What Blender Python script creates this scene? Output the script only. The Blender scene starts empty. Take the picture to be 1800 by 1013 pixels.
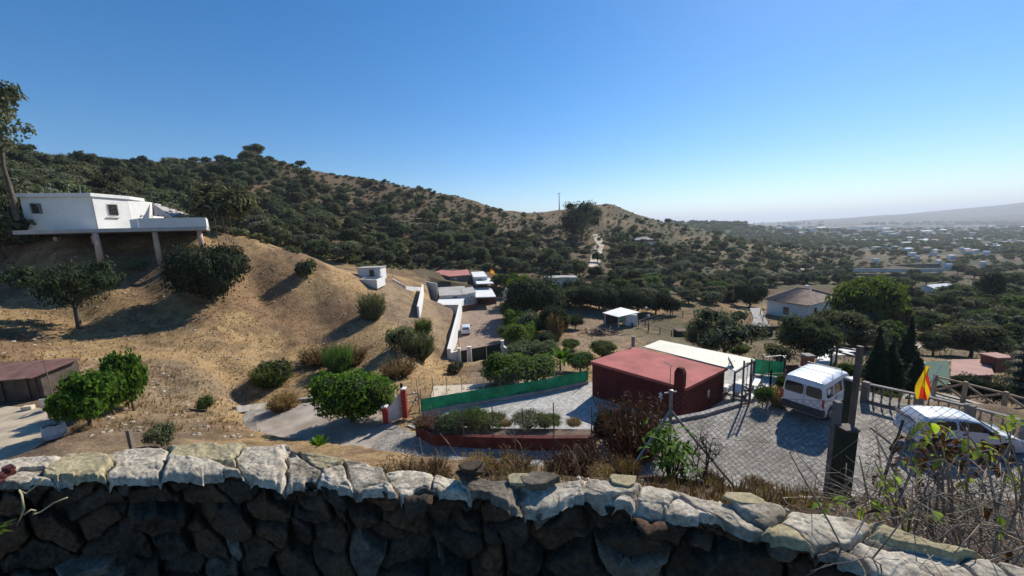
import bpy, bmesh, math, random
import numpy as np
from mathutils import Vector, Matrix

# ------------------------------------------------------------------ camera, sky, sun, exposure
SC = bpy.context.scene
COL = SC.collection
W0, H0, FPX = 1800.0, 1013.0, 640.0
PITCH, ROLL = math.radians(8.9), math.radians(2.0)
_F = np.array([0, math.cos(PITCH), -math.sin(PITCH)])
_R0 = np.array([1.0, 0, 0]); _U0 = np.array([0, math.sin(PITCH), math.cos(PITCH)])
_R = _R0*math.cos(ROLL) - _U0*math.sin(ROLL)
_U = _U0*math.cos(ROLL) + _R0*math.sin(ROLL)
cam_d = bpy.data.cameras.new('camera'); cam = bpy.data.objects.new('camera', cam_d); COL.objects.link(cam)
cam_d.sensor_width = 36.0; cam_d.lens = 36.0*FPX/W0
cam_d.clip_start = 0.05; cam_d.clip_end = 90000
M = Matrix([[_R[0], _U[0], -_F[0], 0], [_R[1], _U[1], -_F[1], 0], [_R[2], _U[2], -_F[2], 0], [0, 0, 0, 1]])
cam.matrix_world = M
SC.camera = cam
SUN_AZ, SUN_EL = math.radians(41), math.radians(39)       # azimuth to the right of straight ahead (+Y)
world = bpy.data.worlds.new("World"); SC.world = world; world.use_nodes = True
_n = world.node_tree.nodes; _l = world.node_tree.links; _n.clear()
_o = _n.new('ShaderNodeOutputWorld'); _b = _n.new('ShaderNodeBackground'); _s = _n.new('ShaderNodeTexSky')
_s.sky_type = 'NISHITA'; _s.sun_disc = False; _s.sun_elevation = SUN_EL; _s.sun_rotation = SUN_AZ
_s.altitude = 100; _s.air_density = 1.0; _s.dust_density = 0.12; _s.ozone_density = 4.5
_b.inputs['Strength'].default_value = 0.088
_hs = _n.new('ShaderNodeHueSaturation'); _hs.inputs['Saturation'].default_value = 1.36
_l.new(_s.outputs[0], _hs.inputs['Color']); _l.new(_hs.outputs[0], _b.inputs[0]); _l.new(_b.outputs[0], _o.inputs[0])
sun_d = bpy.data.lights.new('sun', 'SUN'); sun = bpy.data.objects.new('sun', sun_d); COL.objects.link(sun)
sun_d.energy = 4.4; sun_d.angle = math.radians(0.53); sun_d.color = (1.0, 0.94, 0.84)
_sd = Vector((math.sin(SUN_AZ)*math.cos(SUN_EL), math.cos(SUN_AZ)*math.cos(SUN_EL), math.sin(SUN_EL)))
sun.rotation_euler = _sd.to_track_quat('Z', 'Y').to_euler()
SC.view_settings.view_transform = 'Standard'; SC.view_settings.look = 'None'
SC.view_settings.gamma = 1.0; SC.view_settings.exposure = 0.6; SC.view_settings.use_curve_mapping = False
SC.render.engine = 'CYCLES'
SC.cycles.max_bounces = 5; SC.cycles.diffuse_bounces = 2; SC.cycles.transparent_max_bounces = 6
SC.cycles.volume_bounces = 0

# ------------------------------------------------------------------ helpers
def ray(px, py):
    d = _F + _R*((px-W0/2)/FPX) - _U*((py-H0/2)/FPX)
    return d
def P(px, py, Y):                       # world point seen at a pixel, Y metres ahead
    d = ray(px, py); return Vector(d*(Y/d[1]))
def PZ(px, py, z):                      # world point seen at a pixel, at height z
    d = ray(px, py); return Vector(d*(z/d[2]))
def PP(px, py, a, b, c):                # on the plane z = a + b x + c y
    d = ray(px, py); t = a/(d[2]-b*d[0]-c*d[1]); return Vector(d*t)

def _hash(ix, iy, iz):
    n = (ix*374761393 + iy*668265263 + iz*2147483647*3 + 1013904223) & 0xffffffff
    n = ((n ^ (n >> 13))*1274126177) & 0xffffffff
    n = (n ^ (n >> 16)) & 0xffffffff
    n = (n*2246822519) & 0xffffffff
    return ((n ^ (n >> 15)) & 0xffffff)/float(0xffffff)
def vnoise(x, y, z=0.0):
    x = np.asarray(x, float); y = np.asarray(y, float); z = np.zeros_like(x)+z
    ix = np.floor(x).astype(np.int64); iy = np.floor(y).astype(np.int64); iz = np.floor(z).astype(np.int64)
    fx, fy, fz = x-ix, y-iy, z-iz
    fx = fx*fx*(3-2*fx); fy = fy*fy*(3-2*fy); fz = fz*fz*(3-2*fz)
    r = 0
    for a in (0, 1):
        for b in (0, 1):
            for c in (0, 1):
                w = (fx if a else 1-fx)*(fy if b else 1-fy)*(fz if c else 1-fz)
                r = r + w*_hash(ix+a, iy+b, iz+c)
    return r*2-1
def fbm(x, y, z=0.0, o=4, g=0.5):
    r, a, s = 0, 1.0, 1.0
    for i in range(o):
        r = r + a*vnoise(x*s+17.3*i, y*s-9.1*i, z*s if np.ndim(z) or z else 3.7*i)
        a *= g; s *= 2.03
    return r
def sstep(a, b, x):
    t = np.clip((x-a)/(b-a), 0, 1); return t*t*(3-2*t)

def mesh_np(name, V, F, mats=(), midx=None, smooth=False):
    """V (n,3); F array (m,k) or list of such"""
    if not isinstance(F, (list, tuple)): F = [F]
    F = [np.asarray(f, dtype=np.int32) for f in F if len(f)]
    me = bpy.data.meshes.new(name)
    V = np.asarray(V, dtype=np.float32)
    me.vertices.add(len(V)); me.vertices.foreach_set('co', V.ravel())
    loops = np.concatenate([f.ravel() for f in F]); cnt = np.concatenate([np.full(len(f), f.shape[1]) for f in F])
    st = np.concatenate([[0], np.cumsum(cnt)[:-1]])
    me.loops.add(len(loops)); me.loops.foreach_set('vertex_index', loops.astype(np.int32))
    me.polygons.add(len(cnt)); me.polygons.foreach_set('loop_start', st.astype(np.int32))
    me.polygons.foreach_set('loop_total', cnt.astype(np.int32))
    for m in mats: me.materials.append(m)
    if midx is not None: me.polygons.foreach_set('material_index', np.asarray(midx, dtype=np.int32))
    if smooth: me.polygons.foreach_set('use_smooth', np.ones(len(cnt), dtype=bool))
    me.update(calc_edges=True); me.validate()
    return me
def tag(o, label=None, cat=None, group=None, kind=None):
    if label: o['label'] = label
    if cat: o['category'] = cat
    if group: o['group'] = group
    if kind: o['kind'] = kind
    return o
def link(name, me, parent=None, loc=None, rz=None, sc=None):
    o = bpy.data.objects.new(name, me); COL.objects.link(o)
    if parent is not None: o.parent = parent
    if loc is not None: o.location = loc
    if rz is not None: o.rotation_euler = (0, 0, rz)
    if sc is not None: o.scale = (sc, sc, sc) if np.ndim(sc) == 0 else sc
    return o
def empty(name, loc, label, cat, group=None, rz=0.0):
    o = bpy.data.objects.new(name, None); COL.objects.link(o); o.location = loc; o.rotation_euler = (0, 0, rz)
    o.empty_display_size = 0.2
    return tag(o, label, cat, group)
def dup(o, parent=None, loc=None, rz=None, sc=None, label=None, group=None):
    c = o.copy(); COL.objects.link(c)
    if parent is not None: c.parent = parent
    if loc is not None: c.location = loc
    if rz is not None: c.rotation_euler = (0, 0, rz)
    if sc is not None: c.scale = (sc, sc, sc) if np.ndim(sc) == 0 else sc
    if label: c['label'] = label
    if group: c['group'] = group
    for ch in list(o.children):
        dup(ch, parent=c)
    return c

class MB:
    """collects simple solids, then links them as one mesh object"""
    def __init__(s): s.v = []; s.f = []
    def add(s, vs, fs):
        n = len(s.v); s.v += [tuple(v) for v in vs]; s.f += [tuple(i+n for i in f) for f in fs]; return s
    def box(s, c, d, rz=0.0, m=None):
        hx, hy, hz = d[0]/2, d[1]/2, d[2]/2
        vs = [Vector((x, y, z)) for x in (-hx, hx) for y in (-hy, hy) for z in (-hz, hz)]
        R = m if m is not None else Matrix.Rotation(rz, 3, 'Z')
        vs = [R @ v + Vector(c) for v in vs]
        return s.add(vs, [(0, 1, 3, 2), (4, 6, 7, 5), (0, 4, 5, 1), (2, 3, 7, 6), (0, 2, 6, 4), (1, 5, 7, 3)])
    def prism(s, poly, z0, z1):
        """poly list of xy (ccw or cw); z0,z1 numbers or lists"""
        n = len(poly)
        a = [(p[0], p[1], z0[i] if isinstance(z0, (list, tuple)) else z0) for i, p in enumerate(poly)]
        b = [(p[0], p[1], z1[i] if isinstance(z1, (list, tuple)) else z1) for i, p in enumerate(poly)]
        ar = sum(poly[i][0]*poly[(i+1) % n][1]-poly[(i+1) % n][0]*poly[i][1] for i in range(n))
        fs = [tuple(range(n))[::-1], tuple(range(n, 2*n))] + [(i, (i+1) % n, n+(i+1) % n, n+i) for i in range(n)]
        if ar < 0: fs = [f[::-1] for f in fs]
        return s.add(a+b, fs)
    def tube(s, pts, r, k=6, cap=True):
        """r number or list"""
        pts = [Vector(p) for p in pts]; n = len(pts); vs = []
        up = Vector((0, 0, 1))
        for i, p in enumerate(pts):
            t = (pts[min(i+1, n-1)]-pts[max(i-1, 0)]); t = t.normalized() if t.length > 1e-9 else Vector((0, 0, 1))
            a = t.cross(up if abs(t.z) < .95 else Vector((1, 0, 0))).normalized(); b = t.cross(a)
            rr = r[i] if isinstance(r, (list, tuple)) else r
            for j in range(k):
                q = 2*math.pi*j/k; vs.append(p + a*(rr*math.cos(q)) + b*(rr*math.sin(q)))
        fs = [(i*k+j, i*k+(j+1) % k, (i+1)*k+(j+1) % k, (i+1)*k+j) for i in range(n-1) for j in range(k)]
        if cap: fs += [tuple(range(k))[::-1], tuple(range((n-1)*k, n*k))]
        return s.add(vs, fs)
    def lathe(s, prof, c=(0, 0, 0), k=12):
        """prof list of (r,z)"""
        vs = [(c[0]+r*math.cos(2*math.pi*j/k), c[1]+r*math.sin(2*math.pi*j/k), c[2]+z) for r, z in prof for j in range(k)]
        n = len(prof)
        fs = [(i*k+j, i*k+(j+1) % k, (i+1)*k+(j+1) % k, (i+1)*k+j) for i in range(n-1) for j in range(k)]
        fs += [tuple(range(k))[::-1], tuple(range((n-1)*k, n*k))]
        return s.add(vs, fs)
    def bar(s, a, b, w, h=None):
        """square bar from a to b"""
        a, b = Vector(a), Vector(b); d = b-a; L = d.length
        q = d.to_track_quat('X', 'Z').to_matrix()
        return s.box((a+b)/2, (L, w, h or w), m=q)
    def quad(s, a, b, c, d): return s.add([a, b, c, d], [(0, 1, 2, 3)])
    def build(s, name, mat, parent=None, bevel=0.0, smooth=False, loc=None, rz=None):
        me = bpy.data.meshes.new(name); me.from_pydata([tuple(v) for v in s.v], [], s.f)
        if mat: me.materials.append(mat)
        if smooth: me.polygons.foreach_set('use_smooth', [True]*len(me.polygons))
        me.update()
        o = link(name, me, parent, loc, rz)
        if bevel:
            m = o.modifiers.new('bevel', 'BEVEL'); m.width = bevel; m.segments = 2; m.limit_method = 'ANGLE'; m.angle_limit = .7
        return o

# ------------------------------------------------------------------ materials
MATS = {}
def mat(name, rgb, rough=0.85, spec=0.3, metal=0.0, var=0.0, scale=4.0, rgb2=None, bump=0.0, bscale=20.0, trans=0.0, alpha=1.0,
        objvar=0.0, coat=0.0, dirt=0.0, dirt_rgb=(.2, .16, .12), coords='Object', det=6.0, huevar=0.0):
    if name in MATS: return MATS[name]
    m = bpy.data.materials.new(name); m.use_nodes = True; nt = m.node_tree; N = nt.nodes; L = nt.links
    b = N['Principled BSDF']; b.inputs['Roughness'].default_value = rough; b.inputs['Metallic'].default_value = metal
    b.inputs['Specular IOR Level'].default_value = spec
    if coat: b.inputs['Coat Weight'].default_value = coat; b.inputs['Coat Roughness'].default_value = .08
    tc = N.new('ShaderNodeTexCoord')
    def noise(sc, det=det, rough=.6, dim=None):
        n = N.new('ShaderNodeTexNoise'); n.inputs['Scale'].default_value = sc; n.inputs['Detail'].default_value = det
        n.inputs['Roughness'].default_value = rough
        if coords == 'World':
            g = N.new('ShaderNodeNewGeometry'); L.new(g.outputs['Position'], n.inputs['Vector'])
        else: L.new(tc.outputs[coords], n.inputs['Vector'])
        return n
    c = (*rgb, 1)
    colout = None
    if rgb2 is not None or var > 0:
        r2 = rgb2 if rgb2 is not None else tuple(min(1, x*(1-var)) for x in rgb)
        r1 = rgb if rgb2 is not None else tuple(min(1, x*(1+var)) for x in rgb)
        n = noise(scale); rp = N.new('ShaderNodeValToRGB')
        rp.color_ramp.elements[0].position = .36; rp.color_ramp.elements[0].color = (*r2, 1)
        rp.color_ramp.elements[1].position = .64; rp.color_ramp.elements[1].color = (*r1, 1)
        L.new(n.outputs['Fac'], rp.inputs['Fac']); colout = rp.outputs['Color']
    if dirt > 0:
        n = noise(scale*.45, 8, .7); rp = N.new('ShaderNodeValToRGB')
        rp.color_ramp.elements[0].position = .52; rp.color_ramp.elements[0].color = (0, 0, 0, 1)
        rp.color_ramp.elements[1].position = .72; rp.color_ramp.elements[1].color = (dirt, dirt, dirt, 1)
        L.new(n.outputs['Fac'], rp.inputs['Fac'])
        mx = N.new('ShaderNodeMixRGB'); L.new(rp.outputs['Color'], mx.inputs['Fac'])
        if colout: L.new(colout, mx.inputs['Color1'])
        else: mx.inputs['Color1'].default_value = c
        mx.inputs['Color2'].default_value = (*dirt_rgb, 1); colout = mx.outputs['Color']
    if objvar > 0 or huevar > 0:
        oi = N.new('ShaderNodeObjectInfo'); hs = N.new('ShaderNodeHueSaturation')
        mp = N.new('ShaderNodeMapRange'); mp.inputs['To Min'].default_value = 1-objvar; mp.inputs['To Max'].default_value = 1+objvar
        L.new(oi.outputs['Random'], mp.inputs['Value']); L.new(mp.outputs['Result'], hs.inputs['Value'])
        if huevar:
            mt = N.new('ShaderNodeMath'); mt.operation = 'MULTIPLY'; mt.inputs[1].default_value = 7.31
            fr = N.new('ShaderNodeMath'); fr.operation = 'FRACT'; L.new(oi.outputs['Random'], mt.inputs[0]); L.new(mt.outputs[0], fr.inputs[0])
            mp2 = N.new('ShaderNodeMapRange'); mp2.inputs['To Min'].default_value = .5-huevar; mp2.inputs['To Max'].default_value = .5+huevar
            L.new(fr.outputs[0], mp2.inputs['Value']); L.new(mp2.outputs['Result'], hs.inputs['Hue'])
        if colout: L.new(colout, hs.inputs['Color'])
        else: hs.inputs['Color'].default_value = c
        colout = hs.outputs['Color']
    if colout: L.new(colout, b.inputs['Base Color'])
    else: b.inputs['Base Color'].default_value = c
    if bump > 0:
        n = noise(bscale, 8, .65); bp = N.new('ShaderNodeBump'); bp.inputs['Strength'].default_value = bump; bp.inputs['Distance'].default_value = .02
        L.new(n.outputs['Fac'], bp.inputs['Height']); L.new(bp.outputs['Normal'], b.inputs['Normal'])
    if trans > 0:
        out = N['Material Output']; t = N.new('ShaderNodeBsdfTranslucent'); mx = N.new('ShaderNodeMixShader'); mx.inputs['Fac'].default_value = trans
        if colout:
            g = N.new('ShaderNodeMixRGB'); g.blend_type = 'MULTIPLY'; g.inputs['Fac'].default_value = 1; g.inputs['Color2'].default_value = (1.3, 1.35, .6, 1)
            L.new(colout, g.inputs['Color1']); L.new(g.outputs['Color'], t.inputs['Color'])
        else: t.inputs['Color'].default_value = (rgb[0]*1.3, rgb[1]*1.35, rgb[2]*.6, 1)
        L.new(b.outputs[0], mx.inputs[1]); L.new(t.outputs[0], mx.inputs[2]); L.new(mx.outputs[0], out.inputs['Surface'])
    if alpha < 1: b.inputs['Alpha'].default_value = alpha
    MATS[name] = m
    return m

# ------------------------------------------------------------------ terrain
ROAD = (-10.15, .13, -.028)             # plane of the paved yard and road
YARD = (-11.55, .045, 0.0)
CP = [  # pixel x, pixel y, metres ahead
 # left slope below the white house
 (-150,480,34),(-150,650,23),(0,470,34),(0,600,28),(0,640,25),(150,600,29),(300,620,29),(375,512,34),(140,562,31),(450,600,32),
 (182,456,33.9),(280,453,36.4),(355,425,37.7),(100,445,34),(375,600,30.5),(375,660,27.8),(450,660,29.5),(220,640,27.3),(450,520,37.5),(250,520,33),(60,420,37),(450,422,43),(385,408,44),(520,440,46),(560,462,47),(560,560,39.5),(640,508,53),(700,600,42),
 (775,660,42),(745,565,54),(600,640,33.5),(500,695,28.5),(410,712,28),(280,690,25.5),(330,745,21),(210,785,16.5),(150,655,25.5),
 (60,722,20.5),(0,705,22),(100,748,18),(0,760,17),(-150,740,18),(660,665,32),(560,700,27.5),
 # road, parking
 (500,742,24.6),(640,770,18),(900,800,15.8),(1000,795,14.8),
 (760,685,27),(860,678,28),(960,655,32),(1030,640,36),
 (845,645,43),(795,600,57),(870,590,60),(850,560,74),(900,490,125),
 (700,492,75),(640,478,82),(760,478,125),(730,520,74),
 (920,640,44),(1000,620,48),(940,560,73),(900,546,80),(1000,560,71),(1060,600,55),(1100,560,72),(1180,590,58),(1200,570,68),(1280,575,66),
 (1340,570,66),(1420,575,62),(1480,560,70),(1340,640,40),(1420,640,34),(1500,640,33),(1600,640,36),(1700,640,36),(1780,680,30),
 (1560,600,48),(1640,600,52),(1740,560,75),(1800,600,52),(1900,620,48),
 # valley behind
 (990,505,108),(1080,510,104),(1200,520,100),(1300,520,108),(1400,520,115),(1500,520,110),(1650,515,120),(1780,525,105),(1900,540,100),
 (1000,480,135),(900,470,150),(1100,480,160),(1200,480,180),(1300,490,175),(1400,480,215),(1500,485,210),(1600,480,235),(1700,480,235),
 (1800,480,230),(1900,490,220),
 (1440,468,260),(1360,445,260),(1300,425,300),(1250,408,310),
 (1450,440,420),(1600,445,400),(1750,445,420),(1900,440,450),(1500,425,750),(1650,425,800),(1800,420,850),(1950,415,900),
 (1350,415,900),(1300,407,1600),(1500,402,2300),(1650,400,2600),(1800,395,2500),(2000,385,2500),
 # main hill
 (620,460,95),(560,440,100),(450,420,95),(300,400,90),(700,455,112),(800,465,128),(640,430,130),(800,430,160),(900,440,180),(700,400,175),
 (500,400,140),(350,370,125),(150,360,90),(0,340,80),(-200,330,75),
 (500,340,190),(650,360,215),(800,385,220),(900,410,235),(980,420,240),(1100,420,240),(1180,430,245),(1000,385,285),(1080,385,290),
 (-200,250,150),(0,275,165),(100,290,175),(200,295,190),(300,288,205),(370,282,215),(450,274,225),(500,284,232),(560,302,240),(650,319,255),(720,333,262),
 (800,347,268),(880,370,285),(925,379,300),(980,368,320),(1030,358,330),(1075,357,335),(1120,377,340),(1160,391,345),(1220,403,350),
]
CW = [  # explicit x/y ratio, y, z
 (-2.6,.5,-1.75),(-1,.5,-1.75),(0,.5,-1.75),(1,.5,-1.75),(2.6,.5,-1.75),
 (-2.6,1.4,-1.75),(-1,1.4,-1.75),(0,1.4,-1.75),(1,1.3,-1.9),(2.6,1.0,-1.9),
 (-2.6,2.0,-2.4),(-1.2,2.1,-2.2),(0,2.1,-2.05),(.6,2.1,-2.1),(1.2,1.9,-2.2),(2.6,1.6,-2.3),
 (-2.2,5,-5.2),(-1.3,5,-4.8),(-.7,5,-4.2),(-.3,5,-3.75),(.1,5,-3.65),(.45,5,-3.8),(.8,5,-4.1),(1.2,5,-4.3),(2,5,-4.5),
 (-2,9,-8.8),(-1.3,9,-8),(-.7,9,-7.2),(0,9,-7.0),(.7,8.4,-7.6),(1.3,8.4,-7.6),(2.2,8.4,-7.6),
 # behind crests
 (-1.35,260,48),(-1.0,290,52),(-.7,320,50),(-.4,340,46),(-.15,360,28),(.1,420,12),(.3,420,-5),(.5,420,-24),
 (-1.4,420,26),(-.8,450,20),(-.3,480,5),(.15,560,-10),
 (-1.0,78,-2),(-.75,78,-5),(-.6,76,-7),
 (-1.6,57,3),(-1.35,62,4),(-1.1,66,3.4),
 (-3,100,18),(-3,30,0),(-3,20,-6),(-3,400,60),(3,20,-10),(3,60,-22),(3,200,-35),(3,900,-50),
 (1.4,15,-8.4),(1.4,20,-11.5),(1.9,18,-12),
 # far land
 (-1.6,1500,330),(-1.35,1500,345),(-1.12,1500,352),(-.98,1600,342),(-.8,1800,290),(-.9,700,90),(-1.3,700,110),(-.5,1500,20),(-.2,1500,-10),(.1,1500,-22),(.35,1300,-26),
 (-1.4,4000,150),(-.5,4000,-20),(0,4000,-40),(.4,3500,-38),(.8,3500,-34),(1.2,3600,-30),(1.6,3600,0),(2.6,3600,40),
 (-1.5,11000,0),(-.5,11000,-60),(0,11000,-84),(.3,11000,-90),(.6,11000,-90),(.8,11000,-84),(1.1,11000,-60),(1.6,11000,0),(3,11000,40),
 (.4,7000,-60),(.7,7000,-62),(1.0,7000,-50),(1.4,7000,30),
]
def _cps():
    pts = []
    for px, py, Y in CP:
        if px < 700 and 25 < Y < 64: Y *= 1+.35*min(1, (Y-25)/8.0)*min(1, max(0, (690-px)/170))
        p = P(px, py, Y); pts.append((p.x/p.y, p.y, p.z))
    # ridges on the right horizon
    for px, py, Y in [(1400,389,6500),(1500,384,6000),(1560,381,5600),(1620,377,5200),(1680,372,4800),(1740,366,4600),(1800,360,4400),(1880,350,4300),
                      (1180,391,1100),(1240,389,1150),(1300,392,1250),(1700,386,3000),(1800,378,2900)]:
        p = P(px, py, Y); pts.append((p.x/p.y, p.y, p.z))
    pts += CW
    for (px, py, pl) in [(1100,800,ROAD),(1250,860,ROAD),(1350,870,ROAD),(1450,900,ROAD),(1300,760,ROAD),(1400,750,ROAD),(1500,760,ROAD),(1600,800,ROAD),(1700,900,ROAD),
                         (1200,745,ROAD),(1320,712,ROAD),(1450,700,ROAD),(700,745,ROAD),(820,765,YARD),(900,730,YARD),(1000,700,YARD),(1150,680,YARD),(1300,660,YARD),(760,727,YARD)]:
        p = PP(px, py, *pl); pts.append((p.x/p.y, p.y, p.z))
    return np.array(pts)
_C = _cps()
def _ab(u, y): return np.stack([np.arctan(u)*1.7, np.log(y)], -1)
_X = _ab(_C[:, 0], _C[:, 1]); _Rr = _C[:, 2]/_C[:, 1]
def _ker(A, B):
    d = np.sqrt(((A[:, None, :]-B[None, :, :])**2).sum(-1)+.0006); return d
_K = _ker(_X, _X); _n_ = len(_X)
_A = np.zeros((_n_+3, _n_+3)); _A[:_n_, :_n_] = _K - np.eye(_n_)*.009; _A[:_n_, _n_] = 1; _A[_n_, :_n_] = 1
_A[:_n_, _n_+1:] = _X; _A[_n_+1:, :_n_] = _X.T
_W = np.linalg.solve(_A, np.concatenate([_Rr, [0, 0, 0]]))

NU, NV = 560, 620
TH = np.linspace(-math.atan(3.0), math.atan(3.0), NU); GU = np.tan(TH)
GL = np.linspace(math.log(.5), math.log(11000), NV)
def base_h(u, y):
    X = _ab(u, y); out = np.zeros(len(X))
    for i in range(0, len(X), 20000):
        k = _ker(X[i:i+20000], _X); out[i:i+20000] = k @ _W[:_n_] + _W[_n_] + X[i:i+20000] @ _W[_n_+1:]
    return out*y
def poly_sd(X, Y, poly):
    """signed distance (negative inside)"""
    d = np.full(X.shape, 1e9); ins = np.zeros(X.shape, bool); n = len(poly)
    for i in range(n):
        x1, y1 = poly[i][0], poly[i][1]; x2, y2 = poly[(i+1) % n][0], poly[(i+1) % n][1]
        ex, ey = x2-x1, y2-y1; t = np.clip(((X-x1)*ex+(Y-y1)*ey)/(ex*ex+ey*ey+1e-12), 0, 1)
        d = np.minimum(d, np.hypot(X-x1-t*ex, Y-y1-t*ey))
        c = ((y1 > Y) != (y2 > Y)) & (X < (x2-x1)*(Y-y1)/(y2-y1+1e-12)+x1); ins ^= c
    return np.where(ins, -d, d)
def pix_poly(pl, pts): return [PP(a, b, *pl) for a, b in pts]
Z_PARK = pix_poly(ROAD, [(1060,760),(1160,746),(1235,732),(1302,713),(1340,706),(1395,694),(1500,686),(1530,690),(1620,716),(1750,760),(1900,815),(1980,930),(1980,1060),(1700,1010),(1500,950),(1250,920),
                         (1000,870),(800,840),(620,812),(440,772),(425,735),(432,722),(560,706),(672,712),(690,745),(735,764),(760,778),(1050,789)])
_kb = [PP(a, b, *ROAD)+Vector((0, .16, 0)) for a, b in [(1302,712),(1235,731),(1160,745),(1110,751),(1062,758)]]
Z_YARD = pix_poly(YARD, [(716,748),(742,729),(1033,673),(1180,645),(1330,640),(1400,652),(1345,684)])+_kb+pix_poly(YARD, [(900,762),(760,766)])
COMP = (-17.9, 0.0, 0.0)
Z_COMP = pix_poly(COMP, [(814,641),(886,627),(893,600),(898,545),(905,522),(760,528),(766,556),(806,558),(806,600)])
SHED = (-9.9, 0.0, 0.0)
Z_SHED = pix_poly(SHED, [(-400,830),(-300,690),(-40,690),(120,700),(130,722),(112,760),(130,772),(60,806),(0,830)])
RH = (-18.2, 0.0, 0.0)
Z_RH = pix_poly(RH, [(1318,584),(1330,545),(1352,548),(1480,556),(1500,575),(1400,592),(1372,590)])
CORR = (-18.6, 0.0, 0.0)
Z_CORR = pix_poly(CORR, [(1128,572),(1150,562),(1290,554),(1300,575),(1290,600),(1190,594)])
ZONES = [(Z_YARD, YARD, .8, .10), (Z_PARK, ROAD, .28, .08), (Z_COMP, COMP, 1.5, .10), (Z_SHED, SHED, .8, .06), (Z_RH, RH, 3, .1), (Z_CORR, CORR, 3, .08)]
_Gu, _Gl = np.meshgrid(GU, GL); _Gy = np.exp(_Gl); _Gx = _Gu*_Gy
_h = base_h(_Gu.ravel(), _Gy.ravel()).reshape(NV, NU)
_near = sstep(2.2, 8, _Gy); _mid = sstep(60, 150, _Gy); _far = sstep(1200, 2500, _Gy)
_h = _h + fbm(_Gx/5.5, _Gy/5.5, o=4)*(.12+.1*sstep(-6, 2, _Gx))*_near*sstep(400, 60, _Gy) + fbm(_Gx/1.1, _Gy/1.1, o=3)*.06*sstep(1.6, 4, _Gy)*sstep(80, 30, _Gy)
_h = _h + fbm(_Gx/45, _Gy/45, o=5)*2.6*_mid*(1-_far) + fbm(_Gx/500, _Gy/500, o=5)*9*_far*sstep(11000, 9000, _Gy) + fbm(_Gx/800+7, _Gy/1600, o=4)*30*sstep(3000, 4000, _Gy)*sstep(7500, 6500, _Gy)*sstep(.75, 1.05, _Gu)
# low banks on the slope left
_h = _h - .12*sstep(.25, .55, vnoise(_Gx/7+3, _Gy/2.2))*sstep(18, 22, _Gy)*sstep(60, 45, _Gy)*sstep(-4, -8, _Gx)
_zone = np.zeros_like(_h)
for zi, (poly, pl, w, dip) in enumerate(ZONES):
    sd = poly_sd(_Gx, _Gy, poly); k = sstep(w, 0.0, sd); tgt = pl[0]+pl[1]*_Gx+pl[2]*_Gy-dip
    _h = _h*(1-k)+tgt*k; _zone = np.where(sd < .1, zi+1, _zone)
GH = _h
def hz(x, y):
    x = np.atleast_1d(np.asarray(x, float)); y = np.atleast_1d(np.asarray(y, float)); y = np.maximum(y, .51)
    fi = (np.arctan(x/y)-TH[0])/(TH[1]-TH[0]); fj = (np.log(y)-GL[0])/(GL[1]-GL[0])
    fi = np.clip(fi, 0, NU-1.001); fj = np.clip(fj, 0, NV-1.001); i = fi.astype(int); j = fj.astype(int); a = fi-i; b = fj-j
    return (GH[j, i]*(1-a)*(1-b)+GH[j, i+1]*a*(1-b)+GH[j+1, i]*(1-a)*b+GH[j+1, i+1]*a*b)
def H(x, y): return float(hz(x, y)[0])
_YS = np.exp(np.linspace(math.log(2.3), math.log(10500), 1600))
def G(px, py, ymin=2.3, ymax=10500):
    """ground point seen at a pixel: first terrain hit"""
    d = ray(px, py); ys = _YS[(_YS >= ymin) & (_YS <= ymax)]; xs = d[0]/d[1]*ys; zs = d[2]/d[1]*ys
    g = hz(xs, ys); k = np.nonzero(zs <= g)[0]
    if len(k) == 0: return None
    k = k[0]
    if k == 0: y = ys[0]
    else:
        a = zs[k-1]-g[k-1]; b = zs[k]-g[k]; t = a/(a-b+1e-12); y = ys[k-1]+(ys[k]-ys[k-1])*t
    x = d[0]/d[1]*y; return Vector((x, y, H(x, y)))
def GY(px, Y, py=500):
    """ground point below the pixel column at a distance"""
    d = ray(px, py); x = d[0]/d[1]*Y; return Vector((x, Y, H(x, Y)))
def hill_mask(x, y):
    """1 where dense wood covers the ground, 0 bare"""
    return None

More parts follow.
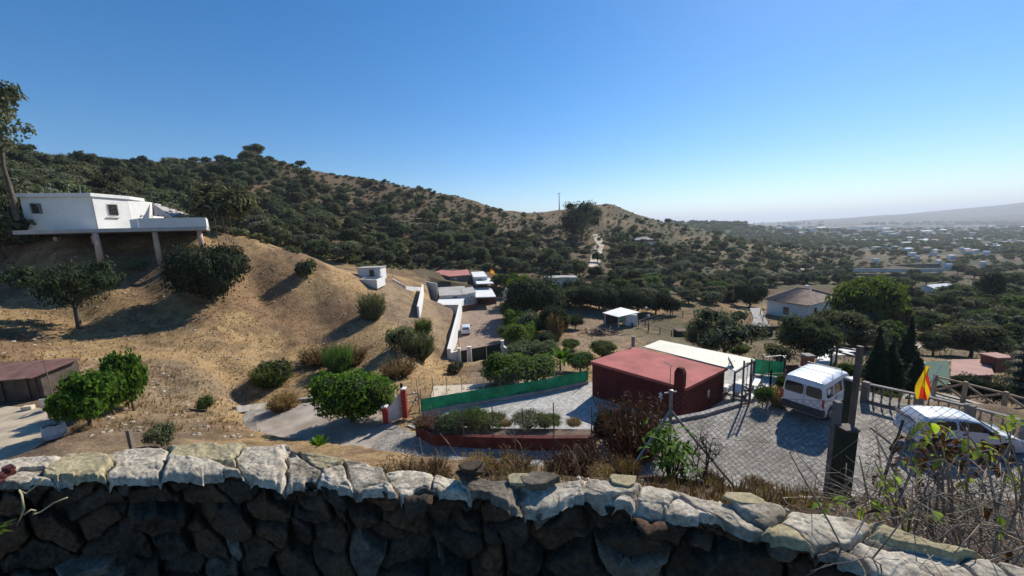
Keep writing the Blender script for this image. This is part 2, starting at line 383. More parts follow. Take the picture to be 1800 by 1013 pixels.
def build_terrain():
    V = np.stack([_Gx, _Gy, GH], -1).reshape(-1, 3)
    j, i = np.meshgrid(np.arange(NV-1), np.arange(NU-1), indexing='ij'); a = (j*NU+i).ravel()
    F = np.stack([a, a+1, a+NU+1, a+NU], -1)
    me = mesh_np('ground', V, F, smooth=True)
    x, y = _Gx.ravel(), _Gy.ravel(); n = len(x)
    c = np.zeros((n, 4)); c[:, 3] = 1
    straw = np.array([.36, .24, .12]); earth = np.array([.21, .13, .075]); grey = np.array([.165, .135, .11]); soil = np.array([.10, .072, .05])
    green = np.array([.055, .065, .03]); sand = np.array([.33, .25, .17]); hillc = np.array([.11, .075, .048]); plain = np.array([.085, .085, .055]); field = np.array([.17, .13, .09])
    n1 = fbm(x/6, y/6, o=4)*.5+.5; n2 = fbm(x/1.8+40, y/1.8, o=4)*.5+.5; n3 = fbm(x/14-9, y/14, o=3)*.5+.5; n4 = fbm(x/60, y/60+5, o=4)*.5+.5
    def mix(A, B, k): return A*(1-k[:, None])+B*k[:, None]
    col = mix(np.tile(straw, (n, 1)), np.tile(earth, (n, 1)), sstep(.42, .62, n1)*.8)
    col = mix(col, np.tile(grey, (n, 1)), sstep(.5, .72, n3)*.5)
    col = mix(col, np.tile(soil, (n, 1)), sstep(.6, .85, n2)*.5)
    k = sstep(12, 5, y); col = mix(col, np.tile(np.array([.14, .095, .06]), (n, 1)), k)
    # hillside
    hc = mix(np.tile(hillc, (n, 1)), np.tile(np.array([.20, .135, .075]), (n, 1)), sstep(.5, .68, n4))
    hc = mix(hc, np.tile(green, (n, 1)), sstep(.35, .6, n3)*.35)
    col = mix(col, hc, sstep(75, 110, y)*.9)
    # field in the middle right: pale sandy earth
    sd = poly_sd(x, y, pix_poly((-18, 0, 0), [(985,640),(1000,560),(1045,555),(1200,600),(1270,640)]))
    col = mix(col, np.tile(np.array([.27, .20, .13]), (n, 1)), sstep(2, -2, sd)*.8)
    sd = poly_sd(x, y, [P(a, b, Y) for a, b, Y in [(1480,450,330),(1670,450,330),(1670,490,190),(1480,490,190)]])
    col = mix(col, np.tile(np.array([.10, .075, .05]), (n, 1)), sstep(30, -5, sd)*.9)
    # valley floor to the right: greener
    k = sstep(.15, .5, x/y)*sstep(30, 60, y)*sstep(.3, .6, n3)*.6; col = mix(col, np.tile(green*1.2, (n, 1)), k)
    k = sstep(250, 420, y)*sstep(.28, .42, x/y); pc = mix(np.tile(plain, (n, 1)), np.tile(field, (n, 1)), sstep(.1, .25, vnoise(x/140, y/60)))
    pc = mix(pc, np.tile(np.array([.035, .05, .025]), (n, 1)), sstep(-.1, .1, vnoise(x/260+3, y/90)))
    col = mix(col, pc, k)
    k = sstep(2300, 3300, y); col = mix(col, np.tile(np.array([.045, .05, .035]), (n, 1)), k*.8)
    k = sstep(1000, 1500, y)*sstep(.5, .0, x/y); col = mix(col, np.tile(np.array([.12, .10, .07]), (n, 1)), k)
    c[:, :3] = np.clip(col, 0, 1)
    at = me.color_attributes.new('Col', 'FLOAT_COLOR', 'POINT'); at.data.foreach_set('color', c.ravel().astype(np.float32))
    m = bpy.data.materials.new('dry_earth'); m.use_nodes = True; nt = m.node_tree; N = nt.nodes; L = nt.links
    b = N['Principled BSDF']; b.inputs['Roughness'].default_value = .95; b.inputs['Specular IOR Level'].default_value = .1
    va = N.new('ShaderNodeVertexColor'); va.layer_name = 'Col'; g = N.new('ShaderNodeNewGeometry')
    prev = va.outputs['Color']
    for sc, lo, hi, det in ((.9, .62, 1.35, 8), (7.0, .55, 1.4, 6)):
        nn = N.new('ShaderNodeTexNoise'); nn.inputs['Scale'].default_value = sc; nn.inputs['Detail'].default_value = det; nn.inputs['Roughness'].default_value = .7
        L.new(g.outputs['Position'], nn.inputs['Vector'])
        mr = N.new('ShaderNodeMapRange'); mr.inputs['From Min'].default_value = .3; mr.inputs['From Max'].default_value = .7
        mr.inputs['To Min'].default_value = lo; mr.inputs['To Max'].default_value = hi; L.new(nn.outputs['Fac'], mr.inputs['Value'])
        mx = N.new('ShaderNodeVectorMath'); mx.operation = 'SCALE'; L.new(prev, mx.inputs[0]); L.new(mr.outputs['Result'], mx.inputs['Scale']); prev = mx.outputs[0]
    L.new(prev, b.inputs['Base Color'])
    bn = N.new('ShaderNodeTexNoise'); bn.inputs['Scale'].default_value = 5; bn.inputs['Detail'].default_value = 9; bn.inputs['Roughness'].default_value = .75
    L.new(g.outputs['Position'], bn.inputs['Vector'])
    bp = N.new('ShaderNodeBump'); bp.inputs['Strength'].default_value = .9; bp.inputs['Distance'].default_value = .22; L.new(bn.outputs['Fac'], bp.inputs['Height']); L.new(bp.outputs['Normal'], b.inputs['Normal'])
    me.materials.append(m)
    tag(link('ground', me), kind='structure')
build_terrain()
# sea
MB().add([(-60000,10400,-93),(60000,10400,-93),(60000,70000,-93),(-60000,70000,-93)], [(0,1,2,3)]).build('sea', mat('sea_water', (.03,.06,.09), rough=.25, spec=.5))['kind'] = 'structure'
# haze over the whole place
hb = MB().box((0, 34000, 65), (130000, 74000, 670)).build('haze', None); hb['kind'] = 'stuff'
hb.location = (0, 0, 0)
hm = bpy.data.materials.new('pale_air'); hm.use_nodes = True; hm.node_tree.nodes.clear()
_ho = hm.node_tree.nodes.new('ShaderNodeOutputMaterial'); _hv = hm.node_tree.nodes.new('ShaderNodeVolumePrincipled')
_hv.inputs['Color'].default_value = (.74, .80, .90, 1); _hv.inputs['Density'].default_value = .00014; _hv.inputs['Anisotropy'].default_value = .25
hm.node_tree.links.new(_hv.outputs[0], _ho.inputs['Volume']); hb.data.materials.append(hm)

# ------------------------------------------------------------------ foliage
def leaf_mat(name, rgb, rgb2=None, trans=.25, objvar=.18, huevar=.0, scale=.9, rough=.75):
    return mat(name, rgb, rough=rough, spec=.08, rgb2=rgb2, scale=scale, trans=trans, objvar=objvar, huevar=huevar, coords='World', det=3)
M_OAK = leaf_mat('leaf_evergreen_oak', (.135,.142,.070), (.060,.070,.038), trans=.25, objvar=.45, huevar=.045, scale=.25)
M_OLIVE = leaf_mat('leaf_olive', (.16,.17,.11), (.08,.09,.055), trans=.2, objvar=.3, huevar=.03, scale=.3)
M_DARK = leaf_mat('leaf_carob', (.05,.07,.032), (.022,.034,.016), trans=.18, objvar=.25, huevar=.02, scale=.5)
M_LUSH = leaf_mat('leaf_lush', (.10,.18,.025), (.045,.10,.014), trans=.4, objvar=.15, scale=1.2)
M_GREEN = leaf_mat('leaf_garden', (.115,.17,.045), (.048,.08,.022), trans=.38, objvar=.3, huevar=.04, scale=.8)
M_CYP = leaf_mat('leaf_cypress', (.028,.048,.024), (.014,.026,.012), trans=.1, objvar=.2, scale=.7)
M_BROOM = leaf_mat('twig_broom', (.16,.17,.09), (.09,.105,.05), trans=.2, objvar=.25, huevar=.02, scale=1.5)
M_DRYB = leaf_mat('dry_leaf', (.20,.13,.065), (.09,.055,.03), trans=.2, objvar=.25, scale=3)
M_REDB = leaf_mat('dry_red_twig', (.15,.085,.06), (.08,.045,.032), trans=.1, objvar=.2, scale=3)
M_STRAW = leaf_mat('dry_straw', (.36,.25,.12), (.20,.125,.06), trans=.3, objvar=.0, scale=.6)
M_BARK = mat('bark', (.10,.075,.055), rough=.95, var=.3, scale=3, bump=.6, bscale=12)
M_CORE = mat('crown_core_shade', (.022,.026,.014), rough=1.0, spec=.05)  # solid cores that close the crowns; inner shade put into their dark colour

def rand_dirs(r, n):
    v = r.normal(size=(n, 3)); return v/np.linalg.norm(v, axis=1, keepdims=True)
def leaf_quads(pos, nrm, L, Wd, r, jit=.7, up=0.0):
    """pos (n,3), nrm (n,3), sizes arrays; diamond leaves. returns V,F"""
    n = len(pos); nn = nrm + r.normal(size=(n, 3))*jit; nn[:, 2] += up; nn /= np.linalg.norm(nn, axis=1, keepdims=True)+1e-9
    t = np.cross(nn, rand_dirs(r, n)); t /= np.linalg.norm(t, axis=1, keepdims=True)+1e-9; b = np.cross(nn, t)
    L = (np.zeros(n)+L)[:, None]; Wd = (np.zeros(n)+Wd)[:, None]
    V = np.stack([pos-t*L/2, pos+b*Wd/2+t*L*.05, pos+t*L/2, pos-b*Wd/2+t*L*.05], 1).reshape(-1, 3)
    return V, np.arange(4*n).reshape(n, 4)
def lobes_points(lobes, n, r, inner=.62):
    """points near the surfaces of ellipsoid lobes [(c,rad)]"""
    w = np.array([l[1][0]*l[1][1]+l[1][1]*l[1][2]+l[1][0]*l[1][2] for l in lobes]); w = w/w.sum()
    idx = r.choice(len(lobes), n, p=w); C = np.array([l[0] for l in lobes])[idx]; R = np.array([l[1] for l in lobes])[idx]
    d = rand_dirs(r, n); k = inner+(1.06-inner)*r.random(n)**.6
    k *= 1+.26*fbm(d[:, 0]*3+idx*7.1, d[:, 1]*3, d[:, 2]*3+idx, o=2)
    k *= np.where(r.random(n) < .05, r.uniform(1.05, 1.3, n), 1.0)
    p = C+d*R*k[:, None]; return p, d/R*R.mean()
def ico(sub=1):
    bm = bmesh.new(); bmesh.ops.create_icosphere(bm, subdivisions=sub, radius=1); bm.verts.ensure_lookup_table()
    V = np.array([v.co[:] for v in bm.verts]); F = np.array([[v.index for v in f.verts] for f in bm.faces]); bm.free(); return V, F
ICO1, ICO2 = ico(1), ico(2)
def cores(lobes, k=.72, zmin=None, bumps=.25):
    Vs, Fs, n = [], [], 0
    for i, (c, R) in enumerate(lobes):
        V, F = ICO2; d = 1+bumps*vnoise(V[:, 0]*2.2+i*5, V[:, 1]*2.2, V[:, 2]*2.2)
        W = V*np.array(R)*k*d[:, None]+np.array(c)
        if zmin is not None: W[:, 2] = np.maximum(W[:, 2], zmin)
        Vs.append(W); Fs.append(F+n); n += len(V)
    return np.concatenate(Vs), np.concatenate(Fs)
def tubes_np(paths, radii, k=5):
    """paths: list of (m,3); radii list of (m,)"""
    mb = MB()
    for p, q in zip(paths, radii): mb.tube([tuple(x) for x in p], list(q), k=k, cap=False)
    return np.array([tuple(v) for v in mb.v]), np.array(mb.f)
def join_np(parts):
    """parts: [(V, F, matindex)] -> V, [F..], midx"""
    Vs, Fs, mi, n = [], [], [], 0
    for V, F, m in parts:
        Vs.append(V); Fs.append(np.asarray(F)+n); mi.append(np.full(len(F), m)); n += len(V)
    return np.concatenate(Vs), Fs, np.concatenate(mi)
def make_lobes(r, Rx, Rz, z0, nl, spread=.62, size=.5, flat=.8, ysq=1.0):
    out = [((0, 0, z0+Rz*.05), (Rx*.62, Rx*.62*ysq, Rz*.7))]
    for i in range(nl):
        a = 2*math.pi*(i+r.random()*.7)/nl; el = r.uniform(-.35, 1.0); q = math.cos(el)*spread
        s = size*r.uniform(.75, 1.2)
        out.append(((Rx*q*math.cos(a), Rx*ysq*q*math.sin(a), z0+Rz*spread*math.sin(el)), (Rx*s, Rx*s*ysq, Rz*s*flat*1.15)))
    return out
def trunk_np(r, h, rad, lobes, lean=.12, nlimb=5, zroot=-.3):
    m = 5; zs = np.linspace(zroot, h, m); off = np.cumsum(r.normal(size=(m, 2))*h*lean*.3, axis=0)
    off -= off[0]; main = np.column_stack([off[:, 0], off[:, 1], zs]); paths = [main]; rad_l = [np.linspace(rad*1.25, rad*.7, m)]
    for c, R in lobes[1:1+nlimb]:
        e = np.array(c); s = main[3] if r.random() < .5 else main[-1]; mid = (s+e)/2+r.normal(size=3)*.08*np.linalg.norm(e-s)+np.array([0, 0, -.05*h])
        paths.append(np.array([s, mid, e])); rad_l.append(np.array([rad*.55, rad*.38, rad*.15]))
    return tubes_np(paths, rad_l)
TREE = {}
def tree_proto(key, R, height, nleaf, leaf, lm, seed, nl=8, flat=.8, trunk_h=None, inner=.62, core=.72, spread=.62, size=.5, aspect=1.8, ysq=1.0, trunk_r=None, up=.2, joined=True, gap=0, lobes=None, tlean=.12):
    """crown radius R, total height; returns dict of meshes"""
    r = np.random.default_rng(seed); th = trunk_h if trunk_h is not None else height*.18
    Rz = (height-th)/2; z0 = th+Rz
    lb = lobes if lobes is not None else make_lobes(r, R, Rz, z0, nl, spread, size, flat, ysq)
    p, d = lobes_points(lb, nleaf, r, inner)
    if gap:
        g = vnoise(p[:, 0]/gap, p[:, 1]/gap, p[:, 2]/gap) > -.12; p, d = p[g], d[g]
    lz = p[:, 2] > .03; p, d = p[lz], d[lz]
    s = leaf*r.uniform(.6, 1.3, len(p)); V, F = leaf_quads(p, d, s*aspect, s, r, jit=.75, up=up)
    Tv, Tf = trunk_np(r, th+Rz*.5, trunk_r or R*.07, lb, lean=tlean)
    res = {}
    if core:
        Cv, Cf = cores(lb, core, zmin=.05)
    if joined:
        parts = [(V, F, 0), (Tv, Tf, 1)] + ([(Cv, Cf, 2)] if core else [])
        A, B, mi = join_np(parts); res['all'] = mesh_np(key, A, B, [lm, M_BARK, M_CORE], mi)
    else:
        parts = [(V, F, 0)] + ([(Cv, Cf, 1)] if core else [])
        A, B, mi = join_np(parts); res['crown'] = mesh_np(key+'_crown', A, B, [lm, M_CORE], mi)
        res['trunk'] = mesh_np(key+'_trunk', Tv, Tf, [M_BARK], smooth=True)
    TREE[key] = res; return res
def plant_tree(name, key, loc, label, cat='tree', group=None, sc=1.0, rz=0.0):
    t = TREE[key]
    if 'all' in t:
        o = link(name, t['all'], None, loc, rz, sc); return tag(o, label, cat, group)
    o = empty(name, loc, label, cat, group, rz); o.scale = (sc, sc, sc) if np.ndim(sc) == 0 else sc
    link('crown', t['crown'], o); link('trunk', t['trunk'], o); return o
def blade_tuft_np(pos, h, r, nb=7, spread=.35, wid=.02):
    """grass tufts: pos (n,3), h (n,) -> V,F of thin triangles"""
    n = len(pos); P0 = np.repeat(pos, nb, 0); hh = np.repeat(h, nb)*r.uniform(.5, 1.1, n*nb)
    a = r.uniform(0, 2*math.pi, n*nb); o = np.stack([np.cos(a), np.sin(a), np.zeros_like(a)], 1)
    base = P0+o*(hh*.15)[:, None]*r.random((n*nb, 1)); tip = base+o*(hh*spread*r.uniform(.2, 1.4, n*nb))[:, None]+np.array([0, 0, 1.0])*hh[:, None]
    s = np.stack([-np.sin(a), np.cos(a), np.zeros_like(a)], 1)*(hh*wid+.004)[:, None]
    V = np.stack([base-s, base+s, tip], 1).reshape(-1, 3); return V, np.arange(3*n*nb).reshape(-1, 3)

for i in range(5):
    tree_proto('oak%d' % i, 3.2, 5.2+.5*i, 2300, .30, M_OAK, 10+i, nl=(9, 7, 12, 6, 10)[i], trunk_h=.5, size=(.5, .42, .36, .55, .4)[i], spread=(.62, .75, .8, .55, .72)[i])
for i in range(3):
    tree_proto('olive%d' % i, 3.0, 5.0, 1900, .30, M_OLIVE, 30+i, nl=8, trunk_h=.6, inner=.5, core=.6)
for i in range(3):
    tree_proto('bush%d' % i, 1.5, 1.9, 700, .20, M_OAK, 50+i, nl=6, trunk_h=.05, size=.55)
for i in range(2):
    tree_proto('grn%d' % i, 2.6, 4.4, 1900, .28, M_GREEN, 60+i, nl=8, trunk_h=.4)
for i in range(2):
    tree_proto('tall%d' % i, 3.6, 10, 2600, .36, M_DARK, 70+i, nl=11, trunk_h=1.0, flat=.7)
def cyp_lobes(h, rb, r, n=7, z0=.2):
    out = []
    for i in range(n):
        t = i/(n-1); out.append(((r.normal()*.05*rb, r.normal()*.05*rb, z0+(h-z0)*(.06+.86*t)), (rb*(1-t**1.6*.86)*(.75+.4*min(1, t*4))*.85,)*2+((h-z0)/n*1.0,)))
    return out
for i in range(2):
    r = np.random.default_rng(80+i); tree_proto('cyp%d' % i, 1.0, 6.5, 3200, .13, M_CYP, 80+i, lobes=cyp_lobes(6.5, 1.0, r), trunk_h=.3, aspect=2.4, inner=.75, core=.8, up=.8, joined=False)

# --- the big hillside: trees placed where the photograph shows them
rs = np.random.default_rng(5)
placed = []
SKY = [(-300,245),(0,268),(100,284),(200,289),(300,282),(370,276),(450,268),(500,278),(560,296),(650,313),(720,327),(800,341),(880,364),(925,373),(980,362),(1030,352),(1075,351),(1120,371),(1160,387),(1200,395),(1300,400)]
FOOT = [(-300,470),(0,440),(60,400),(370,408),(450,425),(560,455),(640,472),(700,475),(800,472),(880,480),(950,480),(1050,490),(1150,490),(1250,478),(1330,505),(1420,500),(1480,500)]
def interp(tab, x): return float(np.interp(x, [t[0] for t in tab], [t[1] for t in tab]))
def density(px, py):
    """how thickly the hill is wooded at a pixel"""
    s = interp(SKY, px); f = interp(FOOT, px); t = (py-s)/max(1, f-s); d = 1.0
    if px < 420: return 1.0
    e = lambda cx, cy, rx, ry: math.exp(-(((px-cx)/rx)**2+((py-cy)/ry)**2))
    if 560 < px < 930 and t < .5: d = .95
    d -= .55*e(640,345,60,18)+.4*e(560,315,30,12)+.8*e(670,425,55,22)+.7*e(600,395,30,12)+.55*e(760,370,55,18)+.7*e(870,400,40,15)
    if px > 925: d = .85 if t > .35 else .6
    d -= .85*e(1045,440,22,50)+.8*e(1040,490,35,22)+.7*e(1090,375,60,18)+.8*e(1290,440,50,22)+.8*e(1270,480,40,15)+.6*e(990,380,50,14)+.6*e(1180,420,60,12)+.7*e(1380,480,35,20)
    return max(.04, min(1, d))
def far_ok(p, rmin):
    for q in placed:
        if (q[0]-p.x)**2+(q[1]-p.y)**2 < (rmin*q[2])**2: return False
    return True
hill_spots = []
tries = 0
while tries < 9000 and len(hill_spots) < 640:
    tries += 1
    px = rs.uniform(-60, 1480); s, f = interp(SKY, px), interp(FOOT, px)
    py = s+(f-s)*rs.random()**.85
    if rs.random() > density(px, py): continue
    g = G(px, py, 55)
    if g is None or g.y > 420: continue
    sc = rs.uniform(.65, 1.3)
    if px > 560 and py < s+35: sc *= .75
    if far_ok(g, 4.0*sc):
        placed.append((g.x, g.y, 1)); hill_spots.append((g, px, py, sc, s, f))
def hill_label(px, py, s, f, olive, sc=1.0):
    kind = 'grey green olive tree' if olive else 'dark evergreen tree'; size = 'large' if sc > 1.02 else 'small' if sc < .82 else 'middling'
    t = (py-s)/max(1, f-s)
    if py < s+16: row = 'on the skyline'
    else: row = 'near the ridge' if t < .3 else 'halfway up' if t < .62 else 'low down'
    place = ('behind the stilt house roof' if px < 160 else 'behind the stilt house terrace' if px < 370 else 'below the three summit trees' if px < 520 else 'on the slope above the dry near crest' if px < 640 else
             'above the small white shed' if px < 760 else 'above the white compound' if px < 925 else 'beside the tallest ridge tree' if px < 1060 else 'right of the yellow hill track' if px < 1170 else 'on the low right spur')
    lb = '%s %s %s, %s' % (size, kind, row, place); return lb, 'hillside: '+lb
hill_spots.sort(key=lambda q: q[0].y)
cnt = {'oak': 0, 'olive': 0}; rest = []
for g, px, py, sc, s, f in hill_spots:
    olive = rs.random() < .3 or (py > f-18 and rs.random() < .5)
    k = 'olive' if olive else 'oak'; cnt[k] += 1
    if cnt[k] > 290: rest.append((g, sc, olive)); continue
    lb, gr = hill_label(px, py, s, f, olive, sc)
    plant_tree('olive_tree' if olive else 'evergreen_tree', ('olive%d' % rs.integers(3)) if olive else ('oak%d' % rs.integers(5)), (g.x, g.y, g.z-.15), lb, 'tree', gr, sc, rs.uniform(0, 6.28))
# a tall dark tree stands out on the farther hill, three tall ones on the skyline
def T(name, key, px, py, label, hpx, cat='tree', group=None, ymin=2.3, wide=1.0, base_h=None, ymax=10500):
    """tree whose foot is seen at a pixel and whose height spans hpx pixels"""
    g = G(px, py, ymin, ymax)
    if g is None: g = GY(px, ymin)
    t = TREE[key]; me = t.get('all') or t['crown']
    hh = base_h or max(v.co.z for v in me.vertices)
    if base_h is None: t['h'] = hh
    sc = hpx/FPX*g.y*1.0/hh
    return plant_tree(name, key, (g.x, g.y, g.z-.05), label, cat, group, (sc*wide, sc*wide, sc), rs.uniform(0, 6.28))
T('evergreen_tree', 'tall1', 1005, 420, 'tall narrow tree just left of the tallest hill tree', 45, ymin=100, group=None)
T('evergreen_tree', 'oak1', 448, 277, 'broad tree on the summit of the long hill', 22, ymin=100, ymax=240)
T('evergreen_tree', 'cyp0', 473, 279, 'small pointed tree on the summit of the long hill', 22, ymin=100, ymax=240)
T('evergreen_tree', 'oak2', 490, 280, 'right hand tree of the three on the hill summit', 20, ymin=100, ymax=240)
# what is left of the wood, and scrub between the trees: uncountable
def scatter_mesh(name, spots, protos, mats, label_kind='stuff'):
    """join scaled copies of light prototypes: spots [(x,y,z,s,rot,protoindex)]"""
    Vs, Fs, n = [], [], 0
    for (x, y, z, s, a, k) in spots:
        V, F = protos[k]; c, q = math.cos(a)*s, math.sin(a)*s
        W = np.empty_like(V); W[:, 0] = V[:, 0]*c-V[:, 1]*q+x; W[:, 1] = V[:, 0]*q+V[:, 1]*c+y; W[:, 2] = V[:, 2]*s+z
        Vs.append(W); Fs.append(F+n); n += len(V)
    o = link(name, mesh_np(name, np.concatenate(Vs), np.concatenate(Fs), mats)); o['kind'] = 'stuff'; return o
def clump(R, h, n, leaf, seed, flat=1.0):
    r = np.random.default_rng(seed); lb = make_lobes(r, R, h/2, h/2, 4)
    p, d = lobes_points(lb, n, r, .55); p[:, 2] = np.maximum(p[:, 2], .02); return leaf_quads(p, d, leaf*1.7*r.uniform(.7, 1.3, n), leaf, r, up=.3)
CL = [clump(1.0, 1.1, 70, .34, 100+i) for i in range(5)]
CLB = [clump(3.0, 4.6, 190, .85, 120+i) for i in range(4)]
sp = []
for g, sc, ol in rest: sp.append((g.x, g.y, g.z-.2, sc, rs.uniform(0, 6.28), rs.integers(4)))
for i in range(280):
    px = rs.uniform(-60, 420); s, f = interp(SKY, px), interp(FOOT, px); g = G(px, s+(f-s)*rs.random(), 55)
    if g and g.y < 400: sp.append((g.x, g.y, g.z-.2, rs.uniform(.4, 1.1), rs.uniform(0, 6.28), rs.integers(4)))
scatter_mesh('woodland_undergrowth', sp, CLB, [M_OAK])
sp = []; sp2 = []
for i in range(7500):
    px = rs.uniform(380, 1500); s, f = interp(SKY, px), interp(FOOT, px); py = s+(f-s)*rs.random()
    if rs.random() > .38+.6*density(px, py): continue
    g = G(px, py, 60)
    if g and g.y < 430: (sp if rs.random() < .55 else sp2).append((g.x, g.y, g.z-.1, rs.uniform(.5, 1.2)*(1.6 if rs.random() < .25 else 1), rs.uniform(0, 6.28), rs.integers(5)))
scatter_mesh('hillside_scrub', sp, CL, [M_OAK]); scatter_mesh('hillside_broom', sp2, CL, [M_BROOM])
# left: trees crowding behind and beside the stilt house
for px, py, h, key, lb in [(20,330,95,'olive0','tall airy tree rising above the stilt house at the picture edge'),(-25,330,70,'oak3','dense tree left of the stilt house'),(62,345,60,'oak0','dark tree just behind the left end of the stilt house'),
                           (130,338,48,'oak4','bushy tree behind the flat roof of the stilt house'),(190,345,38,'olive2','lower green tree behind the right part of the flat roof'),(255,352,35,'oak2','tree behind the terrace of the stilt house'),(15,410,80,'oak1','dark shady tree beside the left end of the stilt house')]:
    g = GY(px, 56 if py < 400 else 47); g.z = P(px, py, g.y).z; sc = h/FPX*g.y/5.6
    gz = H(g.x, g.y)
    plant_tree('evergreen_tree', key, (g.x, g.y, min(gz, g.z)), lb, 'tree', None, sc*1.15)
# --- valley floor and the slopes to the right
VPROT = ['oak0','oak1','oak2','oak3','oak4','olive0','olive1','olive2','grn0','grn1']
nk = {}; sp = []; sps = []
vlist = []
for i in range(9000):
    px = rs.uniform(930, 1990); py = 400+(rs.random()**1.3)*215
    if py > 600 and px < 1480: continue
    if px < 1250 and py < 475: continue
    if px < 1480 and py < interp(FOOT, px)-4 and py > 440: continue
    def inr(x0, y0, x1, y1): return x0 < px < x1 and y0 < py < y1
    if inr(1300,500,1500,640) or inr(1040,538,1320,640) or inr(930,545,1100,700) or inr(1395,462,1460,480) or inr(1590,500,1710,524) or inr(1580,582,1675,618) or inr(930,480,1010,520) or inr(1010,500,1130,512): continue
    if inr(1120,505,1240,545) and rs.random() < .6: continue
    if inr(1590,540,1760,600) and rs.random() < .75: continue
    g = G(px, py, 40)
    if g is None: continue
    if inr(1490,452,1665,488):
        if rs.random() < .5: sps.append((g.x, g.y, g.z-.1, rs.uniform(.8, 2.2), rs.uniform(0, 6.28), rs.integers(5)))
        continue
    if g.y > 260:
        if rs.random() < .36: sp.append((g.x, g.y, g.z-.2, rs.uniform(.5, .95)*(1+g.y/1500), rs.uniform(0, 6.28), rs.integers(4)))
        continue
    sc = rs.uniform(.5, 1.05)*(1 if g.y > 110 else .85)
    if vnoise(g.x/16, g.y/22) < -.18 or not far_ok(g, 4.6*sc):
        if rs.random() < .5: sps.append((g.x, g.y, g.z-.1, rs.uniform(.4, 1.2), rs.uniform(0, 6.28), rs.integers(5)))
        continue
    placed.append((g.x, g.y, 1.15)); key = VPROT[rs.integers(len(VPROT))]
    nm = 'garden_tree' if px > 1500 and g.y <= 170 else 'valley_tree'
    kd = {'oak': 'dark evergreen tree', 'oli': 'grey green olive tree', 'grn': 'fresh green tree'}[key[:3]]
    pl_ = ('behind the paddock' if px < 1200 else 'left of the tiled house' if px < 1340 else 'beyond the tiled house' if px < 1500 else 'around the long low white villa' if px < 1700 else 'at the right edge of the valley')
    rw_ = 'far out' if g.y > 170 else 'farther off' if g.y > 100 else 'in the near gardens'
    lb = '%s %s %s %s' % ('large' if sc > .85 else 'small', kd, rw_, pl_); gr = 'valley: '+lb
    nk[nm] = nk.get(nm, 0)+1
    if nk[nm] > 290: sps.append((g.x, g.y, g.z-.1, 1.6, rs.uniform(0, 6.28), rs.integers(5))); continue
    plant_tree(nm, key, (g.x, g.y, g.z-.15), lb, 'tree', gr, (sc*rs.uniform(.9, 1.2), sc*rs.uniform(.9, 1.2), sc*rs.uniform(.85, 1.25)), rs.uniform(0, 6.28))
scatter_mesh('valley_scrub', sps, CL, [M_BROOM])
for i in range(5200):
    px = rs.uniform(1130, 2050); py = 392+rs.random()**1.2*75; g = G(px, py, 400)
    if g is None or g.y < 400 or g.y > 7000: continue
    if 1490 < px < 1665 and 455 < py: continue
    if vnoise(g.x/220, g.y/160) < -.1 or rs.random() < .25: continue
    sp.append((g.x, g.y, g.z-.3, rs.uniform(.7, 1.2)*(1+min(g.y, 3500)/1000), rs.uniform(0, 6.28), rs.integers(4)))
scatter_mesh('distant_woodland', sp, CLB, [M_OAK])

# ------------------------------------------------------------------ dry stone wall in front of the camera
def stone_mat(name, c1, c2, c3, bs=.8, rough=.9):
    m = bpy.data.materials.new(name); m.use_nodes = True; nt = m.node_tree; N = nt.nodes; L = nt.links
    b = N['Principled BSDF']; b.inputs['Roughness'].default_value = rough; b.inputs['Specular IOR Level'].default_value = .2
    g = N.new('ShaderNodeNewGeometry')
    def nz(s, d=8, r=.65):
        n = N.new('ShaderNodeTexNoise'); n.inputs['Scale'].default_value = s; n.inputs['Detail'].default_value = d; n.inputs['Roughness'].default_value = r
        L.new(g.outputs['Position'], n.inputs['Vector']); return n
    n1, n2, n3 = nz(9), nz(3.2), nz(55, 6, .7)
    r1 = N.new('ShaderNodeValToRGB'); e = r1.color_ramp.elements; e[0].position = .38; e[0].color = (*c2, 1); e[1].position = .6; e[1].color = (*c1, 1)
    L.new(n1.outputs['Fac'], r1.inputs['Fac'])
    r2 = N.new('ShaderNodeValToRGB'); e = r2.color_ramp.elements; e[0].position = .5; e[0].color = (0, 0, 0, 1); e[1].position = .68; e[1].color = (1, 1, 1, 1)
    L.new(n2.outputs['Fac'], r2.inputs['Fac'])
    mx = N.new('ShaderNodeMixRGB'); L.new(r2.outputs['Color'], mx.inputs['Fac']); L.new(r1.outputs['Color'], mx.inputs['Color1']); mx.inputs['Color2'].default_value = (*c3, 1)
    r3 = N.new('ShaderNodeMapRange'); r3.inputs['From Min'].default_value = .3; r3.inputs['From Max'].default_value = .62; r3.inputs['To Min'].default_value = .45; r3.inputs['To Max'].default_value = 1.12
    L.new(n3.outputs['Fac'], r3.inputs['Value'])
    sc = N.new('ShaderNodeVectorMath'); sc.operation = 'SCALE'; L.new(mx.outputs['Color'], sc.inputs[0]); L.new(r3.outputs['Result'], sc.inputs['Scale']); L.new(sc.outputs[0], b.inputs['Base Color'])
    bn = nz(70, 9, .75); bp = N.new('ShaderNodeBump'); bp.inputs['Strength'].default_value = bs; bp.inputs['Distance'].default_value = .012
    L.new(bn.outputs['Fac'], bp.inputs['Height']); L.new(bp.outputs['Normal'], b.inputs['Normal']); return m
S_CRUST = stone_mat('lime_mortar_crust', (.58, .51, .40), (.30, .255, .19), (.43, .37, .28), bs=.5)
S_CREAM = stone_mat('stained_mortar', (.46, .40, .31), (.20, .165, .12), (.36, .31, .24), bs=.6)
S_SLAB = stone_mat('yellow_slate', (.40, .34, .20), (.30, .245, .14), (.36, .32, .22), bs=.35)
S_GREY = stone_mat('grey_slate', (.19, .16, .12), (.11, .09, .068), (.24, .205, .155))
S_DARK = stone_mat('dark_schist', (.095, .067, .045), (.045, .034, .026), (.12, .09, .062))
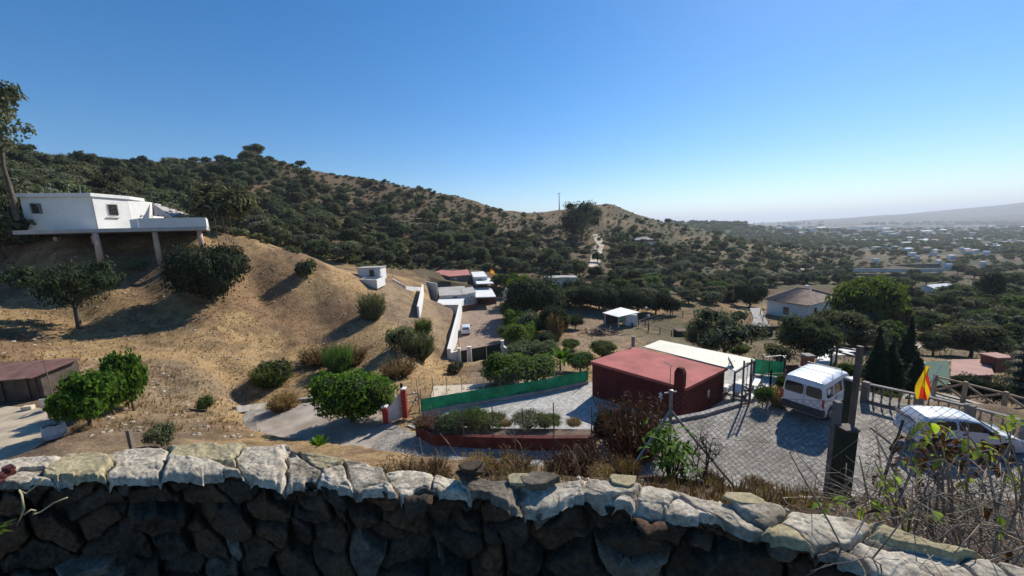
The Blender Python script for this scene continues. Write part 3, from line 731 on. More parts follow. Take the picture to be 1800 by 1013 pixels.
S_RUST = stone_mat('rusty_schist', (.15, .088, .05), (.07, .043, .029), (.10, .075, .055))
S_QUARTZ = stone_mat('pale_quartz', (.28, .235, .18), (.14, .115, .085), (.22, .18, .135))
wall = empty('stone_wall', (0, 0, -1.65), 'low rough stone wall with a pale mortar top across the foreground', 'wall')
def on_wall(o): o.parent = wall; o.matrix_parent_inverse = Matrix.Translation((0, 0, 1.65)); return o
NEAR = [(-420,925),(-100,872),(0,856),(60,849),(130,846),(210,838),(300,832),(400,838),(500,842),(600,858),(700,868),(750,856),(850,872),(900,888),(960,893),(1005,872),(1100,903),(1200,913),(1300,932),(1370,955),(1450,968),(1500,984),(1600,1012),(1700,1045),(1850,1105),(2100,1230)]
FAR = [(-420,842),(-100,818),(0,810),(100,802),(170,790),(260,784),(350,783),(430,782),(520,786),(600,800),(650,810),(700,812),(750,820),(800,832),(900,838),(980,842),(1100,848),(1200,866),(1300,884),(1400,891),(1450,902),(1500,914),(1600,938),(1700,962),(1850,1002),(2100,1080)]
ZT = -1.10
NS, NT, NH = 1250, 62, 96
pxs = np.linspace(-330, 1980, NS)
sm = lambda tab, x: np.convolve(np.pad(np.interp(x, [t[0] for t in tab], [t[1] for t in tab]), 9, 'edge'), np.ones(19)/19, 'valid')
Nn = np.array([PZ(a, b, ZT)[:] for a, b in zip(pxs, sm(NEAR, pxs))]); Ff = np.array([PZ(a, b, ZT)[:] for a, b in zip(pxs, sm(FAR, pxs))])
mid = (Nn+Ff)/2; ss = np.concatenate([[0], np.cumsum(np.linalg.norm(np.diff(mid, axis=0), axis=1))])
# smoothed inner/outer directions
dirn = Nn-Ff; wdt = np.linalg.norm(dirn, axis=1); dk = np.stack([np.convolve(np.pad(dirn[:, i]/wdt, 40, 'edge'), np.ones(81)/81, 'valid') for i in range(3)], 1); dk /= np.linalg.norm(dk, axis=1, keepdims=True)
Ns = np.stack([np.convolve(np.pad(Nn[:, i], 30, 'edge'), np.ones(61)/61, 'valid') for i in range(3)], 1)
print('wall length', ss[-1], 'mean width', wdt.mean())
def voronoi(S, T, seeds, ax, at, k=2):
    F1 = np.full(S.shape, 1e9); F2 = np.full(S.shape, 1e9); I = np.zeros(S.shape, int)
    for i, (a, b, w) in enumerate(seeds):
        d = (np.hypot((S-a)/ax, (T-b)/at) if ax > 1.32 and i % 3 else (np.maximum(np.abs(S-a)/ax, np.abs(T-b)/at)*.55+(np.abs(S-a)/ax+np.abs(T-b)/at)*.4))-w; n = d < F1
        F2 = np.where(n, F1, np.minimum(F2, d)); I = np.where(n, i, I); F1 = np.where(n, d, F1)
    return I, (F2-F1)/2
def split_grid(V, I, mats_by_id, name, parent_fn, nrow, ncol, smooth=False):
    j, i = np.meshgrid(np.arange(nrow-1), np.arange(ncol-1), indexing='ij'); a = (j*ncol+i).ravel()
    Q = np.stack([a, a+1, a+ncol+1, a+ncol], -1); qi = I.ravel()[a]
    for c in np.unique(qi):
        q = Q[qi == c]
        if len(q) < 12: continue
        u, inv = np.unique(q, return_inverse=True)
        me = mesh_np(name, V[u], inv.reshape(q.shape), [mats_by_id(c)], smooth=smooth)
        parent_fn(link(name, me))
rw = np.random.default_rng(12)
# top: slabs and mortar crust
Tt = np.linspace(0, 1, NT); Sg, Tg = np.meshgrid(ss, Tt); wd = wdt[None, :]
rag = .022*fbm(ss*9, ss*0+3, o=4)+.02*np.sign(vnoise(ss*4.3, ss*0+9))*(np.abs(vnoise(ss*4.3, ss*0+9)) > .35)
ragf = .03*fbm(ss*7, ss*0+13, o=4)
Tm = Tg*wd
Sw = Sg+.05*fbm(Sg*5, Tm*5+3, o=3); Tw = Tm+.04*fbm(Sg*6+9, Tm*6, o=3)
seeds = []; s = -.2
while s < ss[-1]+.3:
    nrow = rw.integers(1, 3)
    for k in range(nrow): seeds.append((s+rw.uniform(-.05, .05), .28*(k+.5)/nrow+rw.uniform(-.03, .03), rw.uniform(0, .03)))
    if rw.random() < .45: seeds.append((s+rw.uniform(.05, .15), rw.uniform(0, .05), -.04))
    s += rw.uniform(.13, .34)
I, D = voronoi(Sw, Tw, seeds, 1.3, 1.0)
nc = len(seeds); off = rw.uniform(-.010, .012, nc); tsx = rw.normal(size=nc)*.03; tsy = rw.normal(size=nc)*.03; kind = rw.random(nc)
zz = off[I]+tsx[I]*(Sg-np.array([q[0] for q in seeds])[I])+tsy[I]*(Tm-np.array([q[1] for q in seeds])[I])
zz = zz - .030*np.exp(-(D/.006)**2)*(.35+.65*(vnoise(Sg*6, Tm*6) > -.1)) + .0055*fbm(Sg*9, Tm*9, o=4)+.0016*fbm(Sg*60, Tm*60, o=3)
zz += .007*np.round(fbm(Sg*4.5+kind[I]*9, Tm*7, o=3)*2.2)/2.2
slab = (kind[I] > .74)
zz = np.where(slab, zz*.8+.008, zz)
pits = vnoise(Sg*23, Tm*23+50); zz -= .003*sstep(.5, .75, pits)*~slab
# edges fall away
edge = Tm-np.maximum(0, 0); zz -= .03*np.exp(-(Tm/.012)**2)+.012*np.exp(-(Tm/.05)**2)*(vnoise(Sg*5, Tm*0) > 0); zz -= .03*np.exp(-((wd-Tm)/.014)**2)
Xt = Nn[None]*(1-Tg[..., None])+Ff[None]*Tg[..., None]
Xt = Xt+dk[None]*(rag[None, :, None]*(1-Tg[..., None])**3)-dk[None]*(ragf[None, :, None]*Tg[..., None]**3)
Xt[..., 2] += zz+.012*fbm(ss*1.3, ss*0+1, o=2)[None]
def tm_(c): return S_SLAB if kind[c] > .88 else S_GREY if kind[c] > .80 else S_CREAM if kind[c] > .55 else S_CRUST
split_grid(Xt.reshape(-1, 3), I, tm_, 'cap_stone', on_wall, NT, NS)
# lip under the top edge plus the near face
Hh = np.linspace(0, .60, NH); Sg, Hg = np.meshgrid(ss, Hh)
Sw = Sg+.05*fbm(Sg*4.5, Hg*4.5+30, o=3); Hw = Hg+.035*fbm(Sg*5+19, Hg*5, o=3)+.04*np.sin(Sg*1.7)
seeds = []; y = .0; row = 0
for y, st in ((.012, .22), (.075, .20), (.16, .27), (.28, .24), (.41, .30), (.55, .3)):
    s = -.3+rw.uniform(0, .2)
    while s < ss[-1]+.3:
        seeds.append((s, y+rw.uniform(-.035, .035), rw.uniform(-.02, .03)))
        if rw.random() < .3: seeds.append((s+st*.55, y+rw.uniform(-.07, .07), -.05))
        s += st*rw.uniform(.6, 1.5)
I, D = voronoi(Sw, Hw, seeds, 1.35, .9)
nc = len(seeds); pr = rw.uniform(-.03, .055, nc); k2 = rw.random(nc)
cs = np.array([q[0] for q in seeds])[I]; chh = np.array([q[1] for q in seeds])[I]
rel = pr[I]+(rw.normal(size=nc)*.16)[I]*(Sg-cs)+(rw.normal(size=nc)*.16)[I]*(Hg-chh)
rel = rel*sstep(.0, .010, D)-.065*np.exp(-(D/.007)**2)+.010*np.minimum(D/.02, 1)
rg = np.abs(fbm(Sg*9+3*k2[I], Hg*14+9*k2[I], o=4)); rel += .022*(rg-.3)+.006*fbm(Sg*50, Hg*50, o=3)
rel += .012*np.round(fbm(Sg*5, Hg*12+k2[I]*9, o=2)*3)/3
rel *= sstep(0, .03, Hg)*.9+.1
Xf = Ns[None]-dk[None]*.035+dk[None]*rel[..., None]-dk[None]*(.12*Hg[..., None]*0)
Xf[..., 2] = ZT-.015-Hg+.01*fbm(Sg*20, Hg*20, o=2)
lipn = 3
# weld first rows to the top edge so no light leaks
Xf[0] = Xt[0]; Xf[1] = Xt[0]*.55+Xf[1]*.45; Xf[1, :, 2] = Xt[0, :, 2]-.012-.01*np.abs(vnoise(ss*30, ss*0)); 
def fm_(c): return S_QUARTZ if k2[c] > .955 else S_GREY if k2[c] > .84 else S_RUST if k2[c] > .5 else S_DARK
split_grid(Xf.reshape(-1, 3), I, fm_, 'stone', on_wall, NH, NS)
# back face: rough mortar
hb_ = np.linspace(0, 1.2, 26); Xb = np.repeat(Xt[-1][None], 26, 0).copy(); Xb[..., 2] -= hb_[:, None]
Xb += -dk[None]*(.02*fbm(np.tile(ss*8, (26, 1)), hb_[:, None]*8+np.zeros_like(Xb[..., 0]), o=4)*np.minimum(hb_*10, 1)[:, None])[..., None]
j, i = np.meshgrid(np.arange(25), np.arange(NS-1), indexing='ij'); a = (j*NS+i).ravel()
on_wall(link('back_face', mesh_np('back_face', Xb.reshape(-1, 3), np.stack([a, a+1, a+NS+1, a+NS], -1), [S_GREY], smooth=True)))
# terrace floor on our side
poly = [(p[0], p[1]) for p in (Ns[::40]-dk[::40]*.01)]
tf = MB().add([(x, y, -1.66) for x, y in poly]+[(x*1.5, -3.0, -1.66) for x, y in poly], [(k, len(poly)+k, len(poly)+k+1, k+1) for k in range(len(poly)-1)])
tfo = tf.build('terrace_floor', stone_mat('dark_terrace_soil', (.05, .04, .035), (.028, .022, .02), (.07, .05, .045))); tfo['kind'] = 'structure'
def rough_slab(name, c, L, Wd, T, m, label, rz=0, tilt=(0, 0), seed=0, group=None, cat='stone', layers=None):
    """a stack of thin broken flakes"""
    r = np.random.default_rng(seed); layers = layers or (3 if T > .03 else 1); mb = MB()
    for q in range(layers):
        n = int(r.integers(6, 9)); a = np.sort(np.linspace(0, 2*math.pi, n, endpoint=False)+r.uniform(-.35, .35, n)); k = r.uniform(.7, 1.05, n)*(1-.12*q); ox, oy = r.normal(size=2)*.04*L
        t0, t1 = -T/2+T*q/layers, -T/2+T*(q+.93)/layers; tx, ty = r.normal(size=2)*.04
        P_ = [(math.cos(x)*y*L/2+ox, math.sin(x)*y*Wd/2+oy) for x, y in zip(a, k)]
        mb.prism(P_, [t0+tx*x+ty*y for x, y in P_], [t1+tx*x+ty*y for x, y in P_])
    o_ = mb.build(name, m, None, bevel=.0025); o_.location = c; o_.rotation_euler = (tilt[0], tilt[1], rz); tag(o_, label, cat, group); return o_
for px, py, L, Wd, T, m, rz, lb, sd, ti in [
    (1095,848,.15,.09,.018,S_SLAB,.1,'small pale yellow flat stone on the wall edge beside the leafy shrub',1,(.05,.02)),
    (1308,879,.17,.075,.014,S_SLAB,-.1,'long pale yellow slab lying on the wall top below the fence brace',2,(0,.03)),
    (830,832,.16,.10,.045,S_DARK,.3,'dark layered slate lump behind the middle of the wall top',3,(.2,.1)),
    (912,846,.12,.08,.02,S_SLAB,-.4,'tilted yellowish stone on the wall top right of the dark slate lump',4,(.15,-.1)),
    (952,848,.17,.10,.03,S_GREY,-.2,'flat grey stone right of the tilted yellowish stone',5,(.05,-.1)),
    (15,834,.07,.06,.045,mat('dark_red_rock',(.08,.02,.018),rough=.5,var=.4,scale=12),0,'dark red knobbly lump on the wall top at the left picture edge',8,(0,0)),
    (-2,846,.06,.06,.04,MATS['dark_red_rock'],0,'second dark red lump in front of the first at the left edge',9,(0,0))]:
    p = PZ(px, py, ZT+.012); rough_slab('flat_stone', (p.x, p.y, ZT+.012+T*.5), L, Wd, T, m, lb, rz, ti, sd, cat='stone')
p = PZ(165, 1000, -1.60); rough_slab('rock', (p.x, p.y-.02, -1.60), .34, .24, .14, S_QUARTZ, 'pale boulder on the terrace floor at the bottom left', .3, (.1, 0), 22)
# hose loop at the left edge, curling dry tendrils, blades
p = P(-34, 985, 1.12); mb = MB(); mb.tube([(p.x+.055*math.cos(a)*.9, p.y+.02*math.sin(a), p.z+.065*math.sin(a)) for a in np.linspace(0, 6.2, 22)], .006, k=7)
tag(mb.build('hose', mat('mauve_plastic', (.42, .34, .38), rough=.4), smooth=True), 'end of a pale mauve hose loop at the bottom left corner', 'hose')
dr = np.random.default_rng(77)
pl = empty('spiky_plant', PZ(-5, 960, -1.45), 'green spiky plant with curling dry tendrils at the lower left edge', 'plant')
b0 = P(-12, 950, 1.13)
for k in range(16):
    a = dr.uniform(-.9, .9); L = dr.uniform(.08, .16); d = Vector((math.sin(a)*.9+.25, dr.uniform(-.2, .2), math.cos(a)*.8)).normalized()
    s_ = Vector((d.z, 0, -d.x))*.004; t = b0+d*L+Vector((0, 0, -.02)); m_ = b0+d*L*.55+Vector((0, 0, .01))
    o = MB().add([b0-s_, b0+s_, m_+s_*.9, m_-s_*.9, t], [(0, 1, 2, 3), (3, 2, 4)]).build('leaf', M_GREEN, pl); o.matrix_parent_inverse = Matrix.Translation(-pl.location)
for pts in ([(30,925),(42,895),(38,870),(34,862),(46,868),(62,855),(76,842)], [(42,905),(55,896),(62,898),(58,905),(72,900),(95,884),(118,875)]):
    q = [P(a, b, 1.12+.01*i) for i, (a, b) in enumerate(pts)]; mb = MB(); mb.tube(q, [.003]*len(q), k=5)
    o = mb.build('tendril', mat('dry_tendril', (.34, .29, .17), rough=.8), pl, smooth=True); o.matrix_parent_inverse = Matrix.Translation(-pl.location)

# ------------------------------------------------------------------ paved surfaces
def stamped(name, c1, c2, scale, joint=(.12,.11,.10)):
    m = bpy.data.materials.new(name); m.use_nodes = True; nt = m.node_tree; N = nt.nodes; L = nt.links
    b = N['Principled BSDF']; b.inputs['Roughness'].default_value = .9; b.inputs['Specular IOR Level'].default_value = .15
    g = N.new('ShaderNodeNewGeometry'); v = N.new('ShaderNodeTexVoronoi'); v.feature = 'DISTANCE_TO_EDGE'; v.inputs['Scale'].default_value = scale; L.new(g.outputs['Position'], v.inputs['Vector'])
    v2 = N.new('ShaderNodeTexVoronoi'); v2.inputs['Scale'].default_value = scale; L.new(g.outputs['Position'], v2.inputs['Vector'])
    n = N.new('ShaderNodeTexNoise'); n.inputs['Scale'].default_value = .55; n.inputs['Detail'].default_value = 8; n.inputs['Roughness'].default_value = .7; L.new(g.outputs['Position'], n.inputs['Vector'])
    r = N.new('ShaderNodeValToRGB'); e = r.color_ramp.elements; e[0].position = .38; e[0].color = (*c2, 1); e[1].position = .62; e[1].color = (*c1, 1); L.new(n.outputs['Fac'], r.inputs['Fac'])
    sx = N.new('ShaderNodeSeparateColor'); L.new(v2.outputs['Color'], sx.inputs[0]); mr0 = N.new('ShaderNodeMapRange'); mr0.inputs['To Min'].default_value = .72; mr0.inputs['To Max'].default_value = 1.2; L.new(sx.outputs[0], mr0.inputs['Value'])
    s = N.new('ShaderNodeVectorMath'); s.operation = 'SCALE'; L.new(r.outputs['Color'], s.inputs[0]); L.new(mr0.outputs['Result'], s.inputs['Scale'])
    mr = N.new('ShaderNodeMapRange'); mr.inputs['From Max'].default_value = .07; L.new(v.outputs['Distance'], mr.inputs['Value'])
    mx = N.new('ShaderNodeMixRGB'); L.new(mr.outputs['Result'], mx.inputs['Fac']); mx.inputs['Color1'].default_value = (*joint, 1); L.new(s.outputs[0], mx.inputs['Color2']); L.new(mx.outputs['Color'], b.inputs['Base Color'])
    bp = N.new('ShaderNodeBump'); bp.inputs['Strength'].default_value = .6; bp.inputs['Distance'].default_value = .02; L.new(mr.outputs['Result'], bp.inputs['Height']); L.new(bp.outputs['Normal'], b.inputs['Normal'])
    return m
M_CONC = mat('grey_concrete', (.33, .31, .28), rough=.95, var=.22, scale=1.2, bump=.4, bscale=25, dirt=.6)
M_PAVE = stamped('stamped_paving', (.37, .335, .29), (.22, .195, .165), 6.5)
M_YARDP = stamped('yard_cobbles', (.52, .50, .46), (.40, .38, .34), 7.5, (.24, .22, .2))
M_TERRA = stamped('terracotta_paving', (.33, .245, .185), (.26, .185, .135), 5.0, (.19, .14, .11))
M_WHITE = mat('white_render', (.68, .665, .63), rough=.85, var=.05, scale=1.0, bump=.15, bscale=15, dirt=.45, dirt_rgb=(.5, .47, .42))
M_STEEL = mat('galvanised_steel', (.30, .30, .29), rough=.5, metal=.6, var=.2, scale=6)
M_RUSTY = mat('weathered_steel', (.13, .10, .08), rough=.8, var=.35, scale=5)
M_POST = mat('concrete_post', (.22, .20, .18), rough=.95, var=.2, scale=6, bump=.3, bscale=30)
M_DGREEN = mat('dark_green_paint', (.022, .04, .028), rough=.55, var=.3, scale=5)
M_NET = mat('green_netting', (.012, .125, .105), rough=.85, var=.35, scale=1.2, trans=.25)
M_BLACK = mat('black_rubber', (.02, .02, .02), rough=.7)
M_GLASS = mat('dark_glass', (.02, .025, .03), rough=.06, spec=.8)
def sheet(name, poly, pl, m, dz=0.0, thick=.05, kind='structure', sub=1):
    pts = [(p[0], p[1]) for p in poly]; zt = [pl[0]+pl[1]*x+pl[2]*y+dz for x, y in pts]
    o = MB().prism(pts, [z-thick for z in zt], zt).build(name, m); o['kind'] = kind; return o
sheet('driveway', Z_PARK, ROAD, M_PAVE)
sheet('yard_paving', Z_YARD, YARD, M_YARDP)
left_road = pix_poly(ROAD, [(448,726),(560,709),(672,714),(690,745),(640,800),(560,782),(500,770),(452,760)])
sheet('concrete_road', left_road, ROAD, mat('dusty_concrete_road', (.34, .29, .235), rough=.95, var=.25, scale=.6, bump=.5, bscale=20, dirt=.9, dirt_rgb=(.22, .155, .10)), dz=.012)
sheet('forecourt', Z_COMP, COMP, M_TERRA)
sheet('shed_yard', pix_poly(SHED, [(-300,830),(-300,720),(-20,712),(75,718),(95,742),(85,772),(40,800),(0,826)]), SHED, mat('dusty_concrete', (.40, .33, .235), rough=.95, var=.2, scale=.9, dirt=.5, dirt_rgb=(.2, .15, .1)))
# kerb between the parking and the red house, retaining wall faces
def path_wall(name, pts, h, t, m, label=None, cat=None, group=None, parent=None, base=-.3, kind=None, hs=None):
    """wall along 3D points (z = foot); h above foot"""
    pts = [Vector(p) for p in pts]; n = len(pts); nrm = []
    for i in range(n):
        d = pts[min(i+1, n-1)]-pts[max(i-1, 0)]; d.z = 0; d.normalize(); nrm.append(Vector((-d.y, d.x, 0))*t/2)
    V = []; 
    for i, p in enumerate(pts):
        hh = hs[i] if hs else h
        for s, z in ((-1, base), (1, base), (1, hh), (-1, hh)): q = p+nrm[i]*s; V.append((q.x, q.y, p.z+z))
    F = [(0, 1, 2, 3), tuple((n-1)*4+k for k in (3, 2, 1, 0))]
    for i in range(n-1):
        for k in range(4): F.append((i*4+k, (i+1)*4+k, (i+1)*4+(k+1) % 4, i*4+(k+1) % 4))
    o = MB().add(V, F).build(name, m, parent, bevel=.012)
    if label: tag(o, label, cat, group)
    if kind: o['kind'] = kind
    return o
def dense(pts, step=1.0):
    out = []
    for a, b in zip(pts[:-1], pts[1:]):
        k = max(1, int((Vector(b)-Vector(a)).length/step)); out += [Vector(a).lerp(Vector(b), i/k) for i in range(k)]
    return out+[Vector(pts[-1])]
kerb = [PP(a, b, *ROAD) for a, b in [(1040,775),(1062,758),(1110,751),(1160,745),(1235,731),(1300,712)]]
path_wall('kerb', dense(kerb), .16, .25, M_CONC, 'mossy curved concrete kerb between the paved parking and the red house', 'kerb', base=-2.4)
path_wall('low_wall', dense([PP(a, b, *ROAD) for a, b in [(735,764),(762,780),(850,786),(950,789),(1045,789)]]), .62, .28, mat('red_brown_render', (.11, .028, .022), rough=.9, var=.2, scale=2, dirt=.4), 'low dark red wall along the lower road in front of the white cobbled yard', 'wall', base=-1.2)
# planting bed behind the low red wall
bed = [PP(a, b, *ROAD) for a, b in [(735,764),(762,779),(850,785),(950,788),(1045,788),(1050,772),(960,770),(850,768),(770,763)]]
bm_ = MB().prism([(p.x, p.y) for p in bed], [p.z-1.4 for p in bed], [p.z+.5 for p in bed]).build('planting_bed', mat('bed_soil', (.16, .11, .08), rough=1, var=.3, scale=3, bump=.8)); bm_['kind'] = 'structure'
# rim of the concrete road on the slope side
path_wall('kerb', dense([G(412,720), G(470,712), G(520,706), G(570,700)]), .22, .3, M_CONC, 'worn concrete edge above the left road at the foot of the slope', 'kerb')

# ------------------------------------------------------------------ chain link
def chain_panel(a, b, h, cell=.06, rad=.0020, name='wire_mesh', parent=None, m=None, z0=.03, ha=None):
    """diamond wires on the upright rectangle between feet a and b"""
    a, b = Vector(a), Vector(b); d = b-a; L = math.hypot(d.x, d.y); mb_v = []; mb_f = []
    e = cell*math.sqrt(2); n = int((L+h)/e)+1; side = Vector((-d.y, d.x, 0)).normalized()
    def pt(s, z): return a+d*(s/L)+Vector((0, 0, z0+z))
    for sg in (0, 1):
        for i in range(n):
            c = i*e; s0, z0_ = (c, 0) if c <= L else (L, c-L); s1, z1 = (c-h, h) if c-h >= 0 else (0, c)
            if z0_ >= h or s1 >= L: continue
            if sg: s0, s1 = L-s0, L-s1
            p, q = pt(s0, z0_), pt(s1, z1); w = side*rad; u = (q-p).normalized().cross(side)*rad; k = len(mb_v); o = side*(rad*(1 if sg else -1))
            mb_v += [p+w+o, p-w*.5+u+o, p-w*.5-u+o, q+w+o, q-w*.5+u+o, q-w*.5-u+o]; mb_f += [(k, k+1, k+4, k+3), (k+1, k+2, k+5, k+4), (k+2, k, k+3, k+5)]
    for z in (0, h/2, h):
        p, q = pt(0, z), pt(L, z); w = side*rad*1.3; u = Vector((0, 0, rad*1.3)); k = len(mb_v)
        mb_v += [p+w, p-w*.5+u, p-w*.5-u, q+w, q-w*.5+u, q-w*.5-u]; mb_f += [(k, k+1, k+4, k+3), (k+1, k+2, k+5, k+4), (k+2, k, k+3, k+5)]
    o = MB().add(mb_v, mb_f).build(name, m or M_STEEL, parent); o['kind'] = 'stuff'; return o
def child(o, root):
    o.parent = root; o.matrix_parent_inverse = root.matrix_basis.inverted() if False else Matrix.Translation(-Vector(root.location)); return o
# near fence
fr = empty('chain_link_fence', P(1180, 850, 5.0), 'near diamond wire fence on a braced post above the parking', 'fence')
topP = P(1180, 688, 5.0); f0 = Vector((topP.x, topP.y, H(topP.x, topP.y)-.2))
mb = MB(); mb.tube([f0, topP], .026, k=8); mb.lathe([(.03, 0), (.03, .02), (.0, .03)], topP, 8); mb.bar(topP+Vector((-.10, 0, -.03)), topP+Vector((.08, 0, -.01)), .012, .025); child(mb.build('post', M_STEEL, smooth=False), fr)
jn = topP-Vector((0, 0, .30))
for px, py in ((1302, 858), (1098, 832)):
    q = G(px, py, 3.2, 9) or GY(px, 4.6); mb = MB(); mb.tube([jn, q-Vector((0, 0, .1))], .019, k=7); child(mb.build('brace', M_STEEL), fr)
tR = P(1473, 706, 4.5); fR = Vector((tR.x, tR.y, H(tR.x, tR.y)-.3)); mb = MB(); mb.box(((tR.x+fR.x)/2, tR.y, (tR.z+fR.z)/2), (.075, .075, tR.z-fR.z)); child(mb.build('post', M_POST, bevel=.008), fr)
g0 = Vector((topP.x, topP.y, H(topP.x, topP.y))); hA = topP.z-g0.z-.05; g1 = Vector((tR.x, tR.y, tR.z-hA-.03))
child(chain_panel(g0, g1, hA, m=M_RUSTY), fr)
tX = P(1712, 700, 3.4); g2 = P(1530, 735, 4.25); g2.z = g1.z+.05; g3 = Vector((tX.x, tX.y, tX.z-hA-.1))
child(chain_panel(g2, g3, hA, m=M_RUSTY), fr)
pA, pB = P(1588, 738, 3.9), P(1568, 800, 3.9); mb = MB(); mb.tube([pA, pA+(pB-pA)*2.2], .013, k=6); child(mb.build('post', M_RUSTY), fr)
mb = MB(); mb.tube([P(1530, 752, 4.1), P(1628, 830, 3.6)], .010, k=6); child(mb.build('brace', M_RUSTY), fr)
# tall pole and green steel columns beside it
def column(top, bot_z, w, d, m, name, label, cat, cap=None, bev=.006):
    e = empty(name, (top.x, top.y, bot_z), label, cat)
    child(MB().box((top.x, top.y, (top.z+bot_z)/2), (w, d, top.z-bot_z)).build('shaft', m, bevel=bev), e)
    if cap: child(MB().box((top.x, top.y, top.z+.012), (w*1.12, d*1.12, .03)).build('cap', cap, bevel=.004), e)
    return e
t = P(1512, 612, 4.6); column(t, H(t.x, t.y)-.2, .055, .055, mat('brown_steel_post', (.14, .11, .09), rough=.7, var=.3, scale=4), 'gate_post', 'tall thin brown square post beside the green gate columns', 'post', cap=M_RUSTY)
t = P(1498, 668, 4.75); column(t, H(t.x, t.y)-.2, .10, .10, M_DGREEN, 'gate_column', 'narrow dark green steel column with a pale top, just left of the tall post', 'column', cap=mat('pale_cap', (.6, .58, .55), rough=.8))
t = P(1489, 754, 4.25); column(t, H(t.x, t.y)-.2, .165, .15, M_DGREEN, 'gate_column', 'short broad green column with a rusty grey top in front of the tall post', 'column', cap=M_RUSTY)

# ------------------------------------------------------------------ the red house
ZR = -8.9
rc = [PZ(a, b, ZR) for a, b in [(1037,636),(1112,611),(1279,648),(1206,684)]]       # left, back, right, near
M_REDR = mat('red_roof_coating', (.34, .10, .085), rough=.85, var=.22, scale=.7, bump=.4, bscale=10, dirt=.7, dirt_rgb=(.24, .10, .08))
M_REDW = mat('oxblood_wall', (.088, .016, .015), rough=.85, var=.22, scale=1.2, bump=.15, dirt=.3, dirt_rgb=(.09, .03, .028))
house = empty('red_house', (rc[0].x, rc[0].y, -11.6), 'dark red flat roofed house below the parking', 'house')
cen = sum(rc, Vector())/4
ins = [cen+(p-cen)*.965 for p in rc]
child(MB().prism([(p.x, p.y) for p in ins], -12.2, ZR-.14).build('wall', M_REDW, bevel=.02), house)
child(MB().prism([(p.x, p.y) for p in rc], ZR-.14, ZR+.04).build('roof', M_REDR, bevel=.02), house)
# coping stones along the back left edge
dL = (rc[1]-rc[0]).normalized()
# chimney straddling the front eaves
cb = rc[0].lerp(rc[3], .955)+Vector((0, .12, 0)); ch = 1.25
rz = math.atan2((rc[3]-rc[0]).y, (rc[3]-rc[0]).x)
m3 = Matrix.Rotation(rz, 3, 'Z')
mb = MB(); mb.box((cb.x, cb.y, ZR-1.2), (.50, .42, 2.7), m=m3)
vs = [m3 @ Vector(v)+Vector((cb.x, cb.y, ZR)) for v in [(-.25,-.21,.15),(.25,-.21,.15),(.25,.21,.15),(-.25,.21,.15),(-.25,-.21,.85),(.25,-.21,.85),(.25,.21,.85),(-.25,.21,.85),(-.14,-.13,1.12),(.14,-.13,1.12),(.14,.13,1.12),(-.14,.13,1.12)]]
mb.add(vs, [(0,3,2,1),(0,1,5,4),(1,2,6,5),(2,3,7,6),(3,0,4,7),(4,5,9,8),(5,6,10,9),(6,7,11,10),(7,4,8,11),(8,9,10,11)]); child(mb.build('chimney', M_REDW, bevel=.015), house)
# round grey flue at the back left
fb = rc[1]+Vector((.15, .35, 0)); fz = P(1128, 591, fb.y).z
mb = MB(); mb.lathe([(.13, -1.5), (.13, fz-ZR-.12), (.13, fz-ZR-.1)], (fb.x, fb.y, ZR), 12); mb.lathe([(.19, fz-ZR-.06), (.19, fz-ZR-.0), (.02, fz-ZR+.03)], (fb.x, fb.y, ZR), 12); child(mb.build('flue', M_POST), house)
# TV aerial
ab = rc[0].lerp(rc[3], .86); at_ = Vector((ab.x, ab.y, ZR+1.1)); mb = MB(); mb.tube([ab, at_], .02, k=6)
mb.tube([at_+Vector((-.35, .1, .22)), at_+Vector((.12, -.05, -.05))], .012, k=5)
for k in range(5): c_ = at_+Vector((-.35, .1, .22)).lerp(Vector((.12, -.05, -.05)), k/5); mb.tube([c_+Vector((-.06, -.15, 0)), c_+Vector((.06, .15, 0))], .007, k=4)
child(mb.build('aerial', M_STEEL), house)
# lizard shaped wall plaques
def lizard(c, rzz, s):
    sh = [(0, .30), (.05, .24), (.04, .17), (.12, .20), (.13, .12), (.06, .10), (.07, -.02), (.14, -.04), (.11, -.12), (.045, -.08), (.02, -.2), (.06, -.32), (.02, -.30), (-.02, -.2), (-.05, -.08), (-.13, -.10), (-.13, -.02), (-.06, .0), (-.06, .10), (-.13, .13), (-.11, .2), (-.04, .17), (-.05, .24)]
    n = len(sh); R = Matrix.Rotation(rzz, 3, 'Z'); V = [R @ Vector((x*s, -.02, z*s))+Vector(c) for x, z in sh]+[R @ Vector((x*s, .02, z*s))+Vector(c) for x, z in sh]
    return MB().add(V, [tuple(range(n)), tuple(range(2*n-1, n-1, -1))]+[(i, n+i, n+(i+1) % n, (i+1) % n) for i in range(n)])
def on_wall_px(px, py, a, b, out=.05):
    """where the pixel ray meets the upright plane through a and b"""
    d = Vector(ray(px, py)); nn = Vector((-(b-a).y, (b-a).x, 0)).normalized(); t_ = a.dot(nn)/d.dot(nn); q = d*t_; return q+nn*(out if nn.y < 0 else -out)
p_ = on_wall_px(1162, 697, ins[0], ins[3]); child(lizard(p_, rz, 1.0).build('wall_plaque', M_WHITE), house)
rz2 = math.atan2((rc[2]-rc[3]).y, (rc[2]-rc[3]).x); p_ = on_wall_px(1244, 692, ins[3], ins[2]); child(lizard(p_, rz2, .95).build('wall_plaque', M_WHITE), house)
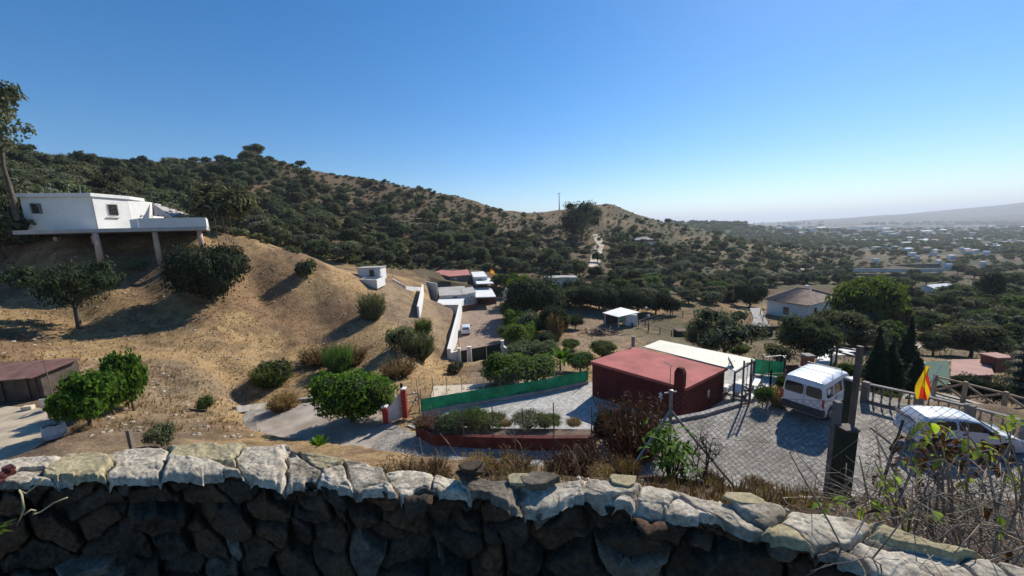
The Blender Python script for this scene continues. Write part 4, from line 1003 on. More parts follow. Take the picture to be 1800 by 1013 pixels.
# canopy behind the house
cc = [PZ(a, b, ZR+.02) for a, b in [(1131,612),(1160,600),(1327,634),(1292,655),(1281,650)]]
can = empty('canopy', (cc[2].x, cc[2].y, -11.5), 'cream sheet roof on slim blue posts behind the red house', 'canopy')
child(MB().prism([(p.x, p.y) for p in cc], ZR+.06, ZR+.12).build('roof_sheet', mat('cream_sheet', (.66, .62, .50), rough=.7, var=.06, scale=1, dirt=.2, dirt_rgb=(.5, .46, .38)), bevel=.01), can)
M_BLUE = mat('blue_steel', (.03, .045, .12), rough=.5)
for a, b in ((cc[2], cc[3]), (cc[1], cc[2])): child(MB().bar(a+Vector((0, 0, .0)), b+Vector((0, 0, .0)), .08, .12).build('beam', M_BLUE), can)
for q in (cc[2], cc[3], cc[1].lerp(cc[2], .5)): child(MB().bar((q.x, q.y, -11.7), (q.x, q.y, ZR), .08, .08).build('post', M_BLUE), can)
# satellite dish on the roof corner
e = empty('satellite_dish', rc[2], 'small grey satellite dish on the right corner of the red roof', 'satellite dish')
c_ = rc[2]+Vector((.15, .1, .35)); tilt = Matrix.Rotation(math.radians(60), 3, 'Y') @ Matrix.Rotation(math.radians(20), 3, 'X')
mb = MB(); prof = [(.02, 0), (.15, .015), (.28, .06), (.36, .11), (.37, .11), (.28, .045), (.15, 0), (.02, -.015)]; mb.lathe(prof, (0, 0, 0), 16); mb.v = [tuple(tilt @ Vector(v)+c_) for v in mb.v]; child(mb.build('dish', M_STEEL, smooth=True), e)
mb = MB(); mb.tube([rc[2]-Vector((0, 0, .1)), c_], .025, k=6); mb.tube([c_, c_+tilt @ Vector((0, 0, .35))], .012, k=5); child(mb.build('arm', M_STEEL), e)
# outdoor table with benches and a couch under the canopy edge
def picnic(c, rz, label, L=1.7):
    e = empty('picnic_table', c, label, 'table', None, rz)
    MB().box((0, 0, .74), (L, .72, .05)).build('tabletop', M_WHITE, e, bevel=.01)
    for s in (-1, 1): MB().box((0, s*.75, .44), (L, .28, .05)).build('bench_seat', M_WHITE, e, bevel=.01)
    for s in (-1, 1):
        mb = MB(); mb.bar((s*L*.36, -.8, 0), (s*L*.36, -.25, .72), .06); mb.bar((s*L*.36, .8, 0), (s*L*.36, .25, .72), .06); mb.bar((s*L*.36, -.82, .4), (s*L*.36, .82, .4), .06); mb.build('leg_frame', M_BLACK, e)
yz = lambda px, py: PP(px, py, *YARD)
q = yz(1296, 700); picnic((q.x, q.y, q.z), rz2+.2, 'white picnic table with benches beside the right wall of the red house')
q = yz(1322, 690); picnic((q.x, q.y, q.z), rz2+.2, 'second white table behind the first under the canopy edge', 1.4)

# ------------------------------------------------------------------ net fences of the yard
def net_fence(pts, h, label, posts, m=M_NET, hpost=1.75, group=None, mesh=True):
    e = empty('net_fence', pts[0], label, 'fence', group); pts = dense(pts, 1.6)
    V = []; F = []
    for i, p in enumerate(pts):
        w = .04*vnoise([i*.9], [0.3])[0]; V += [(p.x, p.y+w, p.z+.06), (p.x, p.y-w, p.z+h*.5), (p.x, p.y+w*.5, p.z+h+.03*vnoise([i*1.7], [2])[0])]
    for i in range(len(pts)-1): a = i*3; F += [(a, a+3, a+4, a+1), (a+1, a+4, a+5, a+2)]
    child(MB().add(V, F).build('netting', m), e)
    for i in range(0, len(pts), posts):
        p = pts[i]; child(MB().tube([(p.x, p.y-.05, p.z-.3), (p.x, p.y-.05, p.z+hpost)], .03, k=6).build('post', M_RUSTY), e)
    if mesh: child(chain_panel(pts[0]+Vector((0, .06, 0)), pts[-1]+Vector((0, .06, 0)), hpost-.1, cell=.12, rad=.002), e)
    return e
nf = [PP(a, b, *YARD) for a, b in [(742,727),(800,716),(880,703),(960,689),(1033,673)]]
net_fence(nf, 1.0, 'long green netting fence along the far side of the cobbled yard', 2)
path_wall('low_wall', [p+Vector((0, -.14, 0)) for p in nf], .22, .16, M_CONC, 'grey concrete plinth under the green netting fence of the yard', 'wall')
nf = [PP(a, b, *YARD) for a, b in [(1322,658),(1350,661),(1378,664)]]
net_fence([p for p in nf], 1.15, 'short green netting screen right of the cream canopy', 1, hpost=1.3, mesh=False)
# fence on the low red wall
e = empty('chain_link_fence', PP(870, 786, *ROAD), 'rusty post and wire fence standing on the low red wall of the yard', 'fence'); pr_ = None
for px, py in [(762,779),(816,784),(868,787),(920,788),(974,789),(1040,789)]:
    p = PP(px, py, *ROAD)+Vector((0, 0, .6)); child(MB().tube([p, p+Vector((0, 0, 1.75 if px in (868, 974) else 1.5))], .028, k=6).build('post', M_RUSTY), e)
    if pr_ is not None: child(chain_panel(pr_, p, 1.4, cell=.09, rad=.0018), e)
    pr_ = p
# thin fence beyond the yard along the sandy track
e = empty('wire_fence', G(760, 690, 20), 'thin wire fence along the sandy track beyond the yard', 'fence'); pr_ = None
for px, py in [(735,702),(762,698),(786,694),(812,690),(850,685),(888,681),(925,677)]:
    p = G(px, py, 20); child(MB().tube([p-Vector((0, 0, .2)), p+Vector((0, 0, 1.6))], .03, k=5).build('post', M_STEEL), e)
    if pr_ is not None: child(chain_panel(pr_, p, 1.3, cell=.2, rad=.0022), e)
    pr_ = p
# gate of the yard: leaning white sheet leaf between red pillars, small mesh gate
M_REDP = mat('red_painted_pillar', (.30, .035, .035), rough=.8, var=.15, scale=3)
a, b = PP(684, 743, *ROAD), PP(709, 733, *ROAD)
gt = empty('sheet_gate', a, 'pale grey sheet metal gate leaf between two red pillars at the yard entrance', 'gate')
d = b-a; nn = Vector((-d.y, d.x, 0)).normalized()*.03
V = [a-nn, b-nn, b-nn+Vector((0, 0, 1.75)), a-nn+Vector((0, 0, .95)), a+nn, b+nn, b+nn+Vector((0, 0, 1.75)), a+nn+Vector((0, 0, .95))]
child(MB().add(V, [(0,1,2,3),(7,6,5,4),(0,4,5,1),(1,5,6,2),(2,6,7,3),(3,7,4,0)]).build('panel', mat('pale_sheet_metal', (.50, .52, .53), rough=.6, var=.08, scale=2)), gt)
child(MB().bar(a-nn*2+Vector((0, 0, .5)), b-nn*2+Vector((0, 0, .85)), .04).build('rail', M_WHITE), gt)
for px, py, h, lb in [(713,734,1.95,'tall red gate pillar with a dark lantern on its top'),(679,744,1.1,'short red gate pillar with a white cap left of the sheet gate')]:
    q = PP(px, py, *ROAD); e = empty('gate_pillar', q, lb, 'pillar'); child(MB().box((q.x, q.y, q.z+h/2), (.30, .30, h)).build('shaft', M_REDP, bevel=.01), e); child(MB().box((q.x, q.y, q.z+h+.04), (.36, .36, .08)).build('cap', M_WHITE, bevel=.01), e)
    if h > 1.5: child(MB().lathe([(.05, .1), (.09, .14), (.10, .32), (.05, .40), (.01, .45)], (q.x-.1, q.y, q.z+h), 8).build('lantern', M_BLACK), e)
a, b = PP(717, 731, *ROAD), PP(738, 729, *ROAD); e = empty('mesh_gate', a, 'small wire mesh gate in a dark frame right of the red pillar', 'gate')
mb = MB()
for h in (.1, 1.45): mb.bar(a+Vector((0, 0, h)), b+Vector((0, 0, h)), .05)
for q in (a, b): mb.bar(q, q+Vector((0, 0, 1.5)), .05)
mb.bar(a+Vector((0, 0, .1)), b+Vector((0, 0, 1.45)), .03); child(mb.build('frame', M_RUSTY), e); child(chain_panel(a, b, 1.35, cell=.12, rad=.002), e)
# post in the garden bed
q = PP(788, 762, *ROAD)+Vector((0, 0, .4)); mb = MB(); mb.box((q.x, q.y, q.z+.35), (.22, .22, .9)); o = mb.build('meter_post', M_POST, bevel=.02); tag(o, 'short grey block post behind the palm in the yard bed', 'post')

# ------------------------------------------------------------------ vehicles
M_CARW = mat('white_car_paint', (.66, .67, .69), rough=.28, spec=.5, coat=.5, dirt=.3, dirt_rgb=(.5, .48, .44), scale=1.5)
M_BUMP = mat('grey_bumper_plastic', (.045, .047, .05), rough=.6)
M_RIM = mat('wheel_rim', (.35, .35, .36), rough=.35, metal=.7)
M_TAIL = mat('tail_lamp', (.45, .02, .015), rough=.2, spec=.6)
M_HEAD = mat('head_lamp', (.6, .62, .65), rough=.1, spec=.8)
M_PLATE = mat('number_plate', (.75, .75, .72), rough=.5)
def rr_poly(y0, y1, z0, z1, r=.06, k=3, tl=0.0, tr=0.0):
    """rounded rectangle in (y, z); tl/tr pull the top corners inwards"""
    out = []
    for cy, cz, a0 in ((y1-r, z1-r, 0), (y0+r, z1-r, 90), (y0+r, z0+r, 180), (y1-r, z0+r, 270)):
        for i in range(k+1):
            a = math.radians(a0+90*i/k); y, z = cy+r*math.cos(a), cz+r*math.sin(a); f = max(0, (z-z0)/(z1-z0))
            if cy > (y0+y1)/2: y -= tr*f
            else: y += tl*f
            out.append((y, z))
    return out
def vehicle(loc, rz, label, spec, name='parked_van', cat='van'):
    L, Wd, Hh = spec['L'], spec['W'], spec['H']; top = spec['top']; wh = spec['wheels']; wr = spec['wr']; waist = spec['waist']; tum = spec['tumble']; sill = .26
    e = empty(name, loc, label, cat, None, rz); hw = Wd/2
    ys = sorted(set([round(t[0], 3) for t in top]+[round(-L/2+L*i/46, 3) for i in range(47)]))
    tz = lambda y: float(np.interp(y, [t[0] for t in top], [t[1] for t in top]))
    def zb(y):
        z = sill
        for w in wh:
            d = abs(y-w)
            if d < wr*1.2: z = max(z, wr+math.sqrt(max(0, (wr*1.2)**2-d*d)))
        return z
    def plan(y):     # rounded plan at the ends
        t = (abs(y)-(L/2-.35))/.35; return 1-.12*max(0, t)**2
    def wx(y, z):
        h = hw*plan(y)
        if z <= waist: return h*(.965+.035*min(1, (z-sill)/(waist-sill)))
        return h*(1-tum*((z-waist)/(Hh-waist))**1.15)
    V = []; nst = 9
    for y in ys:
        b, t = zb(y), max(tz(y), zb(y)+.06); zs = [b, b+(t-b)*.25, min(waist, t-.05) if t > waist else b+(t-b)*.5, b+(t-b)*.72 if t <= waist else waist+(t-waist)*.5, t-.07, t-.015]
        zs = list(np.maximum.accumulate(zs)); pr = [(wx(y, z)*(1 if i < 4 else .975 if i == 4 else .9), z) for i, z in enumerate(zs)]+[(wx(y, t)*.62, t+.012), (0, t+.02)]
        for x, z in pr: V.append((x, y, z))
        for x, z in pr[-2::-1]: V.append((-x, y, z))
    m = 15; F = [(i*m+k, (i+1)*m+k, (i+1)*m+k+1, i*m+k+1) for i in range(len(ys)-1) for k in range(m-1)]
    F += [(i*m+m-1, (i+1)*m+m-1, (i+1)*m, i*m) for i in range(len(ys)-1)]; n = len(ys)
    F += [tuple(range(m)), tuple(range((n-1)*m, n*m))[::-1]]
    body = MB().add(V, F).build('body', M_CARW, e, smooth=True)
    mm = body.modifiers.new('edge', 'EDGE_SPLIT'); mm.split_angle = .6
    def side_panel(nm, poly, m_, out=.006, s=1, th=.03, parent=None):
        P_ = [(s*(wx(y, z)+out), y, z) for y, z in poly]; Q_ = [(s*(wx(y, z)+out-th), y, z) for y, z in poly]; k = len(poly)
        f = [tuple(range(k)), tuple(range(2*k-1, k-1, -1))]+[(i, k+i, k+(i+1) % k, (i+1) % k) for i in range(k)]
        return MB().add(P_+Q_, f).build(nm, m_, parent or e)
    def end_panel(nm, poly, m_, y, out, th=.03, slope=0.0, z0=0.0):
        sg = 1 if out > 0 else -1; P_ = [(x, y+out-sg*slope*(z-z0), z) for x, z in poly]; Q_ = [(p[0], p[1]-sg*th, p[2]) for p in P_]; k = len(poly)
        f = [tuple(range(k)), tuple(range(2*k-1, k-1, -1))]+[(i, k+i, k+(i+1) % k, (i+1) % k) for i in range(k)]
        return MB().add(P_+Q_, f).build(nm, m_, e)
    for s in (-1, 1):
        for w in spec['windows']: side_panel('window', rr_poly(*w[:4], r=.06, tl=w[4] if len(w) > 4 else 0, tr=w[5] if len(w) > 5 else 0), M_GLASS, s=s)
        for dy in spec['seams']: side_panel('door_seam', [(dy, .4), (dy+.012, .4), (dy+.012, waist+.4), (dy, waist+.4)], M_BUMP, out=.003, s=s)
        side_panel('side_moulding', rr_poly(-L/2+.95, L/2-1.0, .42, .54, .03), M_BUMP, out=.018, s=s)
        for hy in spec['handles']: side_panel('door_handle', rr_poly(hy, hy+.16, waist-.12, waist-.07, .02), M_BUMP, out=.03, s=s)
        mb = MB(); mb.box((s*(hw+.12), spec['mirror'], waist+.10), (.16, .08, .2)); mb.box((s*(hw+.02), spec['mirror'], waist+.04), (.12, .05, .05)); mb.build('wing_mirror', M_BUMP, e, bevel=.02)
        for w in wh:
            t = MB(); pr = [(wr*.6, -.09), (wr*.93, -.095), (wr, -.06), (wr, .06), (wr*.93, .095), (wr*.6, .09)]; t.lathe(pr, (0, 0, 0), 20)
            R = Matrix.Rotation(math.pi/2, 3, 'Y'); t.v = [tuple(R @ Vector(v)+Vector((s*(hw-.12), w, wr))) for v in t.v]; to = t.build('wheel', M_BLACK, e, smooth=False)
            r_ = MB(); r_.lathe([(wr*.62, 0), (wr*.6, .02), (wr*.3, .005), (wr*.12, .02), (.001, .02)], (0, 0, 0), 14); r_.v = [tuple(Matrix.Rotation(s*math.pi/2, 3, 'Y') @ Vector(v)+Vector((s*(hw-.02), w, wr))) for v in r_.v]; r_.build('rim', M_RIM, to)
    MB().box((0, 0, .45), (Wd-.3, L-.5, .3)).build('underbody', M_BUMP, e)
    b = spec['bump']
    MB().box((0, -L/2+.07, (b[0]+b[1])/2), (Wd*.97, .26, b[1]-b[0])).build('rear_bumper', M_BUMP if spec['darkbump'] else M_CARW, e, bevel=.05)
    MB().box((0, L/2-.07, (b[0]+b[1])/2), (Wd*.95, .26, b[1]-b[0])).build('front_bumper', M_BUMP if spec['darkbump'] else M_CARW, e, bevel=.05)
    for poly in spec['rear_windows']: end_panel('rear_window', poly, M_GLASS, -L/2, -.012, slope=spec['rear_slope'], z0=spec['rz0'])
    for s in (-1, 1):
        end_panel('tail_light', [(s*x, z) for x, z in spec['tail']], M_TAIL, -L/2, -.02, slope=spec['rear_slope'], z0=spec['rz0']); end_panel('headlight', [(s*x, z) for x, z in spec['head']], M_HEAD, L/2, .015)
    end_panel('number_plate', rr_poly(-.26, .26, spec['plate'], spec['plate']+.11, .01), M_PLATE, -L/2, -.075 if spec['plate'] < b[1] else -.02)
    w = spec['windscreen']; (y0, z0), (y1, z1) = w; nn = Vector((0, z0-z1, y1-y0)).normalized()*.02; nn = -nn if nn.z < 0 else nn
    V = [Vector((x*hw, y, z))+nn for x, y, z in ((-.86, y0, z0), (.86, y0, z0), (.70, y1, z1), (-.70, y1, z1))]; MB().add(V+[v-nn*1.6 for v in V], [(0,1,2,3),(7,6,5,4),(0,4,5,1),(1,5,6,2),(2,6,7,3),(3,7,4,0)]).build('windscreen', M_GLASS, e)
    for y in spec['bars']:
        mb = MB(); zt = tz(y)+.13; mb.tube([(-hw*.8, y, tz(y)-.02), (-hw*.76, y, zt), (hw*.76, y, zt), (hw*.8, y, tz(y)-.02)], .016, k=6); mb.build('roof_bar', M_STEEL, e)
    if spec.get('seam_rear'): end_panel('door_seam', [(-.008+spec['seam_rear'], .5), (.008+spec['seam_rear'], .5), (.008+spec['seam_rear'], 1.6), (-.008+spec['seam_rear'], 1.6)], M_BUMP, -L/2, -.004, th=.006)
    return e
VAN = dict(L=4.02, W=1.67, H=1.83, wheels=(-1.28, 1.32), wr=.31, waist=1.06, tumble=.13, darkbump=True, bump=(.28, .62),
    top=[(-2.01, 1.2), (-2.0, 1.70), (-1.94, 1.80), (-1.5, 1.83), (.2, 1.82), (.62, 1.74), (1.22, 1.13), (1.35, 1.08), (1.85, .93), (1.98, .75), (2.01, .5)],
    windows=[(-1.80, -1.15, 1.12, 1.55), (-1.02, -.20, 1.12, 1.57), (-.08, .98, 1.12, 1.60, 0, .52)], seams=(-1.08, -.13, .95), handles=(-.98, -.02), mirror=.75,
    rear_windows=[rr_poly(-.70, .02, 1.08, 1.56, .1, 4, .04, 0), rr_poly(.12, .70, 1.08, 1.56, .1, 4, 0, .04)], rear_slope=0.0, rz0=1.0,
    tail=[(.80, .72), (.72, .72), (.72, 1.10), (.80, 1.10)], head=[(.75, .68), (.42, .68), (.42, .84), (.75, .84)], plate=.80, windscreen=[(1.20, 1.16), (.66, 1.70)], bars=(-.9, .1), seam_rear=.07)
HATCH = dict(L=4.0, W=1.70, H=1.46, wheels=(-1.25, 1.28), wr=.30, waist=.95, tumble=.22, darkbump=False, bump=(.26, .60),
    top=[(-2.0, .85), (-1.96, 1.0), (-1.62, 1.37), (-1.2, 1.43), (-.2, 1.46), (.35, 1.38), (1.05, .98), (1.2, .95), (1.8, .80), (1.95, .62), (2.0, .45)],
    windows=[(-1.60, -.62, 1.0, 1.32, .30, 0), (-.52, .75, 1.0, 1.34, 0, .50)], seams=(-.57, .7), handles=(-1.2, -.4), mirror=.55,
    rear_windows=[rr_poly(-.6, .6, 1.0, 1.32, .06, 3, .06, .06)], rear_slope=-.9, rz0=.98,
    tail=[(.80, .70), (.58, .70), (.62, .98), (.78, .98)], head=[(.75, .58), (.42, .60), (.42, .72), (.75, .76)], plate=.42, windscreen=[(1.03, 1.0), (.38, 1.38)], bars=())
a, b = PP(1374, 731, *ROAD), PP(1441, 750, *ROAD); d = (b-a); print('van rear width', d.length, a, b); fw = Vector((-d.y, d.x, 0)).normalized()
mid_ = (a+b)/2; c_ = mid_+fw*2.0; rzv = math.atan2(fw.y, fw.x)-math.pi/2
VANROOT = vehicle((c_.x, c_.y, ROAD[0]+ROAD[1]*c_.x+ROAD[2]*c_.y), rzv, 'white high roofed van with twin rear doors, parked facing away', VAN)
VANROOT.rotation_euler = (0, 0, rzv)
q = PP(1676, 780, *ROAD); CAR = vehicle((q.x, q.y, q.z), math.radians(-106), 'white hatchback with red tail light half hidden behind the dry vine', HATCH, 'parked_car', 'car'); CAR.scale = (.80, .72, .85)
q = PP(820, 584, *COMP); vehicle((q.x, q.y, q.z+.02), math.radians(4), 'small distant white car on the terracotta forecourt beside the long white wall', HATCH, 'parked_car', 'car')

# ------------------------------------------------------------------ white compound in the middle
comp = lambda px, py: PP(px, py, *COMP)
def blk(label, roof_px, zr, zb_, wm, rm, name='house', cat='house', th=.14, over=.96, parent=None, windows=(), walls=True, slope=None, post=False):
    """roof slab from pixels at height zr with walls down to zb_"""
    R_ = [PZ(a, b, zr) for a, b in roof_px]; c = sum(R_, Vector())/len(R_)
    e = empty(name, (c.x, c.y, zb_), label, cat); I_ = [c+(p-c)*over for p in R_]
    zs = [zr+(slope[i] if slope else 0) for i in range(len(R_))]
    child(MB().prism([(p.x, p.y) for p in R_], zs, [z+th for z in zs]).build('roof', rm, bevel=.01), e)
    if walls: child(MB().prism([(p.x, p.y) for p in I_], zb_-.6, [z-.003 for z in zs]).build('wall', wm), e)
    if post:
        for p in I_: child(MB().bar((p.x, p.y, zb_-.3), (p.x, p.y, zr), .12, .12).build('post', M_WHITE if post == 'w' else M_RUSTY), e)
    for (px, py, w, h, i0, i1, nm) in windows:
        q = on_wall_px(px, py, I_[i0], I_[i1], .02); dd = (I_[i1]-I_[i0]).normalized(); R3 = math.atan2(dd.y, dd.x)
        fr_ = child(MB().box(q, (w+.16, .10, h+.16), R3).build('window_frame' if nm == 'window' else 'door_frame', M_WHITE), e)
        o = MB().box(q, (w, .16, h), R3).build(nm, M_GLASS if nm == 'window' else M_DGREEN); child(o, e)
    return e
wl = [comp(a, b) for a, b in [(791,646),(800,604),(806,575),(810,552)]]
path_wall('boundary_wall', dense(wl, 3), 2.6, .5, M_WHITE, 'long tall white wall along the left side of the terracotta forecourt', 'wall', base=-1.5)
path_wall('boundary_wall', [comp(790,646), comp(807,642)], 2.05, .3, M_WHITE, 'short white wall left of the small dark green gate door', 'wall', base=-1.5)
path_wall('boundary_wall', dense([comp(886,628), comp(893,634), comp(908,640)], 1.5), 1.7, .3, M_WHITE, 'white wing wall sloping down right of the large dark gate', 'wall', base=-1.0, hs=None)
for px, py, lb in [(826,640,'white gate pillar between the small door and the large dark gate'),(884,628,'white gate pillar at the right end of the large dark gate'),(808.5,643,'white pillar left of the small green gate door')]:
    q = comp(px, py); e = empty('gate_pillar', q, lb, 'pillar'); w = .5 if px == 826 else .35; child(MB().box((q.x, q.y, q.z+1.15), (w, .4, 2.5)).build('shaft', M_WHITE), e); child(MB().box((q.x, q.y, q.z+2.45), (w+.12, .5, .1)).build('cap', M_WHITE), e)
for (a_, b_, lb, nm) in [((830,639),(881,629),'large dark green double gate of the white compound','compound_gate'),((811,643),(822,641),'small dark green gate door between white pillars','gate_door')]:
    a, b = comp(*a_), comp(*b_); e = empty(nm, a, lb, 'gate'); n = 2 if nm == 'compound_gate' else 1
    for i in range(n):
        s_, t_ = a.lerp(b, i/n+.004), a.lerp(b, (i+1)/n-.004); child(MB().add([(s_.x, s_.y, s_.z), (t_.x, t_.y, t_.z), (t_.x, t_.y, t_.z+2.1), (s_.x, s_.y, s_.z+2.1), (s_.x, s_.y+.06, s_.z), (t_.x, t_.y+.06, t_.z), (t_.x, t_.y+.06, t_.z+2.1), (s_.x, s_.y+.06, s_.z+2.1)], [(0,1,2,3),(7,6,5,4),(0,4,5,1),(1,5,6,2),(2,6,7,3),(3,7,4,0)]).build('panel', M_DGREEN), e)
ap = [comp(808,645), comp(886,629), comp(882,640)]; A1, A2 = comp(808,645), comp(888,629); o_ = Vector((.1, -1, 0))
apron = MB().prism([(A1.x, A1.y-.2), (A2.x, A2.y-.2), (A2.x+.5, A2.y-5.0), (A1.x+2.2, A1.y-3.4)], COMP[0]-3, [COMP[0]-.0, COMP[0]-.0, COMP[0]-.5, COMP[0]-.35]).build('apron', M_CONC); apron['kind'] = 'structure'
M_ROOFG = mat('pale_grey_roof', (.36, .34, .31), rough=.9, var=.12, scale=.5, dirt=.5)
M_ROOFW = mat('white_sheet_roof', (.70, .69, .66), rough=.6, var=.05, scale=.4)
M_BROWN = mat('brown_plinth', (.11, .07, .055), rough=.9, var=.2)
M_ROOFR = mat('faded_red_roof', (.38, .15, .13), rough=.85, var=.15, scale=.4)
blk('white hut with a white sheet awning at the head of the forecourt', [(766,537),(773,524),(819,522),(809,537)], -15.5, -18, M_WHITE, M_ROOFW, over=.93, name='hut', cat='hut', windows=[(780,548,.9,1.1,0,3,'window')])
blk('flat roofed white house behind the white hut', [(822,519),(772,521),(769,499),(815,499)], -14.7, -18, M_WHITE, M_ROOFG, windows=[(800,524,1,1,0,1,'window')])
q_ = blk('white wall block with dark paw print mural beside the open porch', [(813,519),(837,515),(831,505),(810,508)], -14.6, -18, M_WHITE, M_ROOFG, name='house', cat='house')
I1, I2 = PZ(813,519,-14.6), PZ(837,515,-14.6); mc = q_.children[0]
for px, py in [(822,525),(829,523),(826,530),(832,527),(819,531)]:
    q = on_wall_px(px, py, I1, I2, -.25); o = MB().lathe([(.28, -.02), (.28, .02), (.0, .03)], (0, 0, 0), 8).build('mural_mark', M_BROWN, q_); o.location = q-Vector(q_.location); o.rotation_euler = (math.pi/2, 0, 0)
q = comp(824, 546); rzz = math.atan2((I2-I1).y, (I2-I1).x); child(MB().box((q.x, q.y-.1, COMP[0]+.7), ((I2-I1).length*1.02, .3, 1.4), rzz).build('plinth', M_BROWN), q_)
blk('open porch with a white pitched sheet roof over a dark terrace', [(836,524),(834,505),(862,505),(872,523)], -15.4, -18, M_WHITE, M_ROOFW, name='porch', cat='porch', walls=False, post=True, th=.2)
q = comp(855, 540); o = MB().box((q.x, q.y+4, -16.8), (4.6, .2, 2.6)).build('porch_shade_panel', M_BROWN); tag(o, 'dark brown panel standing for the shade under the open porch', 'wall')  # added panel; its dark colour stands for the shaded depth of the porch
blk('small white canopy roof behind the open porch', [(838,500),(834,491),(860,489),(868,499)], -13.8, -17, M_WHITE, M_ROOFW, name='pergola', cat='pergola', walls=False, post=True)
blk('low house with a faded red roof at the top of the compound', [(760,480),(790,487),(826,484),(822,474),(780,474)], -12.4, -16, mat('grey_brown_wall', (.22, .18, .16), rough=.9, var=.2), M_ROOFR, windows=[(800,492,1.2,1,1,2,'window')])
blk('pale flat roofed annex with a railing right of the faded red roof', [(832,488),(828,479),(850,478),(857,487)], -12.7, -16, M_WHITE, M_ROOFW, windows=[(843,494,1.3,1,0,3,'window')])
path_wall('boundary_wall', dense([P(706,489,96)-Vector((0,0,1.4)), P(735,494,93)-Vector((0,0,1.4)), P(768,499,89)-Vector((0,0,1.5))], 3), 1.6, .25, M_WHITE, 'white garden wall running left from the red roofed house', 'wall', base=-3)
a, b = G(736, 560, 40, 80), G(744, 515, 50, 100)
path_wall('boundary_wall', dense([a, b], 3), 1.9, .3, M_WHITE, 'white retaining wall stepping down the slope left of the hut', 'wall', base=-2)
# upper yard left: white shed, tarpaulin pit with a pale rim, low walls
def gz(px, py, lo=50, hi=130):
    q = G(px, py, lo, hi); return q if q is not None else GY(px, 80)
q = gz(648, 492); e = empty('shed', q, 'little white shed in the upper yard at the crest of the slope', 'shed'); child(MB().box((q.x, q.y+2, q.z+.9), (4.2, 3, 2.2)).build('wall', M_WHITE), e); child(MB().box((q.x, q.y+2, q.z+2.1), (4.5, 3.3, .15)).build('roof', M_ROOFG), e); child(MB().box((q.x+.5, q.y+.45, q.z+1.0), (.8, .2, 1.5)).build('door', M_BROWN), e)
q = gz(655, 497); e = empty('covered_pit', q, 'dark covered pool with a white rim beside the little white shed', 'pool'); 
pts = [gz(634,494), gz(664,512), gz(678,505), gz(650,489)]; zt = max(p.z for p in pts)+.3
child(MB().prism([(p.x, p.y) for p in pts], zt-1.5, zt).build('rim', M_WHITE), e); cc_ = sum(pts, Vector())/4; child(MB().prism([((cc_+(p-cc_)*.86).x, (cc_+(p-cc_)*.86).y) for p in pts], zt-.2, zt+.04).build('cover', mat('dark_tarpaulin', (.05, .06, .075), rough=.5, var=.3)), e)
path_wall('low_wall', dense([gz(690,494), gz(713,508), gz(742,509)], 3), .5, .3, M_WHITE, 'low pale wall around the terrace in the upper yard', 'wall', base=-1)
for i, px in enumerate((660, 690, 707)):
    q = gz(px, 488); o = MB().tube([q, q+Vector((0, 0, 2.6))], .06, k=5).build('pole', M_STEEL); tag(o, ['thin pole beside the little white shed','thin pole in the middle of the upper yard','thin pole right of the upper yard terrace'][i], 'pole')
# flag at the compound
q = PZ(863, 497, -15); e = empty('flagpole', q, 'small red and yellow flag on a pole behind the white canopy', 'flag'); fz = P(863, 473, q.y).z
child(MB().tube([(q.x, q.y, q.z-2), (q.x, q.y, fz)], .05, k=5).build('pole', M_STEEL), e)
M_FR = mat('flag_red', (.55, .03, .025), rough=.8, trans=.35); M_FY = mat('flag_yellow', (.75, .48, .02), rough=.8, trans=.35)
for i, (m_, z0, z1) in enumerate(((M_FR, .25, .45), (M_FY, -.2, .25), (M_FR, -.4, -.2))): child(MB().add([(q.x+.05, q.y, fz-.8+z0*2), (q.x+1.1, q.y+.2, fz-1.3+z0*2), (q.x+1.1, q.y+.2, fz-1.3+z1*2), (q.x+.05, q.y, fz-.8+z1*2)], [(0,1,2,3)]).build('flag_stripe', m_), e)
# barbecue
q = comp(889, 545)+Vector((3, 12, 1.0)); q = P(890, 522, 88); o = MB(); o.box((q.x, q.y, q.z), (1.6, 1.1, 1.6)); o.add([(q.x-.8,q.y-.55,q.z+.8),(q.x+.8,q.y-.55,q.z+.8),(q.x+.8,q.y+.55,q.z+.8),(q.x-.8,q.y+.55,q.z+.8),(q.x-.18,q.y-.18,q.z+2.2),(q.x+.18,q.y-.18,q.z+2.2),(q.x+.18,q.y+.18,q.z+2.2),(q.x-.18,q.y+.18,q.z+2.2)], [(0,1,5,4),(1,2,6,5),(2,3,7,6),(3,0,4,7),(4,5,6,7)])
tag(o.build('barbecue', M_WHITE), 'white masonry barbecue with a tapered chimney right of the porch', 'barbecue')

# ------------------------------------------------------------------ white house on stilts, left
M_STILT = mat('salmon_render', (.52, .34, .25), rough=.9, var=.08, scale=2)
K = 1.35
ZS = 1.50*K
hs_ = empty('stilt_house', (-38, 36, ZS), 'white house with a terrace carried on salmon pillars above the slope', 'house')
slab = [(P(20,402,31.9*K).x,31.9*K),(-38.6*K,32.7*K),(P(245,402,35.0*K).x,35.0*K),(P(363,402,37.2*K).x,37.2*K),(P(368,402,40.5*K).x,40.5*K),(P(360,402,44*K).x,44*K),(-66,52*K)]
child(MB().prism(slab, ZS-.46, ZS).build('terrace_slab', mat('grey_soffit', (.42, .40, .38), rough=.9, var=.12, scale=.8), bevel=.02), hs_)
K2 = K*1.10; C0 = P(168, 380, 33.0*K2); C1 = P(229, 370, 36.0*K2); C2 = P(266, 370, 38.6*K2); L0 = P(42, 380, 31.9*K2)
w1 = [(L0.x, L0.y), (C0.x, C0.y), (C1.x, C1.y), (C1.x-1, C1.y+3), (L0.x-.5, 40*K2)]
zt1 = P(160, 346, 33*K2).z
child(MB().prism(w1, ZS+.003, zt1).build('wall', M_WHITE, bevel=.02), hs_)
